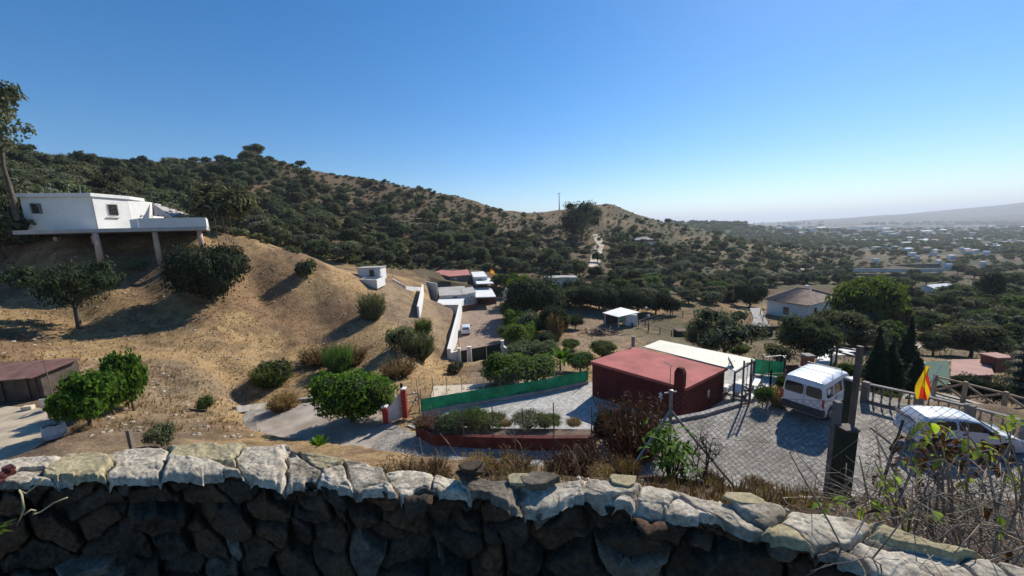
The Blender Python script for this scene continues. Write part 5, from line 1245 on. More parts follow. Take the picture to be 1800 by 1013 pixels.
cw = Vector((sum(p[0] for p in w1)/5, sum(p[1] for p in w1)/5)); ro = [(cw.x+(x-cw.x)*1.07, cw.y+(y-cw.y)*1.07) for x, y in w1]
child(MB().prism(ro, zt1+.003, zt1+.45).build('roof_parapet', M_WHITE, bevel=.03), hs_)
w2 = [(C1.x-.06, C1.y+.02), (C2.x, C2.y), (C2.x-2, C2.y+4), (C1.x-5, C1.y+5)]; zt2 = P(262, 357, 38.6*K2).z
child(MB().prism(w2, ZS+.003, zt2).build('wall', M_WHITE), hs_); child(MB().prism([(x*1.004, y*1.002) for x, y in w2], zt2, zt2+.14).build('roof', M_WHITE), hs_)
def grille_window(px, py, w, h, A, B, parent, bars=5):
    A, B = Vector(A), Vector(B); q = on_wall_px(px, py, A, B, .02); d = (B-A).normalized(); a = math.atan2(d.y, d.x); n = Vector((-d.y, d.x, 0)); n = n if n.y < 0 else -n
    f = child(MB().box(q, (w+.1, .08, h+.1), a).build('window', M_WHITE), parent); p = MB().box(q, (w, .12, h), a).build('pane', M_GLASS); p.parent = f
    g = MB()
    for i in range(bars+1): s = q+d*(-w/2+w*i/bars)+n*.16; g.bar(s-Vector((0, 0, h/2+.05)), s+Vector((0, 0, h/2+.05)), .022)
    for i in range(4): z = Vector((0, 0, -h/2+h*i/3)); g.bar(q+n*.16-d*(w/2+.04)+z, q+n*.16+d*(w/2+.04)+z, .022)
    c0 = q+n*.16+Vector((0, 0, h/2)); g.tube([c0+d*(.3*math.cos(t))+Vector((0, 0, .2*math.sin(t))) for t in np.linspace(0, math.pi, 7)], .015, k=4)
    gg = g.build('grille', M_RUSTY); gg.parent = f
grille_window(198, 369, 1.15, 1.4, C0, C1, hs_); grille_window(65, 367, 1.1, 1.2, L0, C0, hs_)
child(MB().tube([(C0.x+.1, C0.y-.12, ZS), (C0.x+.1, C0.y-.12, zt1)], .05, k=6).build('drain_pipe', M_STEEL), hs_)
for px, h in ((75, 10), (88, 15), (120, 9), (140, 14)):
    q = P(px, 339, 36*K2); child(MB().tube([(q.x, q.y, zt1), P(px, 339-h, 36*K2)], .04, k=5).build('roof_rod', M_STEEL), hs_)
q = P(72, 336, 35*K2); child(MB().box((q.x, q.y, zt1+.75), (.8, .8, .6)).build('water_tank', M_BUMP), hs_)
d_ = (C1-C0).normalized(); q = on_wall_px(198, 385, C0, C1, .1); child(MB().box((q.x, q.y, q.z+.15), (1.6, .2, .08), math.atan2(d_.y, d_.x)).build('window_sill', M_CONC), hs_)
# awning of slats at the right of the house
A = [P(267,356,38.7*K2), P(331,376,40.0*K2), P(305,382,37.5*K2), P(268,379,37.8*K2)]
aw = child(MB().prism([(p.x, p.y) for p in A], [p.z-.08 for p in A], [p.z for p in A]).build('awning', mat('striped_awning', (.42, .38, .34), rough=.8, var=.1), bevel=0), hs_)
for i in range(9):
    t = (i+.5)/9; a, b = A[0].lerp(A[1], t), A[3].lerp(A[2], t); s = MB().bar(a+Vector((0, 0, .04)), b+Vector((0, 0, .04)), .10, .05).build('slat', M_WHITE if i % 2 else M_BROWN); s.parent = aw
# terrace parapet
pp_ = [Vector((slab[2][0], slab[2][1]+.05, ZS)), Vector((slab[3][0], slab[3][1]+.05, ZS)), Vector((slab[4][0]-.1, slab[4][1], ZS))]
child(path_wall('parapet', pp_, 1.2, .16, M_WHITE, base=.003), hs_)
child(path_wall('parapet', [Vector((slab[2][0]-.1, slab[2][1]+.1, ZS)), Vector((slab[2][0]-2.6, slab[2][1]+1.6, ZS))], 1.15, .16, M_WHITE, base=.003), hs_)
for i, (px, Y) in enumerate(((166,33.6*K),(271,35.9*K),(350,37.3*K))):
    q = P(px, 404, Y); gd = H(q.x, q.y)-.4; child(MB().lathe([(.31, gd-ZS), (.29, -.463)], (q.x, q.y, ZS), 12).build('pillar', M_STILT, smooth=True), hs_)
for x in (-60, -55): gd = H(x, 49)-.5; child(MB().box((x, 49, (gd+1.3)/2), (.5, .5, 1.3-gd)).build('pillar', M_STILT), hs_)
# wire fence and clutter right of the terrace
e = empty('wire_fence', P(372, 400, 54), 'dark wire fence at the right end of the stilt house terrace', 'fence'); pv = None
for px in (366, 380, 394, 407):
    q = P(px, 401, 54); q.z = min(q.z, H(q.x, q.y)+.3) if False else H(q.x, q.y); top_ = P(px, 380, 54).z
    child(MB().tube([q, (q.x, q.y, top_)], .03, k=5).build('post', M_RUSTY), e)
    if pv is not None: child(chain_panel(pv, q, max(.6, top_-q.z), cell=.14, rad=.006, m=M_DGREEN), e)
    pv = q
# ------------------------------------------------------------------ shed at the lower left
zr_ = SHED[0]+2.3
e = empty('shed', PZ(0, 720, SHED[0]), 'low brown shed with a rusty sheet roof against the bank at the left edge', 'shed')
pf = [PZ(-120,722,SHED[0]), PZ(0,722,SHED[0]), PZ(66,704,SHED[0]), PZ(98,690,SHED[0])]
M_SHEDW = mat('dark_plank_wall', (.10, .075, .06), rough=.9, var=.3, scale=2)
M_RUSTR = mat('rusty_sheet', (.17, .09, .07), rough=.8, var=.3, scale=1.5, dirt=.5, dirt_rgb=(.1, .05, .04))
fr0, fr1 = pf[0]+Vector((0, .4, 0)), pf[2]+Vector((0, .4, 0)); bk0, bk1 = fr0+Vector((-.5, 2.4, 0)), fr1+Vector((.2, 2.0, 0))
child(MB().prism([(fr0.x, fr0.y), (fr1.x, fr1.y), (bk1.x, bk1.y), (bk0.x, bk0.y)], SHED[0]-.3, [SHED[0]+1.6, SHED[0]+1.6, SHED[0]+1.95, SHED[0]+1.95]).build('wall', M_SHEDW), e)
child(MB().prism([(fr0.x, fr0.y-.6), (fr1.x+.2, fr1.y-.6), (bk1.x+.3, bk1.y), (bk0.x, bk0.y)], [SHED[0]+1.57, SHED[0]+1.57, SHED[0]+1.98, SHED[0]+1.98], [SHED[0]+1.63, SHED[0]+1.63, SHED[0]+2.04, SHED[0]+2.04]).build('roof', M_RUSTR), e)
for t in np.linspace(.05, .95, 9):
    q = fr0.lerp(fr1, t); child(MB().box((q.x, q.y-.06, SHED[0]+.78), (.07, .06, 1.6)).build('batten', M_BROWN), e)
for t in (.3, .55, .8): q = fr0.lerp(fr1, t); child(MB().box((q.x, q.y-.09, SHED[0]+.75), (.85, .05, 1.45), math.atan2((fr1-fr0).y, (fr1-fr0).x)).build('door', M_SHEDW), e)
# the curved bank wall behind it, pole, chair, table, sack, box
bw = [G(-30, 672, 18), G(20, 662, 18), G(60, 655, 18), G(92, 652, 18), G(125, 656, 18), G(150, 668, 18)]
path_wall('bank_wall', dense([p-Vector((0, 0, .5)) for p in bw]), .62, .2, mat('beige_sheet', (.36, .27, .19), rough=.9, var=.2, scale=2), 'curved beige retaining edge behind the brown shed', 'wall', base=-.6)
q = PZ(98, 715, SHED[0]); tp = P(72, 617, q.y-.5); o = MB().tube([q, tp], [.035, .02], k=6).build('pole', mat('grey_wood_pole', (.2, .16, .12), rough=.9)); tag(o, 'thin leaning wooden pole beside the brown shed', 'pole')
q = PZ(91, 720, SHED[0]); e = empty('garden_chair', q, 'white plastic garden chair in front of the brown shed', 'chair', None, math.radians(200))
mb = MB(); mb.box((0, 0, .42), (.5, .48, .05)); mb.build('seat', M_WHITE, e, bevel=.015)
mb = MB(); mb.add([(-.24, .22, .44), (.24, .22, .44), (.22, .34, .86), (-.22, .34, .86), (-.24, .26, .44), (.24, .26, .44), (.22, .38, .86), (-.22, .38, .86)], [(0,1,2,3),(7,6,5,4),(0,4,5,1),(1,5,6,2),(2,6,7,3),(3,7,4,0)]); mb.build('backrest', M_WHITE, e)
for sx in (-1, 1):
    MB().tube([(sx*.26, -.2, .42), (sx*.27, -.2, .64), (sx*.27, .26, .64)], .025, k=5).build('armrest', M_WHITE, e)
    for sy in (-1, 1): MB().bar((sx*.22, sy*.2, .42), (sx*.27, sy*.24, 0), .045).build('leg', M_WHITE, e)
q = PZ(50, 720, SHED[0]); tag(MB().box((q.x, q.y, q.z+.12), (.5, .3, .24), .3).build('box', mat('cream_box', (.6, .52, .38), rough=.8), bevel=.02), 'small cream box on the ground before the brown shed', 'box')
q = PZ(98, 768, SHED[0]); e = empty('builders_bag', q, 'white woven bulk bag of dark soil standing on the shed yard', 'bag')
r_ = [(.42+.03*math.sin(3*a), a) for a in np.linspace(0, 2*math.pi, 13)[:-1]]; V = []; 
for z, k in ((0, .85), (.25, 1.05), (.5, 1.0), (.72, .96)): V += [(q.x+r*k*math.cos(a), q.y+r*k*math.sin(a), q.z+z+(.05*math.sin(5*a) if z > .7 else 0)) for r, a in r_]
F = [(i*12+j, i*12+(j+1) % 12, (i+1)*12+(j+1) % 12, (i+1)*12+j) for i in range(3) for j in range(12)]; child(MB().add(V, F).build('sack', mat('woven_white_plastic', (.62, .62, .62), rough=.8, var=.1, scale=8)), e)
child(MB().lathe([(.38, .55), (.2, .6), (.01, .62)], q, 12).build('soil', mat('dark_soil', (.04, .03, .025), rough=1)), e)
q = P(228, 775, 9); gq = GY(228, 9.0, 780); t_ = P(226, 756, 9.0); o = MB().bar((t_.x, t_.y, gq.z-.2), t_, .09).build('fence_post', mat('grey_wood_pole', (.2, .16, .12))); tag(o, 'grey wooden post standing just beyond the left part of the wall', 'post')

# ------------------------------------------------------------------ right side: houses, fences and structures of the valley
M_TILE = mat('weathered_roof_tile', (.30, .22, .17), rough=.9, var=.25, scale=.9, dirt=.5, dirt_rgb=(.16, .13, .11), bump=.5, bscale=3)
ze = RH[0]+2.9
e1, e2, e3 = PZ(1345,526,ze), PZ(1421,538,ze), PZ(1479,523,ze); e4 = e1+e3-e2
e = empty('tiled_house', (e2.x, e2.y, RH[0]), 'white house with a hipped grey brown tiled roof beside the curving drive', 'house')
cn = (e1+e2+e3+e4)/4; I_ = [cn+(p-cn)*.94 for p in (e1, e2, e3, e4)]
child(MB().prism([(p.x, p.y) for p in I_], RH[0]-1, ze-.003).build('wall', M_WHITE), e)
r1 = cn+(e1-e2)*.16+Vector((0, 0, 1.9)); r2 = cn+(e2-e1)*.16+Vector((0, 0, 1.9))
if (r1-e1).length > (r2-e1).length: r1, r2 = r2, r1
def roof_face(poly, e, n_rows=9):
    """one hip as a slab plus rounded tile ridges running up the slope"""
    V = [p.copy() for p in poly]; k = len(V); return MB().add(V+[p-Vector((0, 0, .14)) for p in V], [tuple(range(k)), tuple(range(2*k-1, k-1, -1))]+[(i, k+i, k+(i+1) % k, (i+1) % k) for i in range(k)]).build('roof', M_TILE)
for f in ([e1, e2, r2, r1], [e2, e3, r2], [e3, e4, r1, r2], [e4, e1, r1]): child(roof_face(f, e), e)
# tile courses as real ridges on the two hips facing us
def tile_rows(a, b, c, d, n):
    mb = MB()
    for i in range(n):
        t = (i+.5)/n; p, q = a.lerp(b, t), (d.lerp(c, t) if d is not None else c.lerp(c, 0))
        mb.tube([p+Vector((0, 0, .03)), q+Vector((0, 0, .03))], .07, k=4, cap=False)
    return mb
ob = child(tile_rows(e1, e2, r2, r1, 34).build('tile_ridges', M_TILE), e); ob['kind'] = 'stuff'
for p, q in ((e2, r2), (e3, r2), (r1, r2), (e1, r1)): child(MB().tube([p+Vector((0, 0, .08)), q+Vector((0, 0, .08))], .13, k=6).build('ridge_tiles', M_TILE), e)
def win_on(px, py, w, h, A, B, root, nm='window', gm=None):
    q = on_wall_px(px, py, A, B, .02); d = (B-A).normalized(); a = math.atan2(d.y, d.x)
    f = child(MB().box(q, (w+.2, .12, h+.2), a).build(nm, M_WHITE), root); p = MB().box(q, (w, .2, h), a).build('pane', gm or M_GLASS); p.parent = f; return f
win_on(1382, 546, 1.0, 1.3, I_[0], I_[1], e); win_on(1432, 550, .9, 1.9, I_[1], I_[2], e, 'door'); win_on(1447, 546, .8, 1.0, I_[1], I_[2], e)
child(MB().box((cn.x+1.0, cn.y+.5, ze+2.0), (.6, .6, 1.0)).build('chimney', M_WHITE), e)
def zone_pt(px, py, z=RH[0]): return PZ(px, py, z)
# drive, its fence, garage under the terrace
dr_ = [zone_pt(*p) for p in [(1315,586),(1325,560),(1318,542),(1338,541),(1345,560),(1362,586)]]
MB().prism([(p.x, p.y) for p in dr_], RH[0]-.2, RH[0]+.02).build('driveway_left', M_CONC).name = 'access_drive'; bpy.data.objects['access_drive']['kind'] = 'structure'
e = empty('railing', zone_pt(1340, 560), 'curved dark railing between the access drive and the tiled house', 'railing'); pv = None
for px, py in [(1338,543),(1337,552),(1341,563),(1350,575),(1364,585),(1376,588)]:
    q = zone_pt(px, py); child(MB().bar(q, q+Vector((0, 0, 1.1)), .08).build('post', M_RUSTY), e)
    if pv is not None:
        for z in (.15, 1.05): child(MB().bar(pv+Vector((0, 0, z)), q+Vector((0, 0, z)), .05).build('rail', M_RUSTY), e)
    pv = q
gA, gB = PZ(1326, 599, -18.4), PZ(1372, 600, -18.4)
e = empty('garage', gA, 'brown garage opening with a heavy beam at the end of the access drive', 'garage')
gm_ = (gA+gB)/2; w = (gB-gA).length
child(MB().box((gm_.x, gm_.y, -16.35), (w+.6, .4, .7)).build('beam', M_BROWN), e)
for q in (gA, gB): child(MB().box((q.x, q.y, -17.4), (.5, .5, 2.0)).build('pillar', M_CONC), e)
child(MB().box((gm_.x, gm_.y+1.5, -17.5), (w, .1, 1.8)).build('door', M_BLACK), e)  # no real door: black panel paints the darkness inside the open garage
# corral: sandy ring with rails, tall lamp posts, shelter
def wood_fence(pix, z, h, label, rails=(.5, 1.1), m=None, name='rail_fence', group=None, w=.12, posts_only=False):
    m = m or MATS['grey_wood_pole']; e = empty(name, PZ(*pix[0], z), label, 'fence', group); pv = None
    for px, py in pix:
        q = PZ(px, py, z); q.z = max(z, H(q.x, q.y)); child(MB().bar(q-Vector((0, 0, .4)), q+Vector((0, 0, h)), w).build('post', m), e)
        if pv is not None:
            for r_ in rails: child(MB().bar(pv+Vector((0, 0, r_)), q+Vector((0, 0, r_)), w*.6).build('rail', m), e)
        pv = q
    return e
wood_fence([(1122,577),(1134,570),(1150,565),(1165,561),(1182,558),(1200,556),(1220,556),(1240,556),(1262,556),(1285,556)], CORR[0], 1.3, 'rustic rail fence along the back of the sandy paddock')
wood_fence([(1122,577),(1140,586),(1160,592),(1180,597),(1200,600)], CORR[0], 1.2, 'rail fence at the front left of the sandy paddock')
for i, (px, py) in enumerate([(1135,575),(1139,592)]):
    q = PZ(px, py, CORR[0]); e = empty('lamp_post', q, ['white globe lamp on a post at the paddock corner','second globe lamp post nearer the shelter front'][i], 'lamp'); 
    child(MB().tube([q, q+Vector((0, 0, 3.4))], .06, k=6).build('post', M_RUSTY), e); child(MB().lathe([(.02, 0), (.22, .12), (.26, .26), (.2, .42), (.02, .5)], q+Vector((0, 0, 3.4)), 10).build('globe', M_WHITE, smooth=True), e)
q = PZ(1226, 590, CORR[0]); tag(MB().tube([q, (q.x, q.y, P(1227, 552, q.y).z)], .09, k=6).build('pole', M_STEEL), 'pale pole standing in front of the sandy paddock', 'pole')
e = empty('paddock_hut', PZ(1206, 598, -18.4), 'open brown timber bay at the near side of the paddock', 'hut'); a = PZ(1197, 599, -18.4); 
child(MB().box((a.x+1.2, a.y+1, -16.9), (3.4, 2.0, .12)).build('roof', M_BROWN), e)
for dx in (-.3, 2.7): child(MB().box((a.x+dx, a.y+.1, -17.8), (.16, .16, 1.9)).build('post', M_BROWN), e)
child(MB().box((a.x+1.2, a.y+1.9, -17.8), (3.2, .1, 1.9)).build('back_panel', M_SHEDW), e)
zs_ = -15.9
sh_ = [PZ(a, b, zs_) for a, b in [(1059,551),(1091,544),(1125,550),(1087,557)]]
e = empty('animal_shelter', PZ(1090, 572, -18.6), 'white sheet roofed shelter with green mesh beside the paddock', 'shelter')
child(MB().prism([(p.x, p.y) for p in sh_], [zs_, zs_+.3, zs_, zs_-.15], [zs_+.12, zs_+.42, zs_+.12, zs_-.03]).build('roof_sheet', M_ROOFW), e)
cs_ = sum(sh_, Vector())/4
for p in sh_: q = cs_+(p-cs_)*.85; child(MB().bar((q.x, q.y, -19.5), (q.x, q.y, zs_-.1), .14).build('post', M_WHITE), e)
q = cs_+(sh_[2]-cs_)*.45; child(MB().box((q.x, q.y-.6, -17.4), (2.0, 1.6, 2.8)).build('wall', M_WHITE), e)
q = cs_+(sh_[0]-cs_)*.4; child(MB().box((q.x, q.y+1, -17.4), (3.0, .2, 2.8)).build('back_panel', M_SHEDW), e)
pa, pb = PZ(1084, 566, -18.7), PZ(1113, 581, -18.7); child(MB().add([pa, pb, pb+Vector((0, 0, 1.3)), pa+Vector((0, 0, 1.5))], [(0,1,2,3)]).build('mesh_screen', M_NET), e)
# woodpile
wr_ = np.random.default_rng(4); q0 = G(1056, 588, 40); e = empty('woodpile', q0, 'heap of cut branches on the bare field above the red house', 'woodpile')
for i in range(70):
    a = wr_.uniform(0, 6.28); r = abs(wr_.normal())*1.4; c = Vector((q0.x+r*math.cos(a)*1.5, q0.y+r*math.sin(a)*.9, q0.z+wr_.uniform(.1, .9)*max(.2, 1-r/3))); d = Vector((wr_.normal(), wr_.normal(), wr_.normal()*.35)).normalized()*wr_.uniform(.5, 1.1)
    child(MB().tube([c-d, c+d*.2+Vector((0, 0, .1)), c+d], wr_.uniform(.04, .09), k=5).build('branch', M_BARK if i % 3 else mat('pale_cut_wood', (.3, .24, .18), rough=.9)), e)
# small white hut, pool, house on the spur
for i, (px, py, w, h, lb) in enumerate([(979,501,7.0,2.6,'left block of the small white hut among the trees in the middle distance'),(999,499,5.2,2.3,'right block of the small white hut among the trees in the middle distance')]):
    q = G(px, py+3, 80, 160) or GY(px, 108); e = empty('hut', q, lb, 'hut'); child(MB().box((q.x, q.y+2, q.z+h/2-.2), (w*.9, 4, h+.4)).build('wall', M_WHITE), e); child(MB().box((q.x, q.y+1.8, q.z+h+.1), (w+.3, 5, .22)).build('roof', M_ROOFG), e)
q = G(1078, 506, 80, 170) or GY(1078, 104); e = empty('swimming_pool', q, 'blue above ground pool glimpsed behind the dark hedge', 'pool')
child(MB().lathe([(3.2, -.3), (3.2, 1.0), (3.1, 1.0), (3.1, .8), (.01, .8)], q, 20).build('pool_wall', mat('pool_blue', (.06, .22, .50), rough=.4)), e)
q = G(1131, 429, 120) ; e = empty('house', q, 'low house with a grey pitched roof on the flank of the round hill', 'house')
child(MB().box((q.x, q.y+3, q.z+1.2), (10, 6, 3)).build('wall', mat('brick_buff', (.3, .22, .17), rough=.9)), e); V = [(-6,-4,2.7),(6,-4,2.7),(6,4,2.7),(-6,4,2.7),(-3,0,4.6),(3,0,4.6)]; child(MB().add([(q.x+x, q.y+3+y, q.z+z) for x, y, z in V], [(0,1,5,4),(1,2,5),(2,3,4,5),(3,0,4),(0,3,2,1)]).build('roof', M_ROOFG), e)
child(MB().box((q.x+1, q.y-3, q.z+.3), (19, .5, 1.6)).build('terrace_wall', M_ROOFW), e)
# low white villa, right
q = G(1655, 520, 90, 260) or GY(1655, 120); s_ = q.y/120
e = empty('villa', q, 'long low white villa with pale pitched roofs among the trees at right', 'house')
def gable(e, c, L, Wd, h, rh, rz, wm, rm, wins=3):
    R = Matrix.Rotation(rz, 3, 'Z'); f = lambda x, y, z: R @ Vector((x, y, z))+Vector(c)
    child(MB().add([f(x, y, z) for z in (-1, h) for x, y in ((-L/2, -Wd/2), (L/2, -Wd/2), (L/2, Wd/2), (-L/2, Wd/2))]+[f(-L/2, 0, h+rh), f(L/2, 0, h+rh)], [(0,1,5,4),(1,2,6,9,5),(2,3,7,6),(3,0,4,8,7),(4,5,9,8),(6,7,8,9)]).build('wall', wm), e)
    o = .5; k = (rh/(Wd/2)); child(MB().add([f(x, y, z) for x, y, z in ((-L/2-o, -Wd/2-o, h-k*o+.04), (L/2+o, -Wd/2-o, h-k*o+.04), (L/2+o, 0, h+rh+.04), (-L/2-o, 0, h+rh+.04), (L/2+o, Wd/2+o, h-k*o+.04), (-L/2-o, Wd/2+o, h-k*o+.04))]+[f(x, y, z+.15) for x, y, z in ((-L/2-o, -Wd/2-o, h-k*o), (L/2+o, -Wd/2-o, h-k*o), (L/2+o, 0, h+rh), (-L/2-o, 0, h+rh), (L/2+o, Wd/2+o, h-k*o), (-L/2-o, Wd/2+o, h-k*o))], [(0,3,2,1),(3,5,4,2),(6,7,8,9),(9,8,10,11),(0,1,7,6),(5,11,10,4)]).build('roof', rm), e)
    for i in range(wins):
        x = -L/2+L*(i+.5)/wins; a_ = f(x, -Wd/2-.03, h*.52); o_ = MB().box(a_, (min(1.2, L/wins*.5), .12, h*.36), rz).build('window', M_GLASS); child(o_, e)
gable(e, (q.x-2*s_, q.y, q.z), 9*s_, 6*s_, 2.6*s_, 1.3*s_, math.radians(12), M_WHITE, M_ROOFW); gable(e, (q.x+5*s_, q.y-1, q.z-.4), 8*s_, 5*s_, 2.2*s_, 1.0*s_, math.radians(-20), M_WHITE, M_ROOFW, 2); gable(e, (q.x-8.5*s_, q.y+1, q.z-.6), 4.5*s_, 4*s_, 2.0*s_, .4*s_, 0, M_WHITE, M_ROOFW, 1)
# small sheds and glasshouse panes in the gardens
for px, py, w, lb in [(1723,524,3.0,'small white shed left of the two in the right hand gardens'),(1754,527,4.0,'small pale shed at the right of the two in the right hand gardens'),(1790,519,5.0,'pale shed at the far right edge of the gardens'),(1492,552,2.2,'little white outbuilding just right of the tiled house'),(1640,556,3.0,'pale flat roof among the garden trees below the white villa'),(1607,552,4,'white garden structure left of the pale flat roof'),(1545,546,2.0,'tiny white roof between the dark trees')]:
    q = G(px, py, 45, 200); 
    if q is None: continue
    k = q.y/110; e = empty('garden_shed', q, lb, 'shed'); child(MB().box((q.x, q.y, q.z+1.0*k), (w*k, w*.8*k, 2.0*k)).build('wall', M_WHITE), e); child(MB().box((q.x, q.y, q.z+2.05*k), (w*1.15*k, w*.95*k, .15*k)).build('roof', M_ROOFW), e)
# terraces and lanes farther out
def lane(name, pix, w, m, lo=30, hi=900, dz=.12, kind='structure'):
    c = [G(a, b, lo, hi) for a, b in pix]; c = dense([p for p in c if p is not None], 3); V = []; F = []
    for i, p in enumerate(c):
        d = c[min(i+1, len(c)-1)]-c[max(i-1, 0)]; n = Vector((-d.y, d.x, 0)).normalized()*w/2
        for s in (-1, 1): q = p+n*s; V.append((q.x, q.y, H(q.x, q.y)+dz))
    for i in range(len(c)-1): F.append((2*i, 2*i+2, 2*i+3, 2*i+1))
    V += [(x, y, z-.8) for x, y, z in V]; k = len(c)*2
    for i in range(len(c)-1): F += [(k+2*i, k+2*i+2, 2*i+2, 2*i), (2*i+1, 2*i+3, k+2*i+3, k+2*i+1)]
    o = MB().add(V, F).build(name, m); o['kind'] = kind; return o
M_LANE = mat('dusty_lane', (.48, .40, .30), rough=.95, var=.15, scale=.3)
M_TWALL = mat('pale_terrace_wall', (.55, .50, .43), rough=.9, var=.1, scale=.3)
lane('lane', [(1408,478),(1420,472),(1434,468),(1448,466)], 4, M_LANE, 120)
lane('lane', [(1585,611),(1610,604),(1640,597),(1668,591)], 2.6, M_LANE, 25, 120)
lane('lane', [(1045,470),(1047,450),(1055,430),(1048,412)], 5, MATS['dusty_lane'], 120)
lane('track', [(760,690),(820,686),(900,679),(960,672)], 3.0, M_LANE, 22, 60)
e = empty('terrace_wall', G(1500, 474, 120) or GY(1500, 250), 'long pale retaining wall across the terraced field at right', 'wall')
tw = [P(1500,474,232), P(1540,474.5,232), P(1600,475,232), P(1658,474,232)]; child(path_wall('wall', tw, .9, .6, M_TWALL, base=-1.4), e)
for i, (y0, y1, lb) in enumerate([(468,467,'upper earth terrace bank above the long pale wall'),(485,484,'first earth terrace bank under the long pale wall'),(494,492,'second earth terrace bank under the long pale wall')]):
    Yt = (262, 215, 200)[i]; tag(path_wall('terrace_bank', dense([P(1490,y0,Yt), P(1560,y0+1,Yt), P(1650,y1,Yt)], 12), 1.5, 1.6, mat('earth_bank', (.19, .135, .10), rough=1, var=.25, scale=.4), base=-4), lb, 'bank')
# ---- edge of the parking: balustrade, ramp, wooden cross fence, flag
bp_ = [PP(a, b, *ROAD) for a, b in [(1519,705),(1612,728),(1700,752),(1800,782),(1880,806)]]
e = empty('balustrade', bp_[0], 'pale stone balustrade along the outer edge of the parking', 'balustrade'); M_BAL = mat('weathered_balustrade', (.20, .18, .16), rough=.9, var=.2, scale=3)
bal = MB().lathe([(.038, 0), (.04, .05), (.022, .12), (.042, .28), (.044, .36), (.02, .52), (.02, .6), (.036, .66), (.036, .70)], (0, 0, 0), 8); bme = bal.build('baluster', M_BAL, e); first = True
for a, b in zip(bp_[:-1], bp_[1:]):
    L = (b-a).length; n = int(L/.27); a_ = math.atan2((b-a).y, (b-a).x)
    child(MB().bar(a+Vector((0, 0, .05)), b+Vector((0, 0, .05)), .18, .12).build('plinth', M_BAL), e); child(MB().bar(a+Vector((0, 0, .86)), b+Vector((0, 0, .86)), .2, .08).build('handrail', M_BAL, bevel=.015), e)
    child(MB().box(a+Vector((0, 0, .46)), (.24, .24, .98), a_).build('pier', M_BAL), e)
    for i in range(1, n):
        p = a.lerp(b, i/n)+Vector((0, 0, .115))
        o = bme if first else link('baluster', bme.data, e)
        o.location = p-Vector(e.location); first = False
rp = [PP(a, b, *ROAD)+Vector((0, 0, 0)) for a, b in [(1612,726),(1640,700),(1700,690),(1800,712),(1900,735),(1900,800),(1800,778)]]
zr2 = -9.6; rp = [PZ(a, b, zr2) for a, b in [(1560,706),(1600,690),(1660,692),(1810,730),(1900,750),(1960,850),(1850,800),(1750,765)]]
o = MB().prism([(p.x, p.y) for p in rp], zr2-3, zr2).build('lower_lane', M_CONC); o['kind'] = 'structure'
M_WOOD = mat('pale_timber', (.36, .27, .18), rough=.85, var=.2, scale=3)
e = empty('timber_fence', PZ(1640, 695, zr2), 'timber post fence with crossed diagonal rails beyond the balustrade', 'fence'); pv = None
for px, py in [(1640,694),(1692,708),(1762,728),(1840,752),(1920,778)]:
    q = PZ(px, py, zr2)+Vector((0, 0, 0)); child(MB().bar(q-Vector((0, 0, .5)), q+Vector((0, 0, 1.15)), .13).build('post', M_WOOD), e)
    if pv is not None:
        for (s, t, nm) in ((1.05, 1.05, 'rail'), (.12, .12, 'rail'), (1.0, .18, 'diagonal'), (.18, 1.0, 'diagonal')):
            off = Vector((0, -.07 if nm == 'rail' else -.0, 0)) if s != .18 else Vector((0, .07, 0)); child(MB().bar(pv+Vector((0, 0, s))+off, q+Vector((0, 0, t))+off, .06, .09).build(nm, M_WOOD), e)
    pv = q
fp = PP(1620, 735, *ROAD); tp = P(1626, 638, fp.y)
e = empty('flag', fp, 'red and yellow striped flag hanging from a leaning pole on the balustrade', 'flag'); child(MB().tube([fp+Vector((0, 0, .6)), tp], .018, k=6).build('pole', M_STEEL), e)
t2 = P(1655, 644, fp.y); t1_ = P(1636, 672, fp.y); child(MB().tube([t1_, t2], .02, k=6).build('spare_pole', M_WHITE), e)
def cloth(P0, cols, rows, fn): 
    return None
n_, m_ = 12, 8; top_, len_, wid_ = P(1626, 643, fp.y), (P(1626, 643, fp.y)-P(1626, 700, fp.y)).length, .62
def flag_pt(u, v):   # u down the hanging length, v across the stripes
    w = wid_*(.28+.55*u) ; x = (v-.5)*w+.06*math.sin(6*u+3*v); y = .10*math.sin(9*v+4*u)*(.4+u); return top_+Vector((x+.02-.10*u, y-.06, -u*len_*(1-.12*abs(v-.5))))
for (v0, v1, mm_) in ((0, .5, M_FY), (.5, .72, M_FR), (.72, .86, M_FY), (.86, 1, M_FR)):
    V = [flag_pt(i/n_, v0+(v1-v0)*j/3) for i in range(n_+1) for j in range(4)]; F = [(i*4+j, i*4+j+1, i*4+j+5, i*4+j+4) for i in range(n_) for j in range(3)]
    child(MB().add(V, F).build('flag_stripe', mm_, smooth=True), e)
# roofs below the fence
M_GRS = mat('green_shade_net', (.05, .12, .085), rough=.85, var=.15, scale=.6, trans=.2)
gz_ = -12.4; gp = [PZ(a, b, gz_+h) for a, b, h in [(1592,658,0),(1610,637,.1),(1668,634,.4),(1669,674,.2),(1620,684,0)]]
e = empty('shade_net', gp[0], 'green shade netting stretched over a frame behind the flag', 'netting'); child(MB().prism([(p.x, p.y) for p in gp], [p.z-.05 for p in gp], [p.z for p in gp]).build('net_roof', M_GRS), e)
for p in gp: child(MB().bar(p-Vector((0, 0, 3.2)), p, .08).build('post', M_STEEL), e)
M_PINK = mat('pink_terracotta_roof', (.38, .22, .18), rough=.9, var=.12, scale=.8)
pz = -12.2; pp2 = [PZ(a, b, pz) for a, b in [(1671,661),(1673,632),(1737,631),(1748,659)]]
e = empty('pink_roofed_house', pp2[0], 'low house with a flat pinkish roof and a brick chimney at right', 'house'); child(MB().prism([(p.x, p.y) for p in pp2], pz-.12, pz).build('roof', M_PINK), e); cI = sum(pp2, Vector())/4
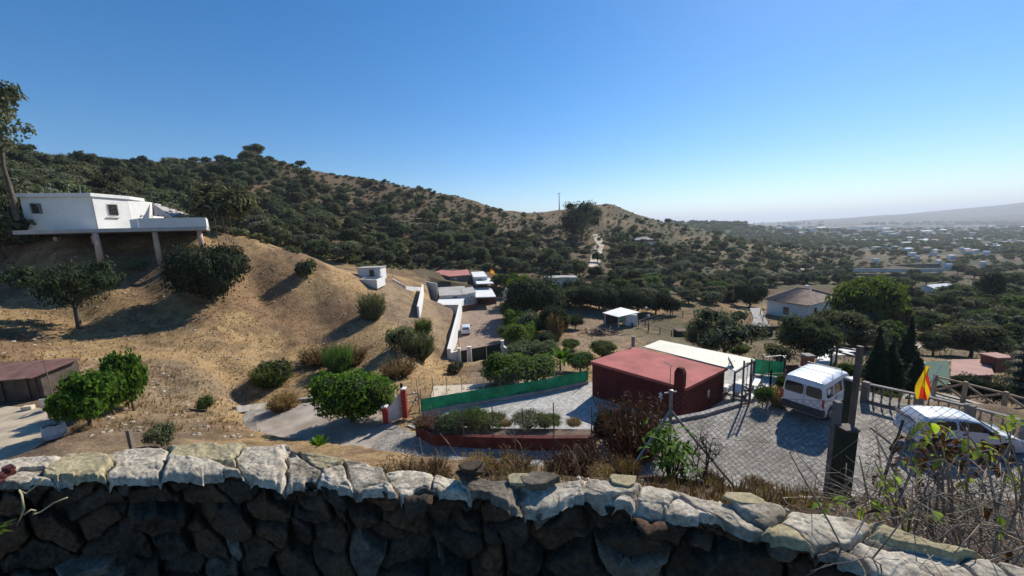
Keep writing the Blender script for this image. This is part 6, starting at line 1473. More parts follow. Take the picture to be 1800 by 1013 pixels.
child(MB().prism([((cI+(p-cI)*.94).x, (cI+(p-cI)*.94).y) for p in pp2], pz-3.5, pz-.123).build('wall', M_BROWN), e)
q = PZ(1750, 641, pz); child(MB().box((q.x, q.y, pz+.1), (1.3, 1.0, 1.2)).build('chimney', mat('dark_brick', (.16, .07, .05), rough=.9, var=.25, scale=6)), e); child(MB().box((q.x, q.y, pz+.75), (1.5, 1.2, .12)).build('chimney_cap', M_PINK), e)
# paved corner and fences behind the van
pf_ = [PP(a, b, *ROAD) for a, b in [(1300,716),(1318,700),(1345,668),(1400,652),(1425,655),(1425,690),(1396,695),(1345,706)]]
def picket(pix, pl, h, label, m, step=.16, name='metal_fence', dz=0):
    pts = [PP(a, b, *pl)+Vector((0, 0, dz)) for a, b in pix]; e = empty(name, pts[0], label, 'fence')
    bar = None
    for a, b in zip(pts[:-1], pts[1:]):
        for z in (.12, h-.08): child(MB().bar(a+Vector((0, 0, z)), b+Vector((0, 0, z)), .04).build('rail', m), e)
        for q in (a, b): child(MB().bar(q, q+Vector((0, 0, h+.1)), .06).build('post', m), e)
        n = int((b-a).length/step)
        for i in range(1, n):
            p = a.lerp(b, i/n); 
            if bar is None: bar = MB().bar((0, 0, .1), (0, 0, h), .022).build('bar', m, e); bar.location = p-Vector(e.location)
            else: link('bar', bar.data, e, loc=p-Vector(e.location))
    return e
picket([(1340,662),(1372,659),(1378,664)], YARD, 1.5, 'grey metal bar fence right of the green netting screen', M_STEEL, .2)
picket([(1303,714),(1316,711)], ROAD, 2.3, 'narrow tall wire gate at the end of the curved kerb', M_RUSTY, .16, 'wire_gate')
picket([(1318,706),(1352,700),(1377,700)], ROAD, 1.4, 'thin rusty fence left of the van', M_RUSTY, .45)
e = empty('iron_gate', PP(1376, 668, *YARD), 'dark iron gate with an arched top behind the van', 'gate'); a, b = PP(1377, 664, *YARD), PP(1408, 664, *YARD); mb = MB()
arc = [a.lerp(b, t)+Vector((0, 0, 1.35+.35*math.sin(math.pi*t))) for t in np.linspace(0, 1, 9)]; mb.tube(arc, .035, k=5); mb.bar(a, a+Vector((0, 0, 1.4)), .06); mb.bar(b, b+Vector((0, 0, 1.4)), .06); mb.bar(a+Vector((0, 0, .9)), b+Vector((0, 0, .9)), .04); child(mb.build('frame', M_BLACK), e); 
d = b-a; child(MB().add([a+Vector((0, .03, .1)), b+Vector((0, .03, .1)), b+Vector((0, .03, .9)), a+Vector((0, .03, .9))], [(0,1,2,3)]).build('panel', M_BROWN), e)
q = PP(1416, 668, *YARD); e = empty('brick_pillar', q, 'square terracotta brick pillar right of the arched iron gate', 'pillar'); child(MB().box((q.x, q.y, q.z+.8), (.5, .5, 1.8)).build('shaft', mat('orange_brick', (.30, .12, .07), rough=.9, var=.25, scale=8)), e); child(MB().box((q.x, q.y, q.z+1.75), (.6, .6, .1)).build('cap', M_CONC), e)
# pale stepped structure behind: ramp, dark carport frame, table
zc = -12.0
ra = [PZ(a, b, zc) for a, b in [(1433,638),(1444,616),(1466,606),(1470,612),(1458,640)]]; o = MB().prism([(p.x, p.y) for p in ra], zc-1.5, zc).build('ramp', M_ROOFW); tag(o, 'pale concrete ramp behind the van beside the dark carport', 'ramp')
e = empty('carport', PZ(1480, 640, zc), 'dark framed carport with white tables beneath, left of the tall post', 'carport'); ca = [PZ(a, b, zc+1.2) for a, b in [(1463,616),(1472,610),(1512,617),(1508,628)]]
for p, q in zip(ca, ca[1:]+ca[:1]): child(MB().bar(p, q, .12).build('beam', M_RUSTY), e)
for p in ca: child(MB().bar(p-Vector((0, 0, 2.4)), p, .1).build('post', M_RUSTY), e)
for px, py in ((1478, 636), (1492, 630)):
    q = PZ(px, py, zc-.3); tb = empty('garden_table', q, 'white table under the dark carport, %s one' % ('nearer' if px == 1478 else 'farther'), 'table'); MB().box((0, 0, .74), (1.5, .8, .05)).build('tabletop', M_WHITE, tb); [MB().bar((x, y, 0), (x, y, .72), .05).build('leg', M_WHITE, tb) for x in (-.65, .65) for y in (-.33, .33)]

# ------------------------------------------------------------------ far buildings and masts
fb_ = [(1372,404,10,3),(1388,402,16,4),(1405,403,8,3),(1422,404,18,3),(1445,403,22,3),(1458,404,10,3),(1468,404,22,4),(1520,403,24,5),(1538,402,18,5),(1556,407,12,4),(1575,412,10,3),(1592,410,12,4),(1608,408,8,3),(1630,405,8,3),
       (1655,407,14,3),(1652,412,10,2),(1685,424,10,3),(1700,422,12,3),(1660,412,16,2),(1738,402,8,4),(1690,402,10,3),(1466,426,10,3),(1480,425,18,3),(1500,425,14,3),(1520,424,20,3),(1540,424,12,3),(1560,425,26,3),(1580,431,14,3),(1598,430,22,4),(1605,424,26,3),
       (1620,425,16,3),(1535,432,12,3),(1560,434,12,2),(1640,426,14,4),(1665,438,6,3),(1750,432,12,4),(1770,431,14,4),(1776,438,12,4),(1603,450,10,3),(1538,463,8,4),(1649,465,9,4),(1612,457,6,2),(1640,449,10,4),(1672,455,12,3),(1727,468,8,4),(1665,473,10,3),(1795,428,12,4),(1745,476,9,3),(1712,444,12,3)]
hr = np.random.default_rng(8)
fb_ += [(hr.uniform(1360, 1800), hr.uniform(400, 414), hr.uniform(5, 16), 3) for _ in range(34)]+[(hr.uniform(1440, 1800), hr.uniform(420, 448), hr.uniform(6, 14), 3) for _ in range(26)]
M_FARROOF = mat('tile_far', (.34, .20, .14), rough=.9, objvar=.3); M_FW = mat('far_white', (.78, .76, .72), rough=.8, objvar=.12)
def far_lab(py): return ('white building on the hazy plain near the horizon', 'buildings on the hazy plain') if py < 416 else ('pale house in the cluster on the middle plain', 'houses of the middle plain cluster') if py < 440 else ('pale house standing among the trees of the near plain', 'houses among the trees of the near plain')
for px, py, w, h in fb_:
    q = G(px, py+1, 150)
    if q is None: continue
    k = q.y/FPX; W_, H_ = w*k*.95, max(h*k*1.1, 3.2); l, g_ = far_lab(py); l = ('wide ' if w > 15 else 'small ' if w < 9 else '')+l+(', left end' if px < 1470 else ', left of centre' if px < 1560 else ', right of centre' if px < 1680 else ', below the right hand hills'); g_ = 'far: '+l; e = empty('far_building', q, l, 'building', g_, hr.uniform(-.4, .4)); D_ = min(W_*.6, 14*max(1, k))
    MB().box((0, 0, H_/2), (W_, D_, H_+1)).build('wall', M_FW, e)
    flat = w > 16 or hr.random() < .5
    if flat: MB().box((0, 0, H_+.6), (W_*1.03, D_*1.05, H_*.1)).build('roof', M_ROOFW if w > 14 else M_FW, e)
    else: MB().add([(-W_*.53, -D_*.56, H_+.5), (W_*.53, -D_*.56, H_+.5), (W_*.53, D_*.56, H_+.5), (-W_*.53, D_*.56, H_+.5), (-W_*.5, 0, H_*1.35+.5), (W_*.5, 0, H_*1.35+.5)], [(0,1,5,4),(1,2,5),(2,3,4,5),(3,0,4),(0,3,2,1)]).build('roof', M_FARROOF if hr.random() < .5 else M_FW, e)
    if py > 416 or w > 14:
        for i in range(3): MB().box((-W_*.3+W_*.3*i, -D_/2-.02, H_*.5), (W_*.1, .2, H_*.35)).build('window', M_GLASS, e)
q = G(985, 362, 200) or GY(985, 325); tz_ = P(986, 340, q.y).z; e = empty('radio_mast', q, 'thin lattice mast on the ridge left of the tall dark tree', 'mast'); child(MB().tube([q, (q.x, q.y, tz_)], [.5, .25], k=4).build('mast', M_STEEL), e); child(MB().bar((q.x-1.5, q.y, tz_), (q.x+1.5, q.y, tz_), .4).build('crossarm', M_STEEL), e)
# overhead cable in front of the round hill
c1, c2 = P(985, 450, 150), P(1180, 473, 120); pts = [c1.lerp(c2, t)-Vector((0, 0, 3.0*4*t*(1-t)*.5)) for t in np.linspace(0, 1, 24)]
tag(MB().tube(pts, .035, k=4).build('power_cable', mat('pale_cable', (.45, .45, .45), rough=.6)), 'thin overhead cable sagging in front of the round hill', 'cable')
for i, (px, Y, c) in enumerate(((985, 150, c1), (1180, 120, c2))): tag(MB().tube([(c.x, c.y, H(c.x, c.y)-.5), c+Vector((0, 0, .3))], .14, k=6).build('cable_pole', M_BARK), ['wooden pole at the left end of the overhead cable', 'wooden pole at the right end of the overhead cable'][i], 'pole')

# ------------------------------------------------------------------ planting around the houses and on the near slopes
tree_proto('carob', 3.3, 5.6, 9500, .17, M_DARK, 201, nl=12, trunk_h=.1, size=.48, joined=False, inner=.7, core=.78)
tree_proto('open', 4.2, 5.0, 6500, .17, M_DARK, 202, nl=9, trunk_h=1.1, size=.34, spread=.8, joined=False, inner=.4, core=.5, gap=.55, trunk_r=.25)
tree_proto('open2', 3.4, 5.2, 6500, .15, M_OLIVE, 203, nl=10, trunk_h=1.0, size=.38, spread=.75, joined=False, inner=.4, core=.55, gap=.6, trunk_r=.2)
tree_proto('lush', 2.2, 3.6, 9000, .13, M_LUSH, 204, nl=10, trunk_h=.3, joined=False, inner=.75, core=.8, aspect=1.7)
tree_proto('fig', 2.2, 3.2, 3800, .22, M_LUSH, 205, nl=10, trunk_h=.2, joined=False, inner=.6, core=.66, size=.42, aspect=1.3)
tree_proto('shrub', 1.2, 1.6, 2600, .08, M_GREEN, 206, nl=7, trunk_h=.05, joined=False, inner=.6, core=.65)
tree_proto('greyshrub', 1.2, 1.6, 2600, .07, M_BROOM, 207, nl=7, trunk_h=.05, joined=False, inner=.5, core=.5, aspect=2.6)
tree_proto('gardenA', 2.4, 3.6, 5200, .16, M_GREEN, 208, nl=9, trunk_h=.4, joined=False)
tree_proto('gardenB', 2.4, 3.8, 5200, .15, M_DARK, 209, nl=11, trunk_h=.3, joined=False)
tree_proto('bigdark', 3.4, 5.6, 8000, .16, M_OAK, 210, nl=11, trunk_h=1.0, joined=False, size=.42, spread=.7)
tree_proto('airy', 2.6, 9.0, 3600, .22, M_OLIVE, 211, nl=14, trunk_h=3.0, joined=False, inner=.3, core=0, size=.28, spread=.85, gap=.9, flat=.6)
def tiers(h, R, n, r):
    return [((r.normal()*.1, r.normal()*.1, .5+(h-.6)*i/(n-1)), (R*(1-i/(n-.6))*r.uniform(.85, 1.1), R*(1-i/(n-.6)), .30)) for i in range(n)]
tree_proto('conifer', 2.6, 7.5, 7000, .11, leaf_mat('leaf_blue_conifer', (.10,.13,.10), (.035,.055,.04), trans=.15), 212, lobes=tiers(7.5, 2.6, 11, np.random.default_rng(3)), trunk_h=6.0, joined=False, inner=.5, core=.6, aspect=2.5, up=.8, tlean=.02)
tree_proto('gardenL', 2.4, 3.8, 5200, .16, leaf_mat('leaf_bright_garden', (.15,.21,.04), (.07,.12,.022), trans=.4, objvar=.2, scale=.8), 218, nl=10, trunk_h=.2, joined=False)
def feathery(key, R, Hh, n, m, seed):
    r = np.random.default_rng(seed); nb = 1; a = r.uniform(0, 6.28, n); rad = R*.55*np.sqrt(r.random(n)); base = np.stack([np.cos(a)*rad*.5, np.sin(a)*rad*.5, np.zeros(n)], 1)
    h = Hh*r.uniform(.35, 1.0, n)*(1-.35*(rad/R)); d = np.stack([np.cos(a)*rad*1.4, np.sin(a)*rad*1.4, h], 1); s = rand_dirs(r, n)*.012*(1+Hh)
    V1 = []; F = []
    P0, P1, P2 = base, base+d*.55, base+d+rand_dirs(r, n)*.1
    V = np.stack([P0-s, P0+s, P1-s*.8, P1+s*.8, P2], 1).reshape(-1, 3); i = np.arange(n)*5
    F = [np.stack([i, i+1, i+3, i+2], 1), np.stack([i+2, i+3, i+4], 1)]
    # fine side sprigs
    k = r.integers(0, n, n*5); t = r.uniform(.3, 1, n*5); q = base[k]+d[k]*t[:, None]+rand_dirs(r, n*5)*.05; L, Q = leaf_quads(q, d[k]/np.linalg.norm(d[k], axis=1, keepdims=True), .16*(.4+Hh*.5), .02*(1+Hh*.3), r, jit=1.2)
    VV = np.concatenate([V, L]); FF = F+[Q+len(V)]; TREE[key] = {'all': mesh_np(key, VV, FF, [m])}
feathery('broom', 1.3, 2.2, 900, M_BROOM, 21); feathery('greenbroom', 1.3, 2.2, 1000, M_GREEN, 22); feathery('drybush', .8, 1.1, 330, M_DRYB, 23); feathery('redbush', .8, 1.1, 420, M_REDB, 24); feathery('strawbush', .6, .9, 500, M_STRAW, 25)
def PT(name, key, px, py, wpx, hpx, label, cat='shrub', group=None, lo=2.3, hi=10500, Y=None, rz=None, sink=.08):
    """plant whose foot is at a pixel, spanning wpx by hpx pixels"""
    g = G(px, py, lo, hi) if Y is None else GY(px, Y, py)
    if g is None: g = GY(px, lo, py)
    t = TREE[key]
    if 'dim' not in t:
        me = t.get('all') or t['crown']; co = np.zeros(len(me.vertices)*3, np.float32); me.vertices.foreach_get('co', co); co = co.reshape(-1, 3); t['dim'] = (np.percentile(np.abs(co[:, 0]), 97)*2, np.percentile(co[:, 2], 99.5))
    u = g.x/g.y; k = g.y/FPX/(1+.0); W_ = 1.08*wpx*k/math.sqrt(1+u*u); H_ = 1.17*hpx*k; sx, sz = W_/t['dim'][0], H_/t['dim'][1]
    return plant_tree(name, key, (g.x, g.y, g.z-sink*H_), label, cat, group, (sx, sx, sz), rs.uniform(0, 6.28) if rz is None else rz)
# slope on the left
PT('carob_bush','carob',378,532,122,98,'large round dark evergreen bush on the dry slope below the terrace','bush', lo=20, sink=.12)
PT('carob_tree','open',140,578,195,112,'spreading dark tree with a visible trunk on the slope at left','tree', lo=20)
PT('fig_tree','fig',235,722,72,105,'taller right hand mass of the bright green fig beside the shed yard','tree', lo=14, hi=26); PT('fig_tree','fig',160,748,115,95,'lower left part of the bright green fig thicket beside the shed yard','tree', lo=14, hi=24)
PT('fig_tree','fig',200,730,80,80,'middle of the bright green fig thicket beside the shed yard','tree', lo=14, hi=24)
for a in [('shrub','greenbroom',480,676,66,38,'dry green bush on the slope above the left road'),('shrub','bush0',483,672,60,38,'dark low bush behind the dry green bush above the left road'),('broom_bush','greenbroom',597,652,48,46,'feathery green broom on the lower slope'),
          ('broom_bush','broom',655,560,42,44,'grey green broom leaning over the slope near the white retaining wall'),('broom_bush','broom',738,630,48,46,'right half of the big grey broom pair on the slope'),('shrub','greyshrub',706,620,50,46,'left half of the big grey broom pair on the slope'),
          ('shrub','bush1',540,490,34,32,'dark shrub on the crest of the dry slope'),('small_palm','greenbroom',745,588,26,28,'small dark palm like tuft below the white retaining wall'),('shrub','greyshrub',245,478,34,20,'pale scrubby shrub under the stilt house terrace'),
          ('shrub','shrub',364,722,34,26,'small leafy bush on the bare slope right of the fig'),('shrub','greyshrub',285,785,58,40,'grey green shrub just beyond the wall below the fig'),('shrub','greyshrub',215,706,30,22,'little grey weed beside the fig'),
          ('shrub','strawbush',500,720,50,30,'straw coloured weed clump at the edge of the left road'),('shrub','bush2',800,655,26,18,'small shrub at the foot of the long white wall'),('shrub','drybush',560,640,60,32,'dry brown thicket above the round bright tree'),('shrub','drybush',700,660,60,30,'dry brown thicket above the white gate'),
          ('shrub','drybush',620,640,50,30,'dry brown brush behind the round bright tree')]:
    PT(*a, lo=14 if a[2] != 285 else 5)
PT('round_tree','lush',622,742,122,94,'round bright green tree beside the red gate pillars','tree', lo=14, hi=30); PT('round_tree','shrub',676,738,36,66,'narrow green tree between the round bright tree and the gate','tree', lo=14, hi=30)
# garden strip of the compound
gs = [('gardenB',940,560,85,70,'dense dark green tree in the middle of the garden strip','tree'),('gardenL',915,530,40,44,'bright green tree right of the barbecue','tree'),('gardenL',905,582,36,36,'green shrub on the bank beside the terracotta forecourt','shrub'),('gardenL',912,606,42,36,'round green shrub above the white wing wall','shrub'),
      ('greyshrub',922,630,58,28,'grey green mound just above the hedge by the gate','shrub'),('gardenL',890,672,70,48,'leafy hedge bush hiding the right side of the compound gate','hedge'),('gardenA',940,680,80,54,'large hedge bush behind the green netting fence','hedge'),('gardenB',975,590,44,50,'dark leafy tree at the right end of the garden strip','tree'),
      ('gardenB',1012,578,24,24,'small round dark bush on the bare field','shrub'),('strawbush',975,596,26,42,'tall yellow green reeds in the garden strip','plant'),('olive0',930,590,36,40,'pale olive tree inside the garden strip','tree'),('gardenA',1003,616,30,18,'low green plant left of the woodpile','plant'),
      ('grn0',900,520,30,36,'green tree at the far end of the garden strip','tree'),('grn1',880,505,26,22,'dark little tree behind the barbecue','tree'),('gardenA',1020,655,50,34,'leafy bush behind the left corner of the red house','shrub'),('gardenA',1060,628,46,26,'leafy bush at the back edge of the red roof','shrub'),('shrub',935,540,30,40,'yellow green bush between the dark tree and the porch','shrub'),
      ('greyshrub',960,630,40,30,'grey bush below the yellow reeds','shrub'),('bush2',1090,640,40,16,'low weeds on the bank behind the red house','shrub'),('gardenB',865,650,30,20,'small dark bush right of the gate apron','shrub'),('greyshrub',888,600,26,26,'grey green bush at the forecourt edge','shrub'),('gardenL',955,585,32,30,'light green bush beside the dense dark tree','shrub')]
gs += [('gardenL',928,598,34,30,'yellow green bush between the round shrub and the reeds','shrub'),('gardenA',925,560,34,36,'leafy shrub left of the dense dark tree','shrub'),('gardenL',895,560,26,30,'bright shrub along the forecourt edge opposite the parked car','shrub'),('gardenB',958,612,34,28,'dark shrub above the large hedge bush','shrub'),('gardenL',990,580,26,26,'bright little bush at the right end of the garden strip','shrub')]
for k, px, py, w, h, lb, ct in gs: PT('garden_tree' if ct == 'tree' else 'garden_shrub', k, px, py, w, h, lb, ct, lo=26)
# long dark hedge of trees across the middle
PT('evergreen_tree','open2',1022,424,62,62,'tallest tree rising above the saddle between the two hills','tree', lo=100)
for i, (px, py, w, h) in enumerate([(1022,540,46,36),(1052,545,50,38),(1085,548,52,40),(1120,552,50,40),(1152,552,46,38),(1178,554,30,30),(1100,535,40,28),(1010,520,36,26),(1060,525,40,26)]):
    PT('carob_tree','gardenB',px,py,w,h,['leftmost','second','third','fourth','fifth','rightmost but one','rightmost and smallest','small rear middle','small rear left'][i]+' dark tree of the dense row behind the paddock shelter','tree','row of dark trees behind the paddock', lo=40)
# right side
rt = [('olive_tree','open2',1272,640,112,92,'broad grey green olive behind the cream canopy','tree',26),('olive_tree','bigdark',1235,628,60,60,'darker olive at the left of the broad olive behind the canopy','tree',26),('carob_tree','bigdark',1412,645,92,88,'dark round tree with a forked trunk left of the cypresses','tree',24),
      ('carob_tree','carob',1318,540,50,40,'dark round tree at the left of the access drive','tree',45),('broad_tree','gardenA',1518,590,110,98,'broad bright topped green tree behind the tiled house','tree',40),('broad_tree','bigdark',1475,610,90,64,'dark tree mass right of the tiled house','tree',36),('broad_tree','bigdark',1560,590,70,60,'dark tree left of the curved lane','tree',44),
      ('cypress','cyp0',1588,672,44,112,'tallest dark cypress of the group behind the tall post','tree',22),('cypress','cyp1',1536,686,46,108,'left cypress of the group behind the tall post','tree',22),('cypress','cyp0',1560,688,56,86,'broad middle cypress of the group','tree',22),('cypress','cyp1',1606,690,44,70,'short right cypress beside the green shade net','tree',22),
      ('broad_tree','bigdark',1705,628,110,58,'wide dark tree beyond the pink roofed house','tree',30),('broad_tree','bigdark',1640,625,60,40,'dark tree between the cypresses and the pink roof','tree',32),('conifer','conifer',1790,700,100,140,'tall blue green conifer with drooping tiers at the right edge','tree',18),
      ('shrub','gardenB',1700,702,66,44,'dark dense shrub in front of the pink roofed house','shrub',18),('shrub','gardenB',1745,712,56,42,'second dark shrub below the brick chimney','shrub',18),('shrub','gardenA',1450,680,60,34,'leafy climber over the fence behind the van','shrub',18),('shrub','gardenA',1490,672,46,32,'light green climber beside the dark carport','shrub',18),
      ('shrub','gardenA',1340,718,34,40,'leafy shrub at the left front of the van','shrub',14),('shrub','drybush',1368,716,36,34,'thin brown bush beside the rear of the van','shrub',14),('shrub','gardenA',1385,690,40,30,'leafy shrub behind the roof of the van','shrub',16),('olive_tree','olive1',1365,640,44,34,'pale olive bush right of the green screen','shrub',24),
      ('shrub','grn0',1300,628,34,22,'small green shrub at the far corner of the canopy','shrub',24),('garden_tree','gardenB',1660,560,36,40,'round dark tree in the clearing below the white villa','tree',44),('garden_tree','gardenA',1720,575,40,30,'light green small tree in the clearing at right','tree',44),('garden_tree','bigdark',1790,590,60,46,'dark tree at the right end of the clearing','tree',40),
      ('garden_tree','bigdark',1440,600,50,44,'dark bush at the right corner of the tiled house','tree',36),('shrub','gardenA',1478,576,40,26,'bright shrub against the side of the tiled house','shrub',40),('broad_tree','tall1',1740,532,40,50,'tall spreading tree among the sheds of the right hand gardens','tree',60),('garden_tree','bigdark',1610,560,44,36,'dark tree right of the broad bright topped one','tree',44)]
for nm, k, px, py, w, h, lb, ct, lo in rt: PT(nm, k, px, py, w, h, lb, ct, lo=lo)
PT('tree','airy',8,300,130,185,'airy eucalyptus branches reaching in at the upper left edge','tree', Y=46, sink=-.35)
for k, (px, py, w, h) in enumerate([(18,428,80,95),(-10,440,90,110),(40,420,40,60)]): PT('evergreen_tree', 'bigdark', px, py, w, h, ['shadowy tree against the left end of the stilt house','darkest tree at the left picture edge beside the stilt house','small tree leaning on the left wall of the stilt house'][k], 'tree', lo=30)
# yard beds
PT('bush','gardenB',1075,765,60,66,'dark leafy bush in front of the red house wall','bush', Y=15.6); PT('bush','redbush',1110,770,110,105,'tall bare brown climber in front of the red wall','bush', Y=14.8)
for i, (px, k, w, h) in enumerate([(810,'shrub',40,26),(835,'greenbroom',26,30),(860,'shrub',36,22),(890,'strawbush',30,24),(930,'greyshrub',36,26),(965,'shrub',28,20),(1010,'strawbush',36,26),(765,'redbush',50,36),(742,'drybush',40,34)]):
    q = PP(px, 768, *ROAD); t = plant_tree('bed_plant', k, (q.x, q.y+.3, q.z+.45), ['rounded green plant right of the palm in the yard bed','upright grass like plant in the yard bed','low green mound in the left middle of the yard bed','straw coloured tuft in the middle of the yard bed','grey green mound in the yard bed behind the low red wall','small green plant right of the grey mound in the yard bed','dry tuft at the right end of the yard bed','reddish brush at the left end of the yard bed','brown brush outside the left end of the low red wall'][i], 'plant', 'plants in the yard bed', 1); s_ = q.y/FPX*h/1.5; t.scale = (s_*w/h*1.15,)*2+(s_*.95,)
def rosette(name, loc, n, L, wd, droop, m, label, cat='plant', seed=0, trunk=0.0, rise=(.3, 1.2), comb=False):
    r = np.random.default_rng(seed); e = empty(name, loc, label, cat)
    if trunk: MB().lathe([(.09, 0), (.075, trunk*.5), (.09, trunk)], (0, 0, 0), 8).build('trunk', M_BARK, e)
    for i in range(n):
        a = 2.4*i+r.uniform(-.2, .2); el = rise[0]+(rise[1]-rise[0])*(i/n); pts = []; seg = 5; d = np.array([math.cos(a)*math.cos(el), math.sin(a)*math.cos(el), math.sin(el)]); sd = np.array([-math.sin(a), math.cos(a), 0]); V = []; F = []
        for j in range(seg+1):
            t = j/seg; c = d*L*t; c[2] -= droop*L*t*t; w = wd*(math.sin(math.pi*min(.98, t*.85+.12)))*.5
            V += [c-sd*w+np.array([0, 0, w*.4]), c, c+sd*w+np.array([0, 0, w*.4])]
        for j in range(seg):
            b = j*3
            if comb: F += [(b, b+1, b+4), (b+1, b+2, b+4)]
            else: F += [(b, b+1, b+4, b+3), (b+1, b+2, b+5, b+4)]
        o = MB().add([tuple(v) for v in V], F).build('frond' if trunk or comb else 'leaf', m, e); o.location = (0, 0, trunk)
    return e
q = PP(790, 767, *ROAD); rosette('cycad', (q.x, q.y+.2, q.z+.5), 34, 1.25, .20, .45, M_DARK, 'dark sago palm with arching fronds in the yard bed', seed=5, comb=False)
q = G(985, 652, 28, 70); rosette('banana_plant', q, 11, 2.6, .75, .55, M_LUSH, 'young banana plant with broad arching leaves behind the netting fence', 'plant', 6, trunk=1.1, rise=(.5, 1.3))
q = PZ(562, 790, -1.18); p_ = P(561, 785, 1.9); rosette('succulent', (p_.x, p_.y, p_.z), 22, .075, .022, .1, M_LUSH, 'small spiky yellow green succulent behind the pale stone on the wall', seed=7, rise=(.4, 1.4))
# dry brush and weeds just beyond the wall
nb_ = [('redbush',1035,800,110,78,'tall reddish dry brush beyond the middle of the wall'),('redbush',985,815,70,50,'lower reddish brush left of the tall one'),('drybush',700,790,110,70,'brown dry thicket behind the left middle of the wall'),('redbush',650,795,90,56,'dark brown brush left of the thicket'),('drybush',760,800,80,60,'dry thorny brush below the red gate pillar'),
       ('strawbush',840,812,70,56,'straw coloured weeds behind the slate lump'),('drybush',900,820,90,52,'thin brown weeds beyond the wall below the low red wall'),('strawbush',450,790,70,52,'yellow green weeds beyond the left part of the wall'),('greyshrub',420,790,50,44,'grey green weeds left of the yellow ones'),('drybush',385,792,44,46,'brown stalks beyond the wall below the dry slope'),
       ('drybush',520,788,50,48,'tangled grey brush in front of the left road'),('drybush',1100,838,60,46,'brown brush at the foot of the left fence brace'),('strawbush',1060,838,60,24,'low grey green weeds below the reddish brush'),('redbush',1245,862,60,24,'flattened dry leaves beside the leafy shrub'),('drybush',1330,880,70,22,'dry litter along the wire fence'),
       ('drybush',610,793,60,46,'dry stems below the round bright tree'),('redbush',720,802,60,44,'dark stems behind the pale stones of the wall')]
for k, px, py, w, h, lb in nb_: PT('dry_bush', k, px, py+14, w*.8, h*.78, lb, 'bush', Y=5.0+rs.uniform(-.6, .8), sink=.05)
# straw tufts on the slope, the bank and beyond the wall
def tufts(name, n, region, lo, hi, h0, h1, m, nb=6, wid=.05, seed=1, cond=None, spread=.5):
    r = np.random.default_rng(seed); pos = []
    for i in range(n):
        px, py = r.uniform(region[0], region[2]), r.uniform(region[1], region[3]); g = G(px, py, lo, hi)
        if g is None or (cond and not cond(g, px, py)): continue
        pos.append((g.x, g.y, g.z-.02))
    pos = np.array(pos); V, F = blade_tuft_np(pos, r.uniform(h0, h1, len(pos)), r, nb, spread, wid); o = link(name, mesh_np(name, V, F, [m])); o['kind'] = 'stuff'; return o
def off_paved(g, px, py):
    for z in (Z_PARK, Z_YARD, Z_COMP, Z_SHED):
        if poly_sd(np.array([g.x]), np.array([g.y]), z)[0] < .15: return False
    return True
M_STRAW2 = leaf_mat('dry_straw_orange', (.30,.16,.075), (.19,.10,.05), trans=.3, objvar=0, scale=.5)
M_STRAW3 = leaf_mat('dry_straw_grey', (.26,.205,.125), (.17,.12,.075), trans=.25, objvar=0, scale=1.5)
tufts('dry_grass', 9000, (-60,410,830,760), 15, 62, .10, .34, M_STRAW, 7, .055, 1, off_paved)
tufts('dry_grass', 5000, (-60,430,830,760), 15, 62, .12, .42, M_STRAW2, 7, .05, 2, lambda g, px, py: off_paved(g, px, py) and vnoise(g.x/3, g.y/3) > 0)
tufts('dry_weeds', 2600, (250,765,1480,900), 3.0, 7.5, .05, .24, M_DRYB, 6, .03, 3, lambda g, px, py: vnoise(g.x*1.3, g.y*1.3) > -.15 and off_paved(g, px, py))
tufts('dry_weeds', 1800, (380,765,1480,900), 3.0, 7.5, .06, .26, M_STRAW3, 6, .022, 4, lambda g, px, py: vnoise(g.x*1.1+9, g.y*1.1) > .1 and off_paved(g, px, py))
tufts('field_grass', 3500, (880,540,1340,690), 24, 90, .12, .35, M_STRAW, 5, .06, 5, off_paved)
tufts('valley_grass', 3500, (1320,540,1990,720), 18, 110, .15, .5, M_BROOM, 5, .07, 6, off_paved)
tufts('low_weeds', 2500, (200,640,1000,760), 14, 45, .08, .25, M_BROOM, 6, .06, 7, lambda g, px, py: off_paved(g, px, py) and vnoise(g.x/2, g.y/2) > .1)
# loose stones on the slope and near bank: small rough polyhedra
r = np.random.default_rng(9); Vs, Fs, n = [], [], 0
for i in range(1500):
    if i < 1000: g = G(r.uniform(-50, 800), r.uniform(420, 770), 15, 60); s = r.uniform(.04, .16)
    else: g = G(r.uniform(300, 1480), r.uniform(770, 900), 3, 8); s = r.uniform(.012, .05)
    if g is None or not off_paved(g, 0, 0): continue
    V, F = ICO1; W_ = V*s*np.array([r.uniform(.7, 1.5), r.uniform(.7, 1.4), r.uniform(.4, .9)])*(1+.35*r.normal(size=(len(V), 1))*.5)+np.array(g[:]); Vs.append(W_); Fs.append(F+n); n += len(V)
o = link('loose_stones', mesh_np('loose_stones', np.concatenate(Vs), np.concatenate(Fs), [mat('pale_fieldstone', (.36, .31, .25), rough=.95, var=.3, scale=2)])); o['kind'] = 'stuff'

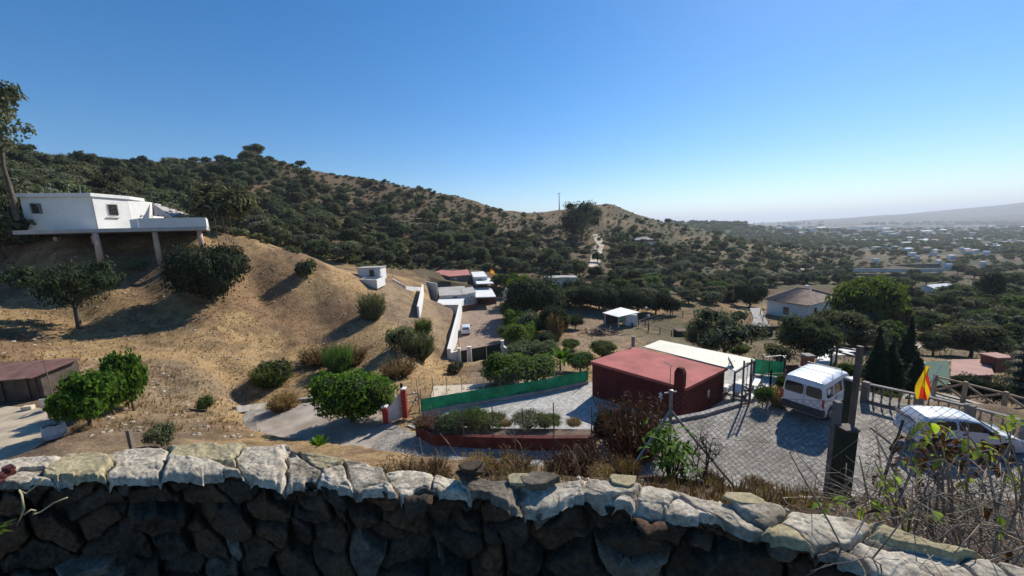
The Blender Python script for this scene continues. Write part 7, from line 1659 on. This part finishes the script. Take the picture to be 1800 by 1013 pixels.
# --- leaves as single pieces: leafy shrub at the fence, vine at the right, shoot on the wall
def leaf_mesh(name, L, Wd, m, fold=.25, bend=.3, n=5):
    V = []; F = []
    for j in range(n+1):
        t = j/n; w = Wd/2*math.sin(math.pi*min(.97, .06+t*.94))**.8; z = -bend*L*t*t; V += [(-w, L*t, z+fold*w), (0, L*t, z), (w, L*t, z+fold*w)]
    for j in range(n): b = j*3; F += [(b, b+1, b+4, b+3), (b+1, b+2, b+5, b+4)]
    o = MB().add(V, F); me = bpy.data.meshes.new(name); me.from_pydata(o.v, [], o.f); me.materials.append(m); me.polygons.foreach_set('use_smooth', [True]*len(me.polygons)); return me
M_LEAFG = leaf_mat('leaf_mango', (.11,.19,.035), (.06,.12,.02), trans=.35, objvar=.3, scale=9); M_LEAFY = leaf_mat('leaf_yellow_green', (.30,.34,.06), (.17,.25,.035), trans=.5, objvar=.3, scale=14); M_LEAFD = leaf_mat('leaf_dead', (.12,.06,.035), (.06,.03,.02), trans=.2, objvar=.35, scale=20)
def put_leaf(me, root, loc, d, up=(0, 0, 1), s=1.0):
    o = link('leaf', me, root); d = Vector(d).normalized(); q = d.to_track_quat('Y', 'Z'); o.rotation_mode = 'QUATERNION'; o.rotation_quaternion = q; o.location = Vector(loc)-Vector(root.location); o.scale = (s, s, s); return o
r = np.random.default_rng(33)
# mango like shrub
g = GY(1176, 4.4, 860); top_ = P(1180, 752, 4.4).z; e = empty('leafy_shrub', g, 'bright green long leaved shrub standing behind the wall under the fence post', 'shrub')
lm_ = [leaf_mesh('mango_leaf', .17, .042, M_LEAFG, .2, .35), leaf_mesh('mango_leaf', .13, .036, M_LEAFG, .25, .5)]; mb = MB(); hgt = top_-g.z
tips = []
for i in range(15):
    a = r.uniform(0, 6.28); rr = r.uniform(.05, .26); z1 = hgt*r.uniform(.38, .95); p0 = Vector((0, 0, -.1)); p2 = Vector((rr*math.cos(a), rr*math.sin(a), z1)); p1 = p0.lerp(p2, .5)+Vector((.03, 0, 0)); mb.tube([p0, p1, p2], [.012, .009, .005], k=5); tips.append(p2)
mb.build('stems', M_BARK, e)
for t_ in range(250):
    p = tips[r.integers(len(tips))]+Vector(r.normal(size=3)*[.08, .08, .07]); a = r.uniform(0, 6.28); d = Vector((math.cos(a), math.sin(a), r.uniform(-.9, .35))); put_leaf(lm_[t_ % 2], e, p+Vector(g), d, s=r.uniform(.7, 1.15))
# bare forked shrub beside it
g = GY(1236, 4.3, 830); e = empty('bare_shrub', g, 'small leafless forked shrub right of the bright leafy one', 'shrub'); mb = MB()
def fork(p, d, L, rad, lv):
    q = p+d*L; mb.tube([p, p.lerp(q, .5)+Vector(r.normal(size=3)*L*.06), q], [rad, rad*.85, rad*.7], k=5)
    if lv:
        for k in range(2+(lv > 2)): nd = (d+Vector(r.normal(size=3))*.55+Vector((0, 0, .12))).normalized(); fork(q, nd, L*r.uniform(.6, .85), rad*.7, lv-1)
for k in range(3): fork(Vector((0, 0, 0)), Vector((r.uniform(-.4, .5), r.uniform(-.3, .3), 1)).normalized(), .22, .012, 4)
mb.build('branches', M_BARK, e)
# tall bare stalks beyond the wall
mb = MB()
for i in range(60):
    px = r.choice([r.uniform(600, 800), r.uniform(760, 1120), r.uniform(370, 560)]); q = GY(px, r.uniform(3.6, 6), 800); h = r.uniform(.3, .95); a = r.uniform(-.5, .5); p1 = q+Vector((a*h*.4, r.uniform(-.1, .1), h*.6)); p2 = q+Vector((a*h*.9+r.uniform(-.1, .1), r.uniform(-.2, .2), h)); mb.tube([q, p1, p2], [.006, .004, .0025], k=4)
    for k in range(3): t = r.uniform(.4, .9); s_ = q.lerp(p2, t); mb.tube([s_, s_+Vector((r.uniform(-.15, .15), r.uniform(-.1, .1), r.uniform(.04, .16)))], [.003, .0015], k=3)
o = mb.build('dry_stalks', mat('straw_stalk', (.30, .22, .14), rough=.9, var=.3)); o['kind'] = 'stuff'
# vine tangle over the right end of the wall
vine = empty('dry_vine', P(1650, 1000, 1.25), 'tangle of dry vine stems with a few yellow green leaves at the lower right', 'vine')
M_STEM = mat('vine_stem', (.24, .18, .13), rough=.9, var=.35, scale=6); M_STEM2 = mat('pale_vine_stem', (.38, .33, .26), rough=.85, var=.25, scale=9)
def vine_paths(n, seed, m, nm, rad):
    r = np.random.default_rng(seed); mb = MB(); nodes = []
    for i in range(n):
        px, py = r.uniform(1490, 1860), r.uniform(835, 1060); Y = 1.05+.5*r.random()+(1010-py)*.0016
        p = P(px, max(py, 880-(px-1500)*.05), Y); a = math.radians(r.normal()*28+ (150 if r.random() < .7 else 40)); L = r.uniform(.12, .42); d = Vector((math.cos(a), r.normal()*.3, math.sin(a))).normalized(); c = Vector(r.normal(size=3))*.10*L*3; pts = []
        for t in np.linspace(0, 1, 7): pts.append(p+d*L*t+c*math.sin(math.pi*t)+Vector(r.normal(size=3))*.004+Vector((0, 0, -.12*L*t*t)))
        rr = rad*r.uniform(.5, 1.3); mb.tube(pts, [rr*(1-.6*t) for t in np.linspace(0, 1, 7)], k=4); nodes += pts[2:]
    o = child(mb.build(nm, m, smooth=True), vine); o['kind'] = 'stuff'; return nodes
nodes = vine_paths(330, 41, M_STEM, 'stems', .0028)+vine_paths(170, 42, M_STEM2, 'pale_stems', .0020)
mb = MB()
for i in range(34):      # stouter stems rising above the tangle
    px = r.uniform(1560, 1800); a, b = P(px, r.uniform(900, 980), 1.35), P(px+r.uniform(-70, 60), r.uniform(740, 850), r.uniform(1.3, 1.8)); m0 = a.lerp(b, .5)+Vector((r.uniform(-.05, .05), 0, r.uniform(-.02, .06))); mb.tube([a, m0, b], [.005, .004, .002], k=5); nodes += [m0, b, m0.lerp(b, .5), a.lerp(m0, .5)]*3
child(mb.build('main_stems', M_STEM), vine)
ly = [leaf_mesh('vine_leaf', .050, .022, M_LEAFY, .3, .4), leaf_mesh('vine_leaf', .036, .019, M_LEAFY, .2, .2)]; ld = [leaf_mesh('dead_leaf', .045, .022, M_LEAFD, 1.2, 1.0), leaf_mesh('dead_leaf', .032, .02, M_LEAFD, .9, -.6)]
hot = [(1560,830),(1545,885),(1580,895),(1620,770),(1640,748),(1700,770),(1665,800),(1605,815),(1730,790),(1745,760),(1575,935),(1610,985),(1645,1000),(1765,925),(1780,830),(1700,850),(1520,900),(1770,745),(1635,1005),(1560,860),(1722,782),(1790,745),(1655,905)]
for i in range(150):
    hx, hy = hot[i % len(hot)]; p = P(hx+r.normal()*9, hy+r.normal()*9, 1.12+.3*r.random()+(1000-hy)*.0012); a = r.uniform(0, 6.28); put_leaf(ly[i % 2], vine, p, (math.cos(a), r.uniform(-.8, .2), r.uniform(-.8, .4)), s=r.uniform(.7, 1.3))
for i in range(250):
    p = nodes[r.integers(len(nodes))]; p = p+Vector(r.normal(size=3)*.012)
    if p.x/p.y < 1.0: continue
    if i < 190: c = [(1670,790),(1600,820),(1740,800),(1640,775),(1625,800),(1700,800)][i % 6]; p = P(c[0]+r.normal()*22, c[1]+r.normal()*16, 1.45+.3*r.random())
    a = r.uniform(0, 6.28); put_leaf(ld[i % 2], vine, p, (math.cos(a), r.uniform(-.5, .5), r.uniform(-1, .3)), s=r.uniform(.5, 1.05))
# big yellow leaves in front of the white car, dead seed cluster
lb_ = [leaf_mesh('long_leaf', .12, .03, M_LEAFY, .25, .5)]
for px, py, dx, dz, s_ in [(1630,742,-.9,-.25,1.0),(1632,742,1,-.3,1.1),(1650,748,1,-.15,.8),(1735,742,.9,0,.8),(1770,738,1,.1,.9),(1785,742,-1,.05,.7)]: p = P(px, py, 1.75); put_leaf(lb_[0], vine, p, (dx, -.1, dz), s=s_)
# green shoot on the wall top
sh = empty('green_shoot', P(1462, 920, 1.45), 'small leafy green shoot growing over the wall below the green column', 'plant'); mb = MB(); a, b = P(1500, 945, 1.3), P(1462, 885, 1.38); mb.tube([a, a.lerp(b, .5)+Vector((.01, 0, .012)), b], [.003, .0025, .0015], k=5); child(mb.build('stem', M_STEM), sh)
lg = leaf_mesh('shoot_leaf', .050, .022, leaf_mat('leaf_shoot', (.20,.30,.05), (.12,.21,.03), trans=.45, objvar=.25, scale=14), .25, .35)
for px, py, dx, dz in [(1445,885,-1,.1),(1440,905,-.5,-.8),(1462,882,.3,1),(1470,885,1,.2),(1478,900,.3,-1),(1468,890,-.6,.5),(1458,895,-1,-.4),(1484,888,1,-.3),(1450,898,.2,-1),(1475,880,.8,.7)]: put_leaf(lg, sh, P(px, py, 1.40), (dx, -.25, dz), s=r.uniform(.8, 1.2))
